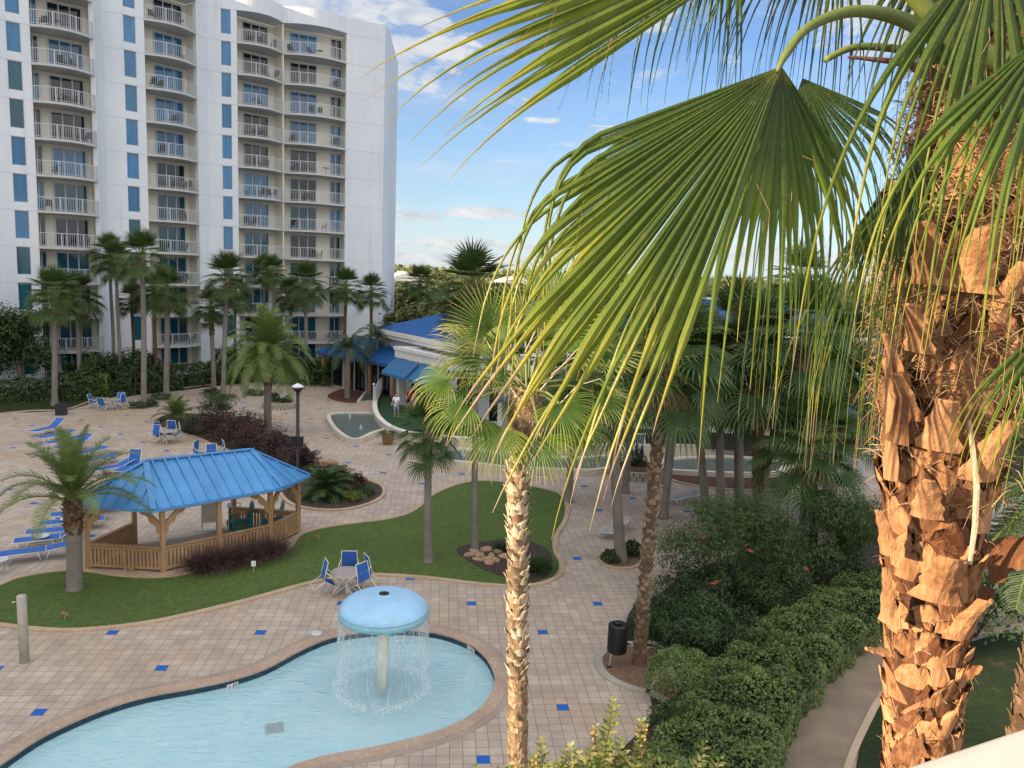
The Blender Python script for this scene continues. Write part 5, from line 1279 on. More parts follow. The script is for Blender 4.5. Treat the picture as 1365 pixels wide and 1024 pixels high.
def boots(mb, pts, rad_of, rg, n_around=7, row=.11, w=.16, h=.2, flare=.06, mi=0, z0=None, z1=None, res=3, jag=.3, base_out=0.0, th=.012, lean=.25, rollk=1.0):
    """old leaf bases wrapped up a trunk: overlapping flared plates with torn upper edges"""
    L = sum((pts[i + 1] - pts[i]).length for i in range(len(pts) - 1)); nr = int(L / row)
    def at(s):
        for i in range(len(pts) - 1):
            l = (pts[i + 1] - pts[i]).length
            if s <= l or i == len(pts) - 2: return pts[i] + (pts[i + 1] - pts[i]) * (s / l)
            s -= l
    for r_i in range(nr):
        s0 = r_i * row; c0 = at(s0)
        if (z0 is not None and c0.z < z0) or (z1 is not None and c0.z > z1): continue
        for k in range(n_around):
            a0 = 2 * PI * (k + .5 * (r_i % 2)) / n_around + rg.uniform(-.18, .18) + r_i * .03; hh = h * rg.uniform(.65, 1.3); ww = w * rg.uniform(.75, 1.25); fl_ = flare * rg.uniform(.3, 1.7); skew = rg.choice([-1, 1]) * rg.uniform(.3, 1) * lean
            if rg.random() < .04: continue
            s1 = s0 + rg.uniform(-.5, .5) * row; roll_ = rg.uniform(-.5, .5) * flare * rollk; t_ = rg.uniform(.1, .9); n_ = 2 * res; rows_ = []; prof = [rg.uniform(1 - jag, 1.0) for _ in range(n_ + 1)]
            for j in range(res + 2):
                v = j / (res + 1); row_ = []
                for i in range(n_ + 1):
                    u = -1 + 2 * i / n_; vv = v * (prof[i] * (1 - .35 * u * u) if j == res + 1 else (1 - .2 * u * u)); s = min(L, s1 + hh * vv); c = at(s); rr = rad_of(s) + base_out + .004 + roll_ * u * vv + fl_ * vv ** 1.6 * (1 - .45 * u * u) + .012 * (1 - u * u)
                    taper = 1 - .45 * v; an = a0 + (u * ww * .5 * taper + skew * hh * v) / max(.05, rr); row_.append(c + Vector((math.cos(an), math.sin(an), 0)) * rr)
                rows_.append(row_)
            o = len(mb.v); nn = n_ + 1
            for rw in rows_: mb.v.extend([tuple(q) for q in rw])
            for rw in rows_:
                for q in rw:
                    c = at(min(L, s1)); dv = Vector((q.x - c.x, q.y - c.y, 0)).normalized() * th; mb.v.append(tuple(q - dv))
            m_ = nn * len(rows_)
            for j in range(len(rows_) - 1):
                for i in range(n_):
                    a = o + j * nn + i; f = (a, a + 1, a + nn + 1, a + nn); tt = t_ + rg.uniform(-.12, .12)
                    mb.f.append(f); mb.mi.append(mi); mb.a.append(tt); mb.f.append(tuple(x + m_ for x in reversed(f))); mb.mi.append(mi); mb.a.append(tt * .5)
            jt_ = len(rows_) - 1
            for i in range(n_): a = o + jt_ * nn + i; mb.f.append((a, a + 1, a + 1 + m_, a + m_)); mb.mi.append(mi); mb.a.append(1.0)
            for j in range(jt_):
                for e in (0, n_): a = o + j * nn + e; mb.f.append((a, a + nn, a + nn + m_, a + m_)); mb.mi.append(mi); mb.a.append(.9)

# ------------------------------------------------------------------ background palms
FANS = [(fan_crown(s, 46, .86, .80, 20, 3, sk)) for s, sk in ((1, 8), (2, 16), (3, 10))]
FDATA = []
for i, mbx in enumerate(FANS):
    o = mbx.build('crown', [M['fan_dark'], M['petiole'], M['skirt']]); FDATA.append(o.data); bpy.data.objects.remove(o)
def fan_palm(label, cx, cy, rpx, Y=None, base=None, kind=0, r=.17, bark='greybark', group='fan palms around the courtyard', rz=0, crown=None, top_boot=0.0, bootmat='brownbark'):
    """crown centre in the photo, its depth from the trunk foot seen on the ground or given"""
    if base is not None: b = G(*base); Y = b.y
    else: b = GX(cx if not isinstance(Y, tuple) else Y[1], Y if not isinstance(Y, tuple) else Y[0]); Y = b.y
    top = PY(cx, cy, Y); t = thing('fan_palm', label, 'palm tree', tuple(b), group); s = (rpx / F * Y) / (1.42 if cx < 740 else 1.2); r *= .85
    tm, pts = trunk_mb(b, top, r * 1.0, r * .82, 10, None, 1.45, .05)
    if top_boot:
        L = (top - b).length; rg = random.Random(int(cx * 7)); boots(tm, pts, lambda s_: r, rg, 6, .13, .17, .2, .07, 1, top.z - top_boot * L, top.z, 1, .4)
    tm.build('trunk', [M[bark], M[bootmat]], t, not top_boot)
    o = bpy.data.objects.new('crown', crown or FDATA[kind % 3]); COL.objects.link(o); o.parent = t; o.location = top - wloc(t); o.scale = (s,) * 3; o.rotation_euler = (rz * .03, .05 * math.sin(rz * 3), rz + cx)
    return t
fan_palm('grey trunked fan palm leftmost in the courtyard, beside the square black bin', 72, 392, 38, base=(73, 541), r=.24, kind=0)
fan_palm('fan palm just right of the leftmost one, in front of the first balcony stack', 101, 394, 34, Y=60, kind=1, r=.2)
fan_palm('tall slim fan palm, left trunk of the close pair before the white pier', 146, 338, 28, Y=(62.5, 147), kind=0, r=.16)
fan_palm('tall slim fan palm, right trunk of the close pair before the white pier', 155, 348, 28, Y=(61, 155), kind=1, r=.16)
fan_palm('tall fan palm with pale straight trunk ringed by low green shrubs', 190, 342, 36, base=(192, 543), kind=2, r=.23)
fan_palm('short dark fan palm against the tower behind the tall pale trunk', 175, 398, 22, Y=66, kind=0, r=.16, bark='brownbark')
fan_palm('brown trunked fan palm touching the second balcony stack', 205, 388, 26, Y=64.5, kind=1, r=.18, bark='brownbark')
fan_palm('fan palm with pale trunk in front of the second balcony stack', 222, 388, 34, base=(222, 532), kind=0, r=.25)
fan_palm('low fan palm with shaggy top left of the tall one before the third window column', 282, 408, 28, base=(285, 524), kind=1, r=.22, top_boot=.35)
fan_palm('tall bushy fan palm before the third window column', 303, 370, 35, base=(297, 531), kind=2, r=.22)
fan_palm('slim fan palm with dark trunk behind the tall bushy one', 314, 392, 24, Y=(70, 311), kind=0, r=.15, bark='brownbark')
fan_palm('fan palm, left of the twin tops above the large feather palm', 352, 360, 22, Y=71, kind=0, r=.17)
fan_palm('fan palm, right of the twin tops above the large feather palm', 364, 362, 22, Y=70, kind=2, r=.17)
fan_palm('fan palm half hidden behind the tall one right of the large feather palm', 387, 392, 24, Y=74, kind=1, r=.16)
fan_palm('tall fan palm with thin pale trunk just right of the large feather palm', 408, 378, 30, Y=70.5, kind=0, r=.2)
fan_palm('fan palm in front of the last balcony stack', 461, 382, 26, Y=77, kind=2, r=.2, bark='brownbark')
fan_palm('fan palm standing alone before the blank end wall of the tower', 495, 388, 24, Y=78.5, kind=0, r=.2, bark='brownbark')
fan_palm('distant fan palm with brown hanging skirt behind the clubhouse roof', 560, 378, 26, Y=97, kind=1, r=.22, top_boot=.2)
fan_palm('tall slender fan palm in the lawn whose crown rises above the clubhouse roof', 631, 384, 58, base=(633, 737), kind=2, r=.15, rz=.6)
fan_palm('slender fan palm with shaggy collar in the middle of the lawn', 570, 574, 48, base=(571, 749), kind=0, r=.17, top_boot=.3, rz=1)
fan_palm('smooth grey fan palm in the small round straw bed', 812, 505, 72, base=(828, 749), kind=1, r=.24, rz=2)
fan_palm('dark trunked fan palm leaning beside the round black bin', 884, 470, 85, base=(852, 886), kind=2, r=.18, bark='brownbark', top_boot=.97, rz=.2, bootmat='scalebark')
fan_palm('smooth grey fan palm, left of the close pair behind the oleander', 925, 478, 62, base=(942, 694), kind=0, r=.22)
fan_palm('smooth fan palm, right of the close pair behind the oleander', 958, 500, 60, base=(962, 700), kind=1, r=.22, rz=.7)
fan_palm('grey fan palm with flared foot behind the shaggy brown trunk', 983, 440, 58, base=(986, 683), kind=2, r=.26, rz=1.5)
fan_palm('shaggy brown trunked fan palm rising from the oleander', 1012, 474, 74, base=(1010, 722), kind=0, r=.24, bark='brownbark', top_boot=.75, rz=2.2)
fan_palm('tall fan palm with leaning grey trunk right of the shaggy brown one', 1078, 440, 62, base=(1070, 742), kind=2, r=.18, rz=.4)
fan_palm('lower fan palm with drooping yellow tipped crown right of the shaggy brown one', 1083, 590, 66, base=(1084, 752), kind=1, r=.19, rz=.9)
fan_palm('grey fan palm nearest the white gate on the right', 1112, 520, 66, base=(1100, 690), kind=0, r=.25, rz=1.7)
fan_palm('far fan palm showing over the right end of the clubhouse roof', 1066, 372, 40, Y=66, kind=2, r=.2)
fan_palm('fan palm behind the ridge of the clubhouse, left of the far one', 905, 432, 52, Y=40, kind=1, r=.2, rz=2.5)
fan_palm('fan palm whose crown fills the gap under the long hanging fronds', 772, 470, 62, Y=36, kind=0, r=.2, rz=1.2)
fan_palm('fan palm crowding the gap between the leaning dark palm and the grey pair', 905, 505, 58, Y=34, kind=0, r=.2, rz=.5)
fan_palm('short fan palm beyond the shaggy brown trunk, before the bar panel', 1040, 530, 52, Y=38, kind=2, r=.2, rz=1.1)
fan_palm('fan palm behind the drooping yellow tipped one, against the low roof', 1135, 470, 60, Y=37, kind=1, r=.2, rz=1.9)
fan_palm('fan palm behind the grey palm of the round straw bed', 850, 448, 56, Y=38, kind=2, r=.2, rz=2.9)
# ------------------------------------------------------------------ feather palms
def feather_palm(label, name, cx, cy, base=None, Y=None, r=.3, crown=None, s=1.0, bark='greybark', boot=None, cat='palm tree', mats=('feather', 'petiole')):
    b = G(*base) if base else GX(cx, Y); top = PY(cx, cy, b.y); t = thing(name, label, cat, tuple(b)); tm, pts = trunk_mb(b, top, r * .95, r * .86, 14, None, 1.12, .03)
    if boot:
        rg = random.Random(int(cx)); boots(tm, pts, lambda q: r * .95, rg, boot[0], boot[1], boot[2], boot[3], boot[4], 1, top.z - boot[5], top.z, 1, .3)
    tm.build('trunk', [M[bark], M['brownbark']], t, False)
    o = crown.build('crown', [M[mats[0]], M[mats[1]]], t, False, False); o.location = top - wloc(t); o.scale = (s,) * 3; return t
feather_palm('feather palm with thick pale trunk and arching fronds left of the gazebo', 'feather_palm', 97, 664, base=(100, 786), r=.245, crown=feather_crown(11, 25, 2.8, .40, 60, 1.3, .028, 82, 20, .05), boot=(9, .10, .2, .24, .13, 1.15))
feather_palm('large dark feather palm with patterned trunk in front of the tower', 'feather_palm', 357, 468, base=(357, 577), r=.25, crown=feather_crown(12, 64, 3.6, .60, 36, 1.7, .05, 84, -25, .7), mats=('feather', 'petiole'), bark='greybark', boot=(9, .2, .2, .2, .03, 2.2))
feather_palm('slender queen palm in the red mulch bed before the pool house', 'queen_palm', 464, 468, base=(463, 531), r=.24, crown=feather_crown(13, 20, 2.7, .62, 26, 2.2, .05, 75, 5, 1.2), mats=('feather_dark', 'petiole'))
feather_palm('queen palm right of the first, against the low blue roof', 'queen_palm', 503, 452, Y=66, r=.18, crown=feather_crown(14, 16, 2.6, .6, 26, 2.0, .05, 70, 10, 1.2), mats=('feather_dark', 'petiole'))
feather_palm('dark feather palm with scaly trunk half hidden behind the big fibrous palm', 'feather_palm', 1440, 640, Y=10.5, r=.27, crown=feather_crown(15, 40, 2.3, .40, 60, 1.5, .022, 80, -25), mats=('feather_dark', 'petiole'), bark='brownbark', boot=(9, .14, .22, .2, .05, 20))
def low_palm(label, px, py, s, seed, mats=('feather', 'petiole'), n=20, z=.05):
    c = G(px, py); t = thing('low_palm', label, 'palm', (c.x, c.y, z)); o = feather_crown(seed, n, 1.6, .42, 26, 1.4, .035, 80, 10).build('fronds', [M[mats[0]], M[mats[1]]], t, False, False); o.scale = (s,) * 3; o.location = (0, 0, .25 * s)
    m_ = MB(); m_.lathe([(.13 * s, -.02), (.15 * s, .2 * s), (.08 * s, .35 * s)], (0, 0, 0), 10); m_.build('trunk', M['brownbark'], t, True, False)
low_palm('low young feather palm at the left tip of the burgundy bed', 236, 563, 1.15, 21)
low_palm('bushy green cycad in the round fern bed', 434, 664, .95, 22, ('bush', 'petiole'), 44)
low_palm('second green cycad right of the first in the fern bed', 452, 654, .8, 23, ('feather_dark', 'petiole'), 34)
# ------------------------------------------------------------------ bushes, hedges, trees
def bush(label, px, py, rad, n, size, mat, name='shrub', cat='shrub', seed=1, group=None, blobs=None, lift=0.0, c=None, **kw):
    c = c or G(px, py); rg = random.Random(seed * 31 + int(px)); t = thing(name, label, cat, (c.x, c.y, 0), group); mb = MB()
    bl = blobs or [((0, 0, rad[2] * .45), rad)]; tot = sum(b[1][0] * b[1][2] for b in bl)
    for off, rd in bl: leaves(mb, (c.x + off[0], c.y + off[1], lift + off[2]), rd, int(n * rd[0] * rd[2] / tot), size, rg, 0, **kw)
    mb.build('foliage', M[mat], t)
    st = MB()
    for k in range(5): a = rg.uniform(0, 6.28); st.tube([(c.x, c.y, 0), (c.x + math.cos(a) * rad[0] * .2, c.y + math.sin(a) * rad[1] * .2, rad[2] * .4), (c.x + math.cos(a) * rad[0] * .5, c.y + math.sin(a) * rad[1] * .5, rad[2] * .8)], [.03, .02, .008], 5, 0, .4)
    st.build('stems', M['twig'], t); return t
def hedge(label, px_line, width, height, n_per, size, mat, seed=3, name='hedge', lump=.22, top_round=.35):
    """clipped hedge along a ground line: leaf blades over an uneven rounded bar"""
    pts = smooth_loop(gp(px_line), 24, False); rg = random.Random(seed); mb = MB(); t = thing(name, label, 'hedge', (pts[0][0], pts[0][1], 0)); core = MB()
    for a, b in zip(pts, pts[1:]):
        a = Vector(a); b = Vector(b); L = (b - a).length
        if L < 1e-4: continue
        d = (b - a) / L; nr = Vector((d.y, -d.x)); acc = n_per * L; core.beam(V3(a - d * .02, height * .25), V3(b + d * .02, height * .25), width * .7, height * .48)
        for _ in range(int(acc) + (rg.random() < acc % 1)):
            q = a + d * rg.uniform(0, L); pr = rg.uniform(0, width + 1.3 * height)
            if pr < width: cs = -1 + 2 * pr / width; sn = 1 - .25 * abs(cs) ** 3
            else: hh = (pr - width) / (1.3 * height); cs = rg.choice([-1, 1]); sn = hh * .8
            w0_ = q + nr * (cs * width / 2); lm = 1 + lump * noise.noise(Vector((w0_.x * 1.1, w0_.y * 1.1, sn * height))) + .16 * noise.noise(Vector((w0_.x * 3.3, w0_.y * 3.3, sn * height * 3))); r = lm * rg.uniform(.90, 1.03)
            p = V3(q + nr * (cs * width / 2 * (.6 + .4 * r)), max(.02, sn * height * r)); out = V3(nr * cs * (0.3 if pr < width else 1), sn)
            nn = (out + rvec(rg) * .8).normalized(); aa = nn.orthogonal().normalized(); aa = Matrix.Rotation(rg.uniform(0, 6.28), 3, nn) @ aa; bb = nn.cross(aa); s = size * rg.uniform(.6, 1.3)
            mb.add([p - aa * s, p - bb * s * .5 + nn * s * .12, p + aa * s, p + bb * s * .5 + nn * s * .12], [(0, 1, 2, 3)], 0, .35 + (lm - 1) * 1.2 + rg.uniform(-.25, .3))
    core.build('branches', M['core'], t); mb.build('foliage', M[mat], t); return t
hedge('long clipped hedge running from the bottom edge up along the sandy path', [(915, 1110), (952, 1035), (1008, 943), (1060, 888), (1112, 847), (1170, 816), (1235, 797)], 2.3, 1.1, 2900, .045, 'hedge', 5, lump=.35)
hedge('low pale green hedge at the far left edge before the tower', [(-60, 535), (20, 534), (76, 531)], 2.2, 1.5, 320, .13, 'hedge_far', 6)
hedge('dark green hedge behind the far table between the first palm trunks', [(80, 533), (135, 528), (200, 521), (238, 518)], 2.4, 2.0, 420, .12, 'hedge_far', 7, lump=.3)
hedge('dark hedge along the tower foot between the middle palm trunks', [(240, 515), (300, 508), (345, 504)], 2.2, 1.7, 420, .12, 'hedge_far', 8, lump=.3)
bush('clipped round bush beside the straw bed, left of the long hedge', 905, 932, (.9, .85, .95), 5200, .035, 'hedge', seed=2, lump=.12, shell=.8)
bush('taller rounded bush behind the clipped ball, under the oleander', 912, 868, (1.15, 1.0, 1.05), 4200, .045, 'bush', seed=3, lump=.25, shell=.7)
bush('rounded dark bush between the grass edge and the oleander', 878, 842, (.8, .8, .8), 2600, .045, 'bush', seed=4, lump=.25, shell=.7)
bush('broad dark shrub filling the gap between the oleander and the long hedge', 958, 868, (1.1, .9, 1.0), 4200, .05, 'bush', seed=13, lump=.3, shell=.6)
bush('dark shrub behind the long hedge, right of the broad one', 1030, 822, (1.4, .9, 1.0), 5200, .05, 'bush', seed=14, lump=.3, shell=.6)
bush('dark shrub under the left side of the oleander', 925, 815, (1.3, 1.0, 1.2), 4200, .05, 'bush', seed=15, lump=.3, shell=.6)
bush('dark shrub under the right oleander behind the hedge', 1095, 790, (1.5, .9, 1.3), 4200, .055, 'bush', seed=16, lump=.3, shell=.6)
bush('small dark shrub between two pale rocks beside the long hedge', 893, 972, (.55, .5, .45), 1400, .04, 'bush', seed=5, lump=.3)
rgx = random.Random(3)
ob = [((rgx.uniform(-2.0, 2.0), rgx.uniform(-1.3, 1.3), rgx.uniform(.9, 3.2)), (rgx.uniform(.6, 1.05), rgx.uniform(.6, 1.0), rgx.uniform(.5, .9))) for _ in range(22)]
ol = bush('big loose oleander with a few coral flowers behind the round bushes', 975, 800, (2.2, 1.6, 2.9), 24000, .075, 'oleander', 'oleander', 'shrub', 6, blobs=ob, asp=.2, shell=.25, lump=.5, floor=False)
oc = G(975, 800)
for px, py, Y in ((1000, 735, oc.y - 1.9), (938, 718, oc.y - 1.5), (952, 778, oc.y - 2.1), (1075, 760, oc.y - 1.0), (942, 825, oc.y - 1.9)):
    p0_ = PY(px, py, Y); fm = MB()
    for k in range(9):
        q = p0_ + Vector((rgx.uniform(-.09, .09), rgx.uniform(-.09, .09), rgx.uniform(-.05, .05)))
        for j in range(4): a = j * 1.57 + k; fm.add([q, q + Vector((math.cos(a) * .05, math.sin(a) * .05, .02)), q + Vector((math.cos(a + .7) * .05, math.sin(a + .7) * .05, .03))], [(0, 1, 2)])
    fm.build('flower', M['flower'], ol)
ob = [((rgx.uniform(-1.6, 1.6), rgx.uniform(-1.2, 1.2), rgx.uniform(.7, 3.1)), (rgx.uniform(.6, 1.0), rgx.uniform(.6, 1.0), rgx.uniform(.5, .9))) for _ in range(12)]
bush('dark oleander in front of the white gate, left of the big fibrous trunk', 1120, 772, (1.8, 1.5, 2.8), 16000, .085, 'oleander', 'oleander', 'shrub', 7, blobs=ob, asp=.2, shell=.25, lump=.5, floor=False)
bush('dense dark shrub in shade behind the big fibrous trunk', 1300, 850, (2.2, 1.6, 2.4), 6000, .08, 'bush', seed=9, lump=.4, shell=.4)
bush('light green shrub behind the trunk of the leftmost pair of palms', 1215, 800, (1.5, 1.2, 1.5), 4000, .06, 'hedge', seed=10, lump=.35, shell=.5)
def bare_shrub(label, px, py, h, seed):
    c = G(px, py); rg = random.Random(seed); t = thing('bare_shrub', label, 'shrub', tuple(c)); m_ = MB()
    def br(p, d, L, r, dep):
        q = p + d * L; mid = p.lerp(q, .5) + rvec(rg) * L * .06; m_.tube([p, mid, q], [r, r * .8, r * .55], 4, 0, .5, False)
        if dep:
            for _ in range(rg.choice([2, 3])): br(q, (d + rvec(rg) * .55 + Vector((0, 0, .15))).normalized(), L * rg.uniform(.6, .85), r * .6, dep - 1)
    for _ in range(6): br(c, (Vector((0, 0, 1)) + rvec(rg) * .6).normalized(), h * .32, .022, 4)
    m_.build('branches', M['twig'], t)
bare_shrub('leafless twiggy shrub between the shaggy palm and the leaning palm', 1045, 722, 2.4, 4); bare_shrub('leafless twiggy shrub left of the shaggy brown palm', 985, 712, 1.8, 5)
# burgundy planting
for k, (px, py, rx, rz_, mt, lb) in enumerate(((262, 578, 1.3, .75, 'bush', 'grey green rounded shrub right of the low feather palm'), (290, 586, 1.5, 1.35, 'burgundy', 'tall burgundy shrub, first from the left behind the gazebo roof'), (318, 597, 1.4, 1.35, 'burgundy', 'burgundy shrub, second from the left behind the gazebo roof'), (345, 608, 1.3, 1.25, 'burgundy', 'burgundy shrub in the middle of the row, beside the dark feather palm trunk'), (370, 618, 1.3, 1.25, 'burgundy', 'burgundy shrub left of the lamp post'), (405, 632, .8, .95, 'burgundy', 'last burgundy shrub right of the lamp post'), (330, 578, 1.2, .9, 'purplegrass', 'tawny grass clump behind the burgundy row'), (288, 562, 1.1, 1.3, 'bush', 'open dark leafed shrub behind the left of the burgundy row'))):
    bush(lb, px, py, (rx, rx * .7, rz_), 2200, .075, mt, seed=20 + k, lump=.45, asp=.38, shell=.4)
for k, (px, py, rx, rz_, mt, lb) in enumerate(((478, 652, .35, .5, 'burgundy', 'small spiky red cordyline in the fern bed'), (470, 668, .5, .35, 'lime', 'low bright green plant with a white flower at the front of the fern bed'), (464, 658, .55, .35, 'burgundy', 'low red leafed plant in the middle of the fern bed'), (486, 660, .5, .25, 'bush', 'low dark ground plant at the right of the fern bed'), (414, 640, .7, .5, 'bush', 'dark low shrub at the left of the fern bed'))):
    bush(lb, px, py, (rx, rx, rz_), 900, .06, mt, seed=40 + k, lump=.4, asp=.3)
def tuft(label, px, py, r, h, n, mat, seed, name='grass_tuft', group=None, z=0.0):
    c = G(px, py); rg = random.Random(seed); t = thing(name, label, 'ornamental grass', tuple(c), group); m_ = MB()
    for _ in range(n):
        a = rg.uniform(0, 6.28); rr = r * .45 * rg.random() ** .5; p = c + Vector((math.cos(a) * rr, math.sin(a) * rr, z)); d = Vector((math.cos(a) * .5, math.sin(a) * .5, 1)) + rvec(rg) * .45; sd_ = Vector((-math.sin(a), math.cos(a), 0))
        segment(m_, p, d, sd_, Vector((0, 0, 1)), h * rg.uniform(.8, 1.4), 0, lambda u, s: .018 * (1 - u) + .004, 1.1 / h, 4, 0, (rg.uniform(0, .3), rg.uniform(.5, 1)), .1)
    m_.build('blades', M[mat], t)
for k, (px, py, lb) in enumerate(((268, 762, 'purple fountain grass, leftmost tuft before the gazebo rail'), (287, 758, 'purple fountain grass, second tuft before the gazebo rail'), (308, 755, 'purple fountain grass, middle tuft below the small bench'), (328, 750, 'purple fountain grass tuft just left of the white tag'), (350, 745, 'purple fountain grass tuft just right of the white tag'), (366, 740, 'purple fountain grass, rightmost tuft at the gazebo corner'))): tuft(lb, px, py, .7, .8, 400, 'purplegrass', 60 + k, group='purple grass before the gazebo')
tuft('dark strap leaved plant in the mulch bed behind the near palm trunk', 716, 762, .7, .7, 420, 'bush', 70, 'strap_plant')
tuft('dark strap leaved plant at the back of the mulch bed', 668, 735, .4, .45, 220, 'bush', 71, 'strap_plant')
pc_, pt_ = POT; m_ = MB(); rg = random.Random(2)
for _ in range(160):
    a = rg.uniform(0, 6.28); segment(m_, pc_ + Vector((math.cos(a) * .2, math.sin(a) * .2, .66)), Vector((math.cos(a), math.sin(a), .9)), Vector((-math.sin(a), math.cos(a), 0)), Vector((0, 0, 1)), rg.uniform(.4, .9), 0, lambda u, s: .035 * (1 - u) + .004, 3.5, 4, 0, (.2, .8), .1)
m_.build('potted_leaves', M['feather_dark'], pt_)
def rim_plants(label, px, py, r, seed, mat='bush', s=.35):
    bush(label, px, py, (r, r * .8, s), 900, .06, mat, 'ground_shrub', 'shrub', seed, lump=.4)
rim_plants('low round shrub left of the foot of the tall pale palm', 184, 544, .7, 81); rim_plants('low round shrub right of the foot of the tall pale palm', 201, 542, .6, 82)
rim_plants('low shrub circle at the foot of the palm before the second balcony stack', 214, 533, .9, 83); rim_plants('low shrub at the foot of the bushy palm before the third window column', 299, 534, 1.0, 84, 'hedge_far'); rim_plants('low shrub at the foot of the shaggy topped palm', 283, 526, .8, 85)
rim_plants('small round bush left of the grey palm in the round straw bed', 815, 749, .42, 86, 'bush', .3); rim_plants('small round bush right of the grey palm in the round straw bed', 843, 742, .38, 87, 'bush', .4)
rim_plants('low shrub in the round stone planter, left one', 366, 541, .5, 88, 'bush', .8); rim_plants('low shrub in the round stone planter, right one', 381, 543, .5, 89, 'bush', .6); rim_plants('flat green shrub left of the round stone planter', 341, 527, .9, 90, 'bush', .3)
rim_plants('low shrub in the planter behind the grey trunk, left one', 838, 628, .5, 91, 'burgundy', .6); rim_plants('low shrub in the planter behind the grey trunk, right one', 852, 629, .4, 92, 'bush', .7)
rim_plants('low shrub at the foot of the leaning palm', 1056, 722, .8, 93, 'bush', .5)
bush('yellow green rounded shrub behind the lamp post at the bed edge', 405, 510, (3.0, 1.6, 1.0), 2600, .12, 'lime', seed=95, lump=.35)
bush('lower yellow green shrub left of the bright one behind the lamp post', 430, 508, (1.5, 1.2, .8), 1300, .12, 'lime', seed=96, lump=.35)
bush('thin bright green shrub behind the far blue chairs', 133, 530, (.7, .6, 1.3), 900, .1, 'lime', seed=97, lump=.4)
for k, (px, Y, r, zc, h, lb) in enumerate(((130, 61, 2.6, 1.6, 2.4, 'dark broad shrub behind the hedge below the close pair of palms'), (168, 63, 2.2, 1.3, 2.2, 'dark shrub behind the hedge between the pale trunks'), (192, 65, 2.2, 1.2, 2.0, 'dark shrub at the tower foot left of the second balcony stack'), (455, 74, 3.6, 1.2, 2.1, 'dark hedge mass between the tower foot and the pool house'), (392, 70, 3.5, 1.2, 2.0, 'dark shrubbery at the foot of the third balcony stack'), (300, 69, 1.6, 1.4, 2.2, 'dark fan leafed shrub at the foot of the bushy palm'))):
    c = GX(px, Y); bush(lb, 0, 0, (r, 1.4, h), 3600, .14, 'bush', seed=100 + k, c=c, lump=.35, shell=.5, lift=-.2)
def tree(label, px, Y, crown_py, rad, n, size, mat, seed, name='broadleaf_tree', group=None, nblob=14, z0=0, trunks=3, spread=1.0):
    c = GX(px, Y); zc = zat(c.x, c.y, crown_py); rg = random.Random(seed); t = thing(name, label, 'tree', tuple(c), group); mb = MB(); tm = MB()
    for k in range(nblob):
        d = rvec(rg) * rg.random() ** .4; cc = Vector((c.x + d.x * rad[0] * .7, c.y + d.y * rad[1] * .7, zc + d.z * rad[2] * .7)); q = rg.uniform(.32, .5)
        leaves(mb, cc, (rad[0] * q, rad[1] * q, rad[2] * q), n // nblob, size, rg, 0, shell=.3, lump=.5, floor=False)
        if k < trunks + 3: tm.tube([Vector((c.x + (k % trunks - 1) * .15, c.y, 0)), Vector((c.x + d.x * .5, c.y + d.y * .5, zc * .5)), cc], [.14, .10, .03], 6, 0, .5)
    tm.build('trunk', M['greybark'], t); mb.build('crown', M[mat], t); return t
tree('round dark tree with forked trunks at the left edge before the tower', 22, 60, 452, (4.0, 3.0, 3.0), 9000, .13, 'bush', 121)
tree('small dark tree left of the round one, cut by the left edge', -18, 59, 450, (3.0, 3.0, 3.0), 4000, .14, 'bush', 122)
# ------------------------------------------------------------------ wooded distance
rg = random.Random(9)
k = 0
TREES = []
for seed in (1, 2, 3, 4):
    r_ = random.Random(seed); mb = MB(); tm = MB()
    for j in range(15):
        d = rvec(r_) * r_.random() ** .4; cc = Vector((d.x * 2.6, d.y * 2.6, 5.2 + d.z * 2.2)); q = r_.uniform(1.1, 1.9); leaves(mb, cc, (q, q, q * .8), 260, .24, r_, 0, shell=.3, lump=.5, floor=False)
        if j < 5: tm.tube([Vector((0, 0, 0)), Vector((d.x, d.y, 2.8)), cc], [.22, .16, .05], 6, 0, .5)
    c_ = mb.build('crown', M['fargreen']); t_ = tm.build('trunk', M['brownbark']); TREES.append((c_.data, t_.data)); bpy.data.objects.remove(c_); bpy.data.objects.remove(t_)
PLACE = ('behind the clubhouse roof', 'in the woodland beyond the courtyard')
def far_tree(px, Y, ztop, s, label):
    c = GX(px, Y); t = thing('far_tree', label, 'tree', tuple(c), 'trees beyond the clubhouse', rg.uniform(0, 6)); cd_, td = TREES[rg.randrange(4)]; sz = ztop / 8.2
    for nm, dt in (('trunk', td), ('crown', cd_)): o = bpy.data.objects.new(nm, dt); COL.objects.link(o); o.parent = t; o.scale = (s, s, sz)
rows = [(90, 7.4, 1.25, range(516, 1330, 34)), (112, 8.6, 1.4, range(512, 1380, 38)), (150, 9.4, 1.8, range(508, 1400, 40)), (220, 10.2, 2.4, range(505, 1400, 40))]
for Y, zt, s, rr in rows:
    for px in rr:
        if Y == 90 and px < 545: continue
        far_tree(px + rg.uniform(-10, 10), Y + rg.uniform(-6, 6), zt * rg.uniform(.88, 1.06), s * rg.uniform(.85, 1.2), 'rounded green tree in the wood beyond the clubhouse')
mb = MB()
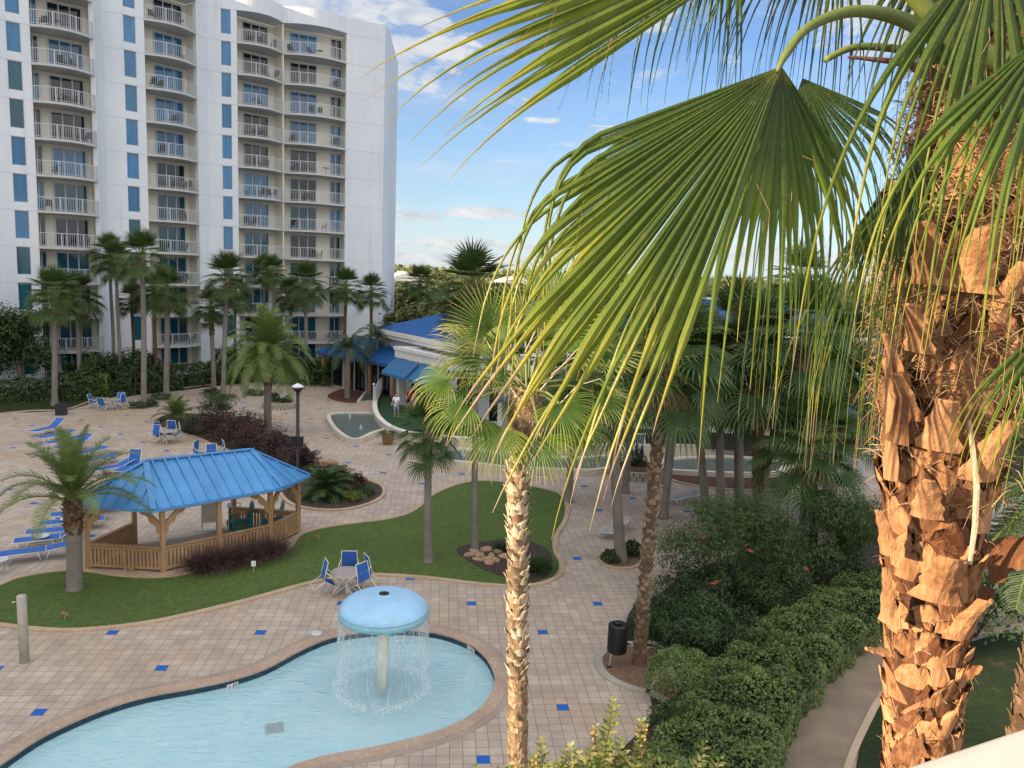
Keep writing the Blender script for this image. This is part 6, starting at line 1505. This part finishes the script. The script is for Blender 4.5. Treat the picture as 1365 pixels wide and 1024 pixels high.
for j in range(26000):
    Y = rg.uniform(300, 900); x = rg.uniform(-.35, .85) * Y; h = 11.0 + 3.5 * noise.noise(Vector((x * .02, Y * .02, 0))) + (Y - 300) * .003; z = rg.uniform(.3, 1) * h; s = Y * .0045 * rg.uniform(.6, 1.3)
    n1 = (Vector((rg.uniform(-1, 1), -1, rg.uniform(-.2, 1)))).normalized(); a = n1.orthogonal().normalized(); a = Matrix.Rotation(rg.uniform(0, 6), 3, n1) @ a; b = n1.cross(a); p = Vector((x, Y, z)); mb.add([p - a * s, p - b * s * .6, p + a * s, p + b * s * .6], [(0, 1, 2, 3)], 0, rg.uniform(0, 1))
o = mb.build('distant_wood', M['fargreen']); o['kind'] = 'stuff'
def house(label, px, Y, w_, d_, zt, zr_):
    c = GX(px, Y); t = thing('far_house', label, 'house', tuple(c), rz=.35); m_ = MB(); m_.box((0, 0, zt / 2), (w_, d_, zt)); m_.build('wall', M['stucco'], t, world=False)
    m_ = MB(); a = w_ / 2 + .5; b = d_ / 2 + .5; m_.add([(-a, -b, zt + .01), (a, -b, zt + .01), (a, b, zt + .01), (-a, b, zt + .01), (0, -b, zr_), (0, b, zr_)], [(0, 1, 4), (1, 2, 5, 4), (2, 3, 5), (3, 0, 4, 5), (0, 3, 2, 1)]); m_.build('roof', M['trim'], t, world=False)
    for x in (-w_ * .28, w_ * .05, w_ * .3):
        m_ = MB(); m_.box((x, -d_ / 2 - .02, zt * .72), (1.1, .1, 1.3)); m_.build('window', M['glass'][2], t, world=False)
house('distant white gabled house just right of the tower edge', 537, 175, 8, 8, 8.2, 10.2); house('distant grey white house between trees right of the tall slender palm', 684, 190, 9, 8, 8.4, 10.0)
# ------------------------------------------------------------------ the near fan palm in the middle of the picture
rg = random.Random(42); YP = 10.0
b = PY(690, 1024, YP); b2_ = PY(690, 640, YP); b = b2_ + (b - b2_) * (b2_.z / (b2_.z - b.z)); b = Vector((b.x, YP, 0)); bl_ = lambda z: Vector((b.x + (b2_.x - b.x) * z / b2_.z, YP, z)); topc = PY(703, 515, YP)
np_ = thing('fan_palm', 'near sunlit fan palm with criss-cross leaf bases, its foot below the bottom edge', 'palm tree', tuple(b))
cb = PY(690, 615, YP); tm = MB(); pts = [b, bl_(2.5), bl_(zat(b.x, b.y, 900)), cb, topc]; k_ = []
for a_, c_ in zip(pts, pts[1:]):
    for i in range(12): k_.append(a_.lerp(c_, i / 12))
k_.append(topc); zb_ = zat(b.x, b.y, 905)
rad_mid = lambda z: .150 if z < zb_ - .05 else .150
Lt = [0]
for i in range(1, len(k_)): Lt.append(Lt[-1] + (k_[i] - k_[i - 1]).length)
tm.tube(k_, [(.128 * (1 + .05 * math.sin(i * 2.3)) if p.z < zb_ else .118 + .03 * max(0, (p.z - cb.z))) for i, p in enumerate(k_)], 16, 0, .5)
boots(tm, k_, lambda s: .118, rg, 6, .085, .15, .16, .05, 1, zb_, topc.z - .1, 2, .35, 0, .01)
boots(tm, k_, lambda s: .125, rg, 9, .10, .11, .12, .012, 0, 2.0, zb_, 1, .6, 0, .006)
tm.build('trunk', [M['midbark'], M['boot2']], np_)
fb = MB()
for k in range(700):
    a = rg.uniform(0, 6.28); z = topc.z - .75 * rg.random() ** 1.0; p = Vector((topc.x + math.cos(a) * .17, topc.y + math.sin(a) * .17, z)); d = (Vector((math.cos(a), math.sin(a), rg.uniform(-.5, .7))) + rvec(rg) * .6).normalized(); L = rg.uniform(.05, .18)
    fb.tube([p, p + d * L * .5, p + d * L * .9 + DOWN * L * .4], [.003, .0025, .001], 3, 0, rg.random(), False)
fb.build('fibre_collar', M['fibre'], np_)
TG = [((655, 470), -.55, 128, .62, .2), ((700, 462), .1, 92, .60, .1), ((752, 470), .3, 62, .66, .1), ((640, 505), -.5, 158, .66, 1.2), ((628, 560), -.35, 200, .62, 1.9), ((668, 588), -.55, 248, .66, 2.1), ((720, 600), -.6, 275, .6, 2.2), ((770, 590), -.3, 318, .56, 1.9), ((790, 545), .2, 345, .66, 1.2), ((795, 500), .3, 18, .66, .7), ((600, 530), -.2, 196, .55, 2.0), ((735, 430), .5, 75, .7, .1), ((675, 520), -.7, 150, .6, 1.0), ((745, 560), -.7, 300, .62, 1.6)]
for i, (hp, dy_, ang, R, gv) in enumerate(TG):
    hp = (703 + (hp[0] - 703) * 1.02, 522 + (hp[1] - 545) * 1.1); R *= 1.05; H = PY(hp[0], hp[1], YP + dy_); an = R_(ang); ax = Vector((math.cos(an), dy_ * .5, math.sin(an))); m_ = MB(); d0 = (H - topc).normalized(); st = topc + Vector((d0.x * .1, d0.y * .1, -.05))
    p_ = stalk(m_, st, H, .022, .012, .14, 1, 5, .5, 6)
    nr_ = Vector((0, -.55, .8)) if gv > .5 else Vector((0, -1, .3))
    fan(m_, H, ax, nr_, R, 34, R_(98), gv * 1.1, rg, 8, .42, 0, .98, .15, .3, .15, .05)
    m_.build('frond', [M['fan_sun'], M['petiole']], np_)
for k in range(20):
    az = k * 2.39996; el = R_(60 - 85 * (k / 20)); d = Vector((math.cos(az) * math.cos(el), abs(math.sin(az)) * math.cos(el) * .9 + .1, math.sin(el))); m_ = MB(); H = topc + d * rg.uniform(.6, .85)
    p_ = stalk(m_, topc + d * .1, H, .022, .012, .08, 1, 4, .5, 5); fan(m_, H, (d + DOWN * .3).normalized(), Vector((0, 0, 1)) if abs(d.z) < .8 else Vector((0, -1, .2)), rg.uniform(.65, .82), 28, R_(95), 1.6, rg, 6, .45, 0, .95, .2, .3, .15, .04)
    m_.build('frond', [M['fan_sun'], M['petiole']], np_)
m_ = MB()
for px0, py0, px1, py1 in ((700, 515, 640, 440), (720, 520, 800, 440), (690, 530, 625, 470), (735, 500, 790, 470), (700, 470, 735, 400), (745, 540, 800, 505)):
    a_ = PY(px0, py0, YP - .5); c_ = PY(px1, py1, YP - .45); mid = (a_ + c_) / 2 + Vector((rg.uniform(-.1, .1), 0, rg.uniform(0, .12))); m_.tube([a_, mid, c_, c_ + Vector((rg.uniform(-.15, .15), 0, -.1))], [.009, .007, .005, .002], 5, 0, .9)
m_.build('flower_stalk', M['boot2'], np_)
# ------------------------------------------------------------------ the big palm by our balcony
YH = 3.5
hp = thing('fan_palm', 'huge fan palm close to the camera with orange peeling leaf bases and long hanging fronds', 'palm tree', (GX(1235, YH).x, YH, 0))
cl_ = [(1222, 1100), (1225, 1024), (1232, 900), (1238, 800), (1246, 700), (1252, 600), (1260, 500), (1272, 400), (1287, 300), (1302, 200), (1316, 100), (1325, 20), (1332, -60)]
kp = [PY(x, y, YH) for x, y in cl_]; base_ = Vector((kp[0].x - .02, YH, 0)); path = [base_, Vector((kp[0].x - .02, YH, 4)), Vector((kp[0].x, YH, 7))] + kp
wpx = {1100: 96, 1024: 100, 900: 108, 800: 120, 700: 132, 600: 156, 500: 172, 400: 178, 300: 182, 200: 176, 100: 160, 20: 140, -60: 120}
ks_ = sorted(wpx)
def rpx(z):
    tb = [(kp[i].z, wpx[cl_[i][1]] / 2 / F * YH) for i in range(len(kp))]
    if z <= tb[0][0]: return tb[0][1]
    for (z0, r0_), (z1, r1_) in zip(tb, tb[1:]):
        if z <= z1: return r0_ + (r1_ - r0_) * (z - z0) / (z1 - z0)
    return tb[-1][1]
dense = []
for a_, c_ in zip(path, path[1:]):
    n = max(2, int((c_ - a_).length / .12))
    for i in range(n): dense.append(a_.lerp(c_, i / n))
dense.append(path[-1]); SL = [0]
for i in range(1, len(dense)): SL.append(SL[-1] + (dense[i] - dense[i - 1]).length)
import bisect
def r_at(s):
    i = min(len(dense) - 1, bisect.bisect_left(SL, s)); return rpx(dense[i].z) * .84
tm = MB(); tm.tube(dense, [rpx(p.z) * .84 * (1 + .04 * math.sin(i * 1.9)) for i, p in enumerate(dense)], 28, 1, .35)
rg = random.Random(17); zlo = 7.9
boots(tm, dense, r_at, rg, 6, .12, .19, .12, .015, 0, 0.3, zlo, 1, .4, 0, .01)
zA = zat(kp[4].x, YH, 760)
boots(tm, dense, r_at, rg, 8, .10, .19, .21, .022, 0, zlo, zA, 4, .55, 0, .009, .55, 2.6)
boots(tm, dense, r_at, rg, 6, .115, .25, .30, .038, 0, zA - .05, zat(kp[7].x, YH, 330), 5, .5, .0, .011, .6, 2.4)
boots(tm, dense, r_at, rg, 6, .15, .20, .32, .06, 0, zat(kp[7].x, YH, 360), kp[-1].z - .1, 4, .5, .0, .012)
tm.build('trunk', [M['boot'], M['bootdark']], hp, True)
# standing bases and curled flaps that break the outline
def flap(px, py, dy_, L, w_, dirv, curl, t_=.5):
    bk = MB()
    p = PY(px, py, YH + dy_); d = Vector(dirv).normalized(); tw_ = math.sin(px * 1.7) * .35; c = Vector((kp[5].x, YH, 0)); out = Vector((p.x - c.x, p.y - c.y, 0)).normalized(); out = Vector((0, -.6, .8)) if abs(d.dot(out)) > .6 else out; side = d.cross(out).normalized(); o = len(bk.v); n = 7
    rws = []
    for j in range(n + 1):
        v = j / n; ww = w_ * (1 - .55 * v) * (1 + .15 * math.sin(j * 2.1 + px)); row_ = []
        for i in range(5):
            u = -1 + i / 2; row_.append(p + side * u * ww * .5 + out * ((1 - u * u) * w_ * .22) + (out * curl * v * v * L * .5 if j else Vector()))
        rws.append(row_); p = p + d * (L / n) * (1 + (.25 * math.sin(px + j) if j == n - 1 else 0))
    for j in range(n):
        for i in range(4): bk.add([rws[j][i], rws[j][i + 1], rws[j + 1][i + 1], rws[j + 1][i]], [(0, 1, 2, 3)], 0, t_ + .1 * math.sin(i + j))
    o = bk.build('leaf_base', M['boot'], hp); sm = o.modifiers.new('thick', 'SOLIDIFY'); sm.thickness = .012
for f_ in [(1205, 545, -.15, .34, .09, (-.25, -.1, 1), .5, .8), (1187, 640, -.15, .55, .075, (-.1, -.05, 1), .15, .9), (1195, 590, -.2, .3, .1, (.05, -.1, 1), .3, .4), (1305, 750, -.12, .20, .24, (.85, -.2, .35), .5, .25), (1296, 790, -.10, .09, .13, (.8, .1, -.1), .3, .1), (1185, 870, -.1, .13, .05, (-.9, -.2, .15), .2, .85), (1185, 740, -.2, .22, .09, (-.25, -.1, 1), .4, .8), (1183, 830, -.2, .26, .08, (-.1, -.1, 1), .3, .7), (1340, 560, -.1, .35, .1, (.12, -.1, 1), .3, .6), (1345, 480, -.1, .3, .12, (.2, -.1, 1), .4, .4), (1285, 900, -.15, .07, .06, (.7, -.2, .5), .4, .4), (1225, 470, -.25, .22, .13, (-.3, -.4, 1), .8, .7), (1250, 600, -.28, .24, .17, (-.1, -.3, 1), .5, .95), (1300, 640, -.26, .3, .18, (.1, -.3, 1), .4, .8), (1245, 800, -.24, .24, .2, (.0, -.3, 1), .4, .6), (1275, 850, -.22, .24, .16, (.1, -.3, 1), .4, .75), (1235, 690, -.26, .2, .14, (-.2, -.3, 1), .6, .9), (1212, 560, -.2, .22, .12, (-.3, -.2, 1), .7, .6), (1320, 430, -.25, .25, .16, (.1, -.3, 1), .6, .7), (1290, 390, -.3, .25, .2, (-.1, -.4, 1), .6, .65), (1240, 380, -.28, .25, .18, (-.3, -.4, 1), .6, .5)]: flap(*f_)
st = MB(); q = [PY(1300, 700, YH - .32), PY(1302, 650, YH - .34), PY(1297, 600, YH - .33), PY(1292, 560, YH - .31)]; q = [PY(1293, 752, YH - .3)] + q; st.tube(q, [.009, .012, .013, .011, .008], 7, 0, .9); st.build('cut_stalk', M['boot2'], hp)
fb = MB()
for k in range(4200):
    t = rg.random() ** .8; z = zat(kp[6].x, YH, 560) + t * (kp[-1].z - zat(kp[6].x, YH, 560)); i = min(range(len(dense)), key=lambda j: abs(dense[j].z - z)) if k % 8 == 0 or k == 0 else i
    c = dense[max(0, min(len(dense) - 1, i + rg.randint(-2, 2)))]; a = rg.uniform(PI * .85, 2 * PI * 1.08); r = rpx(c.z) * rg.uniform(.86, 1.06); p = Vector((c.x + math.cos(a) * r, c.y + math.sin(a) * r, c.z + rg.uniform(-.06, .06)))
    tg = Vector((-math.sin(a), math.cos(a), 0)); d = (tg * rg.choice([-1, 1]) * rg.uniform(.2, 1) + Vector((math.cos(a), math.sin(a), 0)) * rg.uniform(.0, .6) + Vector((0, 0, rg.uniform(-.6, .8)))).normalized(); L = rg.uniform(.05, .20)
    fb.tube([p, p + d * L * .5, p + d * L * .85 + DOWN * L * rg.uniform(.0, .5)], [.0028, .002, .0008], 3, 0, rg.random(), False)
for k in range(1500):
    i = rg.randrange(len(dense)); c = dense[i]
    if c.z < 8.0 or c.z > 10.4: continue
    a = rg.uniform(PI * .9, 2 * PI * 1.05); r = rpx(c.z) * rg.uniform(.9, 1.05); p = Vector((c.x + math.cos(a) * r, c.y + math.sin(a) * r, c.z + rg.uniform(-.06, .06))); d = (Vector((math.cos(a) * .4, math.sin(a) * .4, rg.uniform(-.3, 1))) + rvec(rg) * .8).normalized(); L = rg.uniform(.02, .08)
    fb.tube([p, p + d * L * .5, p + d * L * .9 + DOWN * L * .3], [.0022, .0016, .0006], 3, 0, rg.random(), False)
fb.build('fibre_collar', M['fibre'], hp)
def hero_leaf(H, Y, a0, a1, n, Lf, straight, grav, mat, seed, wmul=1.0, yk0=0.0, yk1=0.0, steps=16, fold=.28, tip=1.0, wave=.015, spl=.0, wmin=.0016, straightness=None, fringe=True, pw=.85):
    """a fan leaf seen nearly face on: angles are below the horizontal, turning from left to right"""
    rg = random.Random(seed); m_ = MB(True); Hp = PY(H[0], H[1], Y); da = R_(a1 - a0) / n
    for k in range(n):
        f = (k + .5) / n; a = R_(a0) + R_(a1 - a0) * f + rg.uniform(-.2, .2) * da; lf_ = Lf(f); L, sf = lf_[0], lf_[1]; gm_ = lf_[2] if len(lf_) > 2 else 1.0; L *= rg.uniform(.86, 1.08); yk = yk0 + (yk1 - yk0) * f + rg.uniform(-.02, .02) + (.018 if k % 2 else -.018)
        d = Vector((-math.cos(a), yk, -math.sin(a))).normalized(); sd_ = Vector((math.sin(a), 0, -math.cos(a))); nr_ = Vector((0, -1, .25))
        da_ = max(.022, abs(da)) * wmul; wmax = 2 * math.tan(da_ / 2) * sf
        def wf(u, s, sf=sf, L=L, wmax=wmax, da_=da_):
            if s <= sf: return 2 * math.tan(da_ / 2) * s + .004
            v = max(0.0, (s - sf) / (L - sf)); return max(wmin, wmax * (.52 + .48 * math.exp(-v * 5)) * max(0.0, 1 - v) ** pw)
        segment(m_, Hp, d, sd_, nr_, L, sf * rg.uniform(.8, 1.05), wf, grav * gm_ * rg.uniform(.6, 1.5), steps, 0, (rg.uniform(0, .06), tip * rg.uniform(.9, 1.05)), fold * (1 if k % 2 else .6), rg=rg, wave=wave)
        if fringe and rg.random() < .5:   # loose threads between the segments
            q = Hp + d * sf * rg.uniform(.7, 1); dd = (d + rvec(rg) * .5).normalized(); l_ = rg.uniform(.1, .35); m_.tube([q, q + dd * l_ * .5 + rvec(rg) * .03, q + dd * l_ * .8 + DOWN * l_ * .5], [.0013, .001, .0006], 3, 0, .93, False)
    return m_
def hbuild(mb, mat): return mb.build('frond', [M[mat], M['petiole']], hp)
def px_m(p, Y): return p / F * Y
# leaf 1: the big fan in the middle, three overlapping sweeps of one blade
Y1 = 2.75
def L1(f):
    if f < .14: return (px_m(560, Y1), px_m(270, Y1), 9.0)
    if f < .30: return (px_m(570, Y1), px_m(310, Y1), 6.5)
    if f < .48: return (px_m(rg.uniform(470, 590), Y1), px_m(360, Y1), 3.2)
    if f < .75: return (px_m(640, Y1), px_m(440, Y1), .6)
    return (px_m(640 - 70 * (f - .75) / .25, Y1), px_m(380, Y1), 1.0)
m_ = hero_leaf((1040, 90), Y1, 22, 72, 33, L1, .6, 1.0, 'hero', 1, 1.0, -.05, -.22, 24, .36, 1.0, .036, pw=.55)
pet = [PY(1300, 105, 3.35), PY(1262, 62, 3.2), PY(1205, 27, 3.02), PY(1140, 15, 2.9), PY(1080, 35, 2.8), PY(1048, 72, Y1), PY(1036, 96, Y1 - .01)]
fr_ = hbuild(m_, 'hero'); m_ = MB()
def smooth3(q, k=5):
    q = [Vector(p) for p in q]; out = []
    for i in range(len(q) - 1):
        p = [q[max(0, i - 1)], q[i], q[i + 1], q[min(len(q) - 1, i + 2)]]
        for j in range(k): t = j / k; out.append(.5 * (2 * p[1] + (p[2] - p[0]) * t + (2 * p[0] - 5 * p[1] + 4 * p[2] - p[3]) * t * t + (-p[0] + 3 * p[1] - 3 * p[2] + p[3]) * t ** 3))
    return out + [q[-1]]
def smr(r, k=5): return [r[i] + (r[i + 1] - r[i]) * j / k for i in range(len(r) - 1) for j in range(k)] + [r[-1]]
m_.tube(smooth3(pet), smr([.040, .034, .026, .020, .016, .014, .006]), 12, 0, .45); m_.build('leaf_stalk', M['petiole'], hp, True)
m_ = hero_leaf((1042, 90), Y1 + .04, 68, 134, 17, lambda f: (px_m(470 - 90 * f + 60 * math.sin(f * 23), Y1), px_m(190 - 50 * f, Y1)), .5, 3.0, 'hero', 2, 1.1, -.25, .25, 16, .3, .95); hbuild(m_, 'hero')
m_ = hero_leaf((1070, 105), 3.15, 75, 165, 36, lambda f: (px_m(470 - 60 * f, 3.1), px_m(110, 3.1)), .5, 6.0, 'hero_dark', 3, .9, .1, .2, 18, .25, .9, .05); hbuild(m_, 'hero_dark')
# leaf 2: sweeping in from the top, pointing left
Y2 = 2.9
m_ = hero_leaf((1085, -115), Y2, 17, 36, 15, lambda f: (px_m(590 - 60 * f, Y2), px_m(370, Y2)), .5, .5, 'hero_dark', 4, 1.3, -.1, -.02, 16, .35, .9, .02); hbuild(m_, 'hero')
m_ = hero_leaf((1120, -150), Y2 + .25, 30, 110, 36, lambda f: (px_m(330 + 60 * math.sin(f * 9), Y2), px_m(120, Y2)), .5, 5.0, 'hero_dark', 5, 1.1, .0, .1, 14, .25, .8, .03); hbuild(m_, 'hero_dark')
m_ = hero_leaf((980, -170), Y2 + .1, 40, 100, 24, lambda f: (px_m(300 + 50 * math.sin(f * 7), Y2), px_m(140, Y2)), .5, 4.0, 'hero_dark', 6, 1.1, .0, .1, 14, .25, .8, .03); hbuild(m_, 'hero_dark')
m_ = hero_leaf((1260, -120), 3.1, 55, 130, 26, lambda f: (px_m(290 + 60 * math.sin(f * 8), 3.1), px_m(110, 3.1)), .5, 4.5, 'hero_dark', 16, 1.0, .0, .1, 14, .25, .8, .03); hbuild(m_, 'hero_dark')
# leaf 3: hanging in front of the trunk from the upper right
Y4 = 2.6
m_ = hero_leaf((1400, 40), Y4, 40, 95, 16, lambda f: (px_m(490 - 110 * f + 50 * math.sin(f * 31), Y4), px_m(150 + 40 * math.sin(f * 13), Y4)), .5, 3.8, 'hero', 7, 1.0, -.05, -.1, 18, .32, 1.0, .02); hbuild(m_, 'hero')
m_ = hero_leaf((1330, -90), Y4 + .1, 52, 116, 16, lambda f: (px_m(540 + 110 * math.sin(f * 29), Y4), px_m(150 + 40 * math.sin(f * 17), Y4)), .5, 3.8, 'hero', 8, 1.15, -.05, -.05, 18, .32, .97, .02); hbuild(m_, 'hero')
# leaf 4: dense hanging tips on the left of the trunk
m_ = hero_leaf((1235, 200), 3.3, 52, 112, 22, lambda f: (px_m(470 - 90 * f, 3.2), px_m(110, 3.2)), .5, 3.6, 'hero', 9, 1.25, -.03, .12, 20, .28, 1.0, .055); hbuild(m_, 'hero')
m_ = hero_leaf((1190, 235), 3.6, 60, 120, 20, lambda f: (px_m(420 - 60 * f, 3.5), px_m(90, 3.5)), .5, 4.0, 'hero_dark', 10, 1.2, .05, .12, 16, .28, 1.0, .03); hbuild(m_, 'hero_dark')
m_ = hero_leaf((1410, 420), 3.0, 45, 80, 10, lambda f: (px_m(260, 3.0), px_m(110, 3.0)), .5, 3.6, 'hero', 11, .9, -.03, .0, 14, .28, 1.0, .03); hbuild(m_, 'hero')
# stalks joining the crown and a dead stub
for q, r_ in (([PY(1400, 110, 3.2), PY(1290, 62, 3.1), PY(1240, 20, 3.05), PY(1180, -60, 3.0)], [.045, .04, .034, .03]), ([PY(1262, 80, 3.3), PY(1200, 66, 3.2), PY(1140, 63, 3.15), PY(1100, 80, 3.12)], [.022, .016, .013, .012]), ([PY(1330, 130, 2.9), PY(1370, 60, 2.75), PY(1405, 40, 2.65)], [.035, .03, .025])):
    m_ = MB(); m_.tube(smooth3(q), smr(r_), 12, 0, .5); m_.build('leaf_stalk', M['petiole'], hp, True)
m_ = MB(); m_.tube([PY(1262, 112, 3.3), PY(1235, 92, 3.2), PY(1190, 82, 3.15), PY(1130, 76, 3.1)], [.026, .018, .012, .005], 7, 0, .4); m_.tube([PY(1235, 180, 3.3), PY(1222, 176, 3.25), PY(1210, 184, 3.2)], [.02, .013, .004], 6, 0, .4); m_.build('dead_stalk', M['deadstalk'], hp)
# ------------------------------------------------------------------ sunlit variegated shrub top at the bottom edge
rg = random.Random(30); YB = 7.0
sb = thing('variegated_shrub', 'sunlit yellow green shrub tips with pink blooms rising at the bottom edge', 'shrub', (GX(820, YB).x, YB, 0)); m_ = MB(); sm_ = MB(); fl_ = MB()
root = Vector((GX(820, YB).x, YB, 0)); sm_.tube([root, root + Vector((0, 0, 4.6))], [.09, .05], 8)
tips = [(722, 985), (712, 1010), (753, 1002), (760, 995), (795, 968), (818, 935), (812, 990), (835, 1005), (856, 962), (848, 1012), (780, 1015), (800, 1010), (865, 1025), (940, 990), (935, 1010), (905, 1020), (882, 1015), (730, 1020), (772, 1005), (828, 985), (743, 1018), (960, 1012), (788, 1000), (803, 1022), (838, 1022), (720, 1030), (868, 1008)]
for (px, py) in tips:
    Y = YB + rg.uniform(-.4, .4); e = PY(px, py, Y); s0_ = e + Vector((rg.uniform(-.12, .12) + (root.x - e.x) * .25, rg.uniform(-.1, .1), -.75)); sm_.tube([root + Vector((0, 0, 4.4)), s0_, e], [.02, .009, .002], 5)
    for k in range(52):
        t = 1 - (k / 52) * .95; q = s0_.lerp(e, t); ax = (e - s0_).normalized(); az = k * 2.4; x_ = ax.orthogonal().normalized(); x_ = Matrix.Rotation(az, 3, ax) @ x_; d = (x_ + ax * .5).normalized(); L = .085 * (.5 + .6 * (1 - t) ** .3 + .2) * rg.uniform(.8, 1.2); sd_ = d.cross(ax).normalized() * L * .28
        m_.add([q, q + d * L * .5 - sd_, q + d * L, q + d * L * .5 + sd_], [(0, 1, 2, 3)], 0, rg.uniform(.1, .85))
    if rg.random() < .3:
        for k in range(40): q = s0_.lerp(e, rg.uniform(.5, 1.0)) + rvec(rg) * .05; a = rvec(rg) * .015; b_ = a.orthogonal() * .8; m_.add([q - a, q - b_, q + a, q + b_], [(0, 1, 2, 3)], 0, 1.0)
for k in range(2600):
    q = Vector((root.x + rg.gauss(0, .42), YB + rg.gauss(0, .3), 0)); q.z = min(zat(q.x, q.y, 1000) - .05, 6.2) - abs(rg.gauss(0, .5)) - .1; nn = (Vector((0, 0, 1)) + rvec(rg)).normalized(); a = nn.orthogonal().normalized() * .03; b_ = nn.cross(a) * .5; m_.add([q - a, q - b_, q + a, q + b_], [(0, 1, 2, 3)], 0, rg.uniform(.0, .7))
m_.build('leaves', M['sunbush'], sb); sm_.build('stems', M['twig'], sb)

# the upper fronds of the big palm, above the picture
tp = kp[-1]; rg = random.Random(55)
for k in range(16):
    az = k * 2.39996; el = R_(80 - 60 * (k / 16)); d = Vector((math.cos(az) * math.cos(el), math.sin(az) * math.cos(el), math.sin(el))); m_ = MB(); H = tp + d * rg.uniform(.9, 1.2)
    stalk(m_, tp + d * .05 - Vector((0, 0, .1)), H, .03, .016, .12, 1, 5, .5, 6); fan(m_, H, (d + DOWN * .2).normalized(), Vector((0, 0, 1)) if abs(d.z) < .85 else Vector((math.cos(az), math.sin(az), 0)) * -1, rg.uniform(.9, 1.1), 30, R_(95), 1.3, rg, 7, .45, 0, .9, .15, .3, .12, .03)
    m_.build('frond', [M['hero_dark'], M['petiole']], hp)
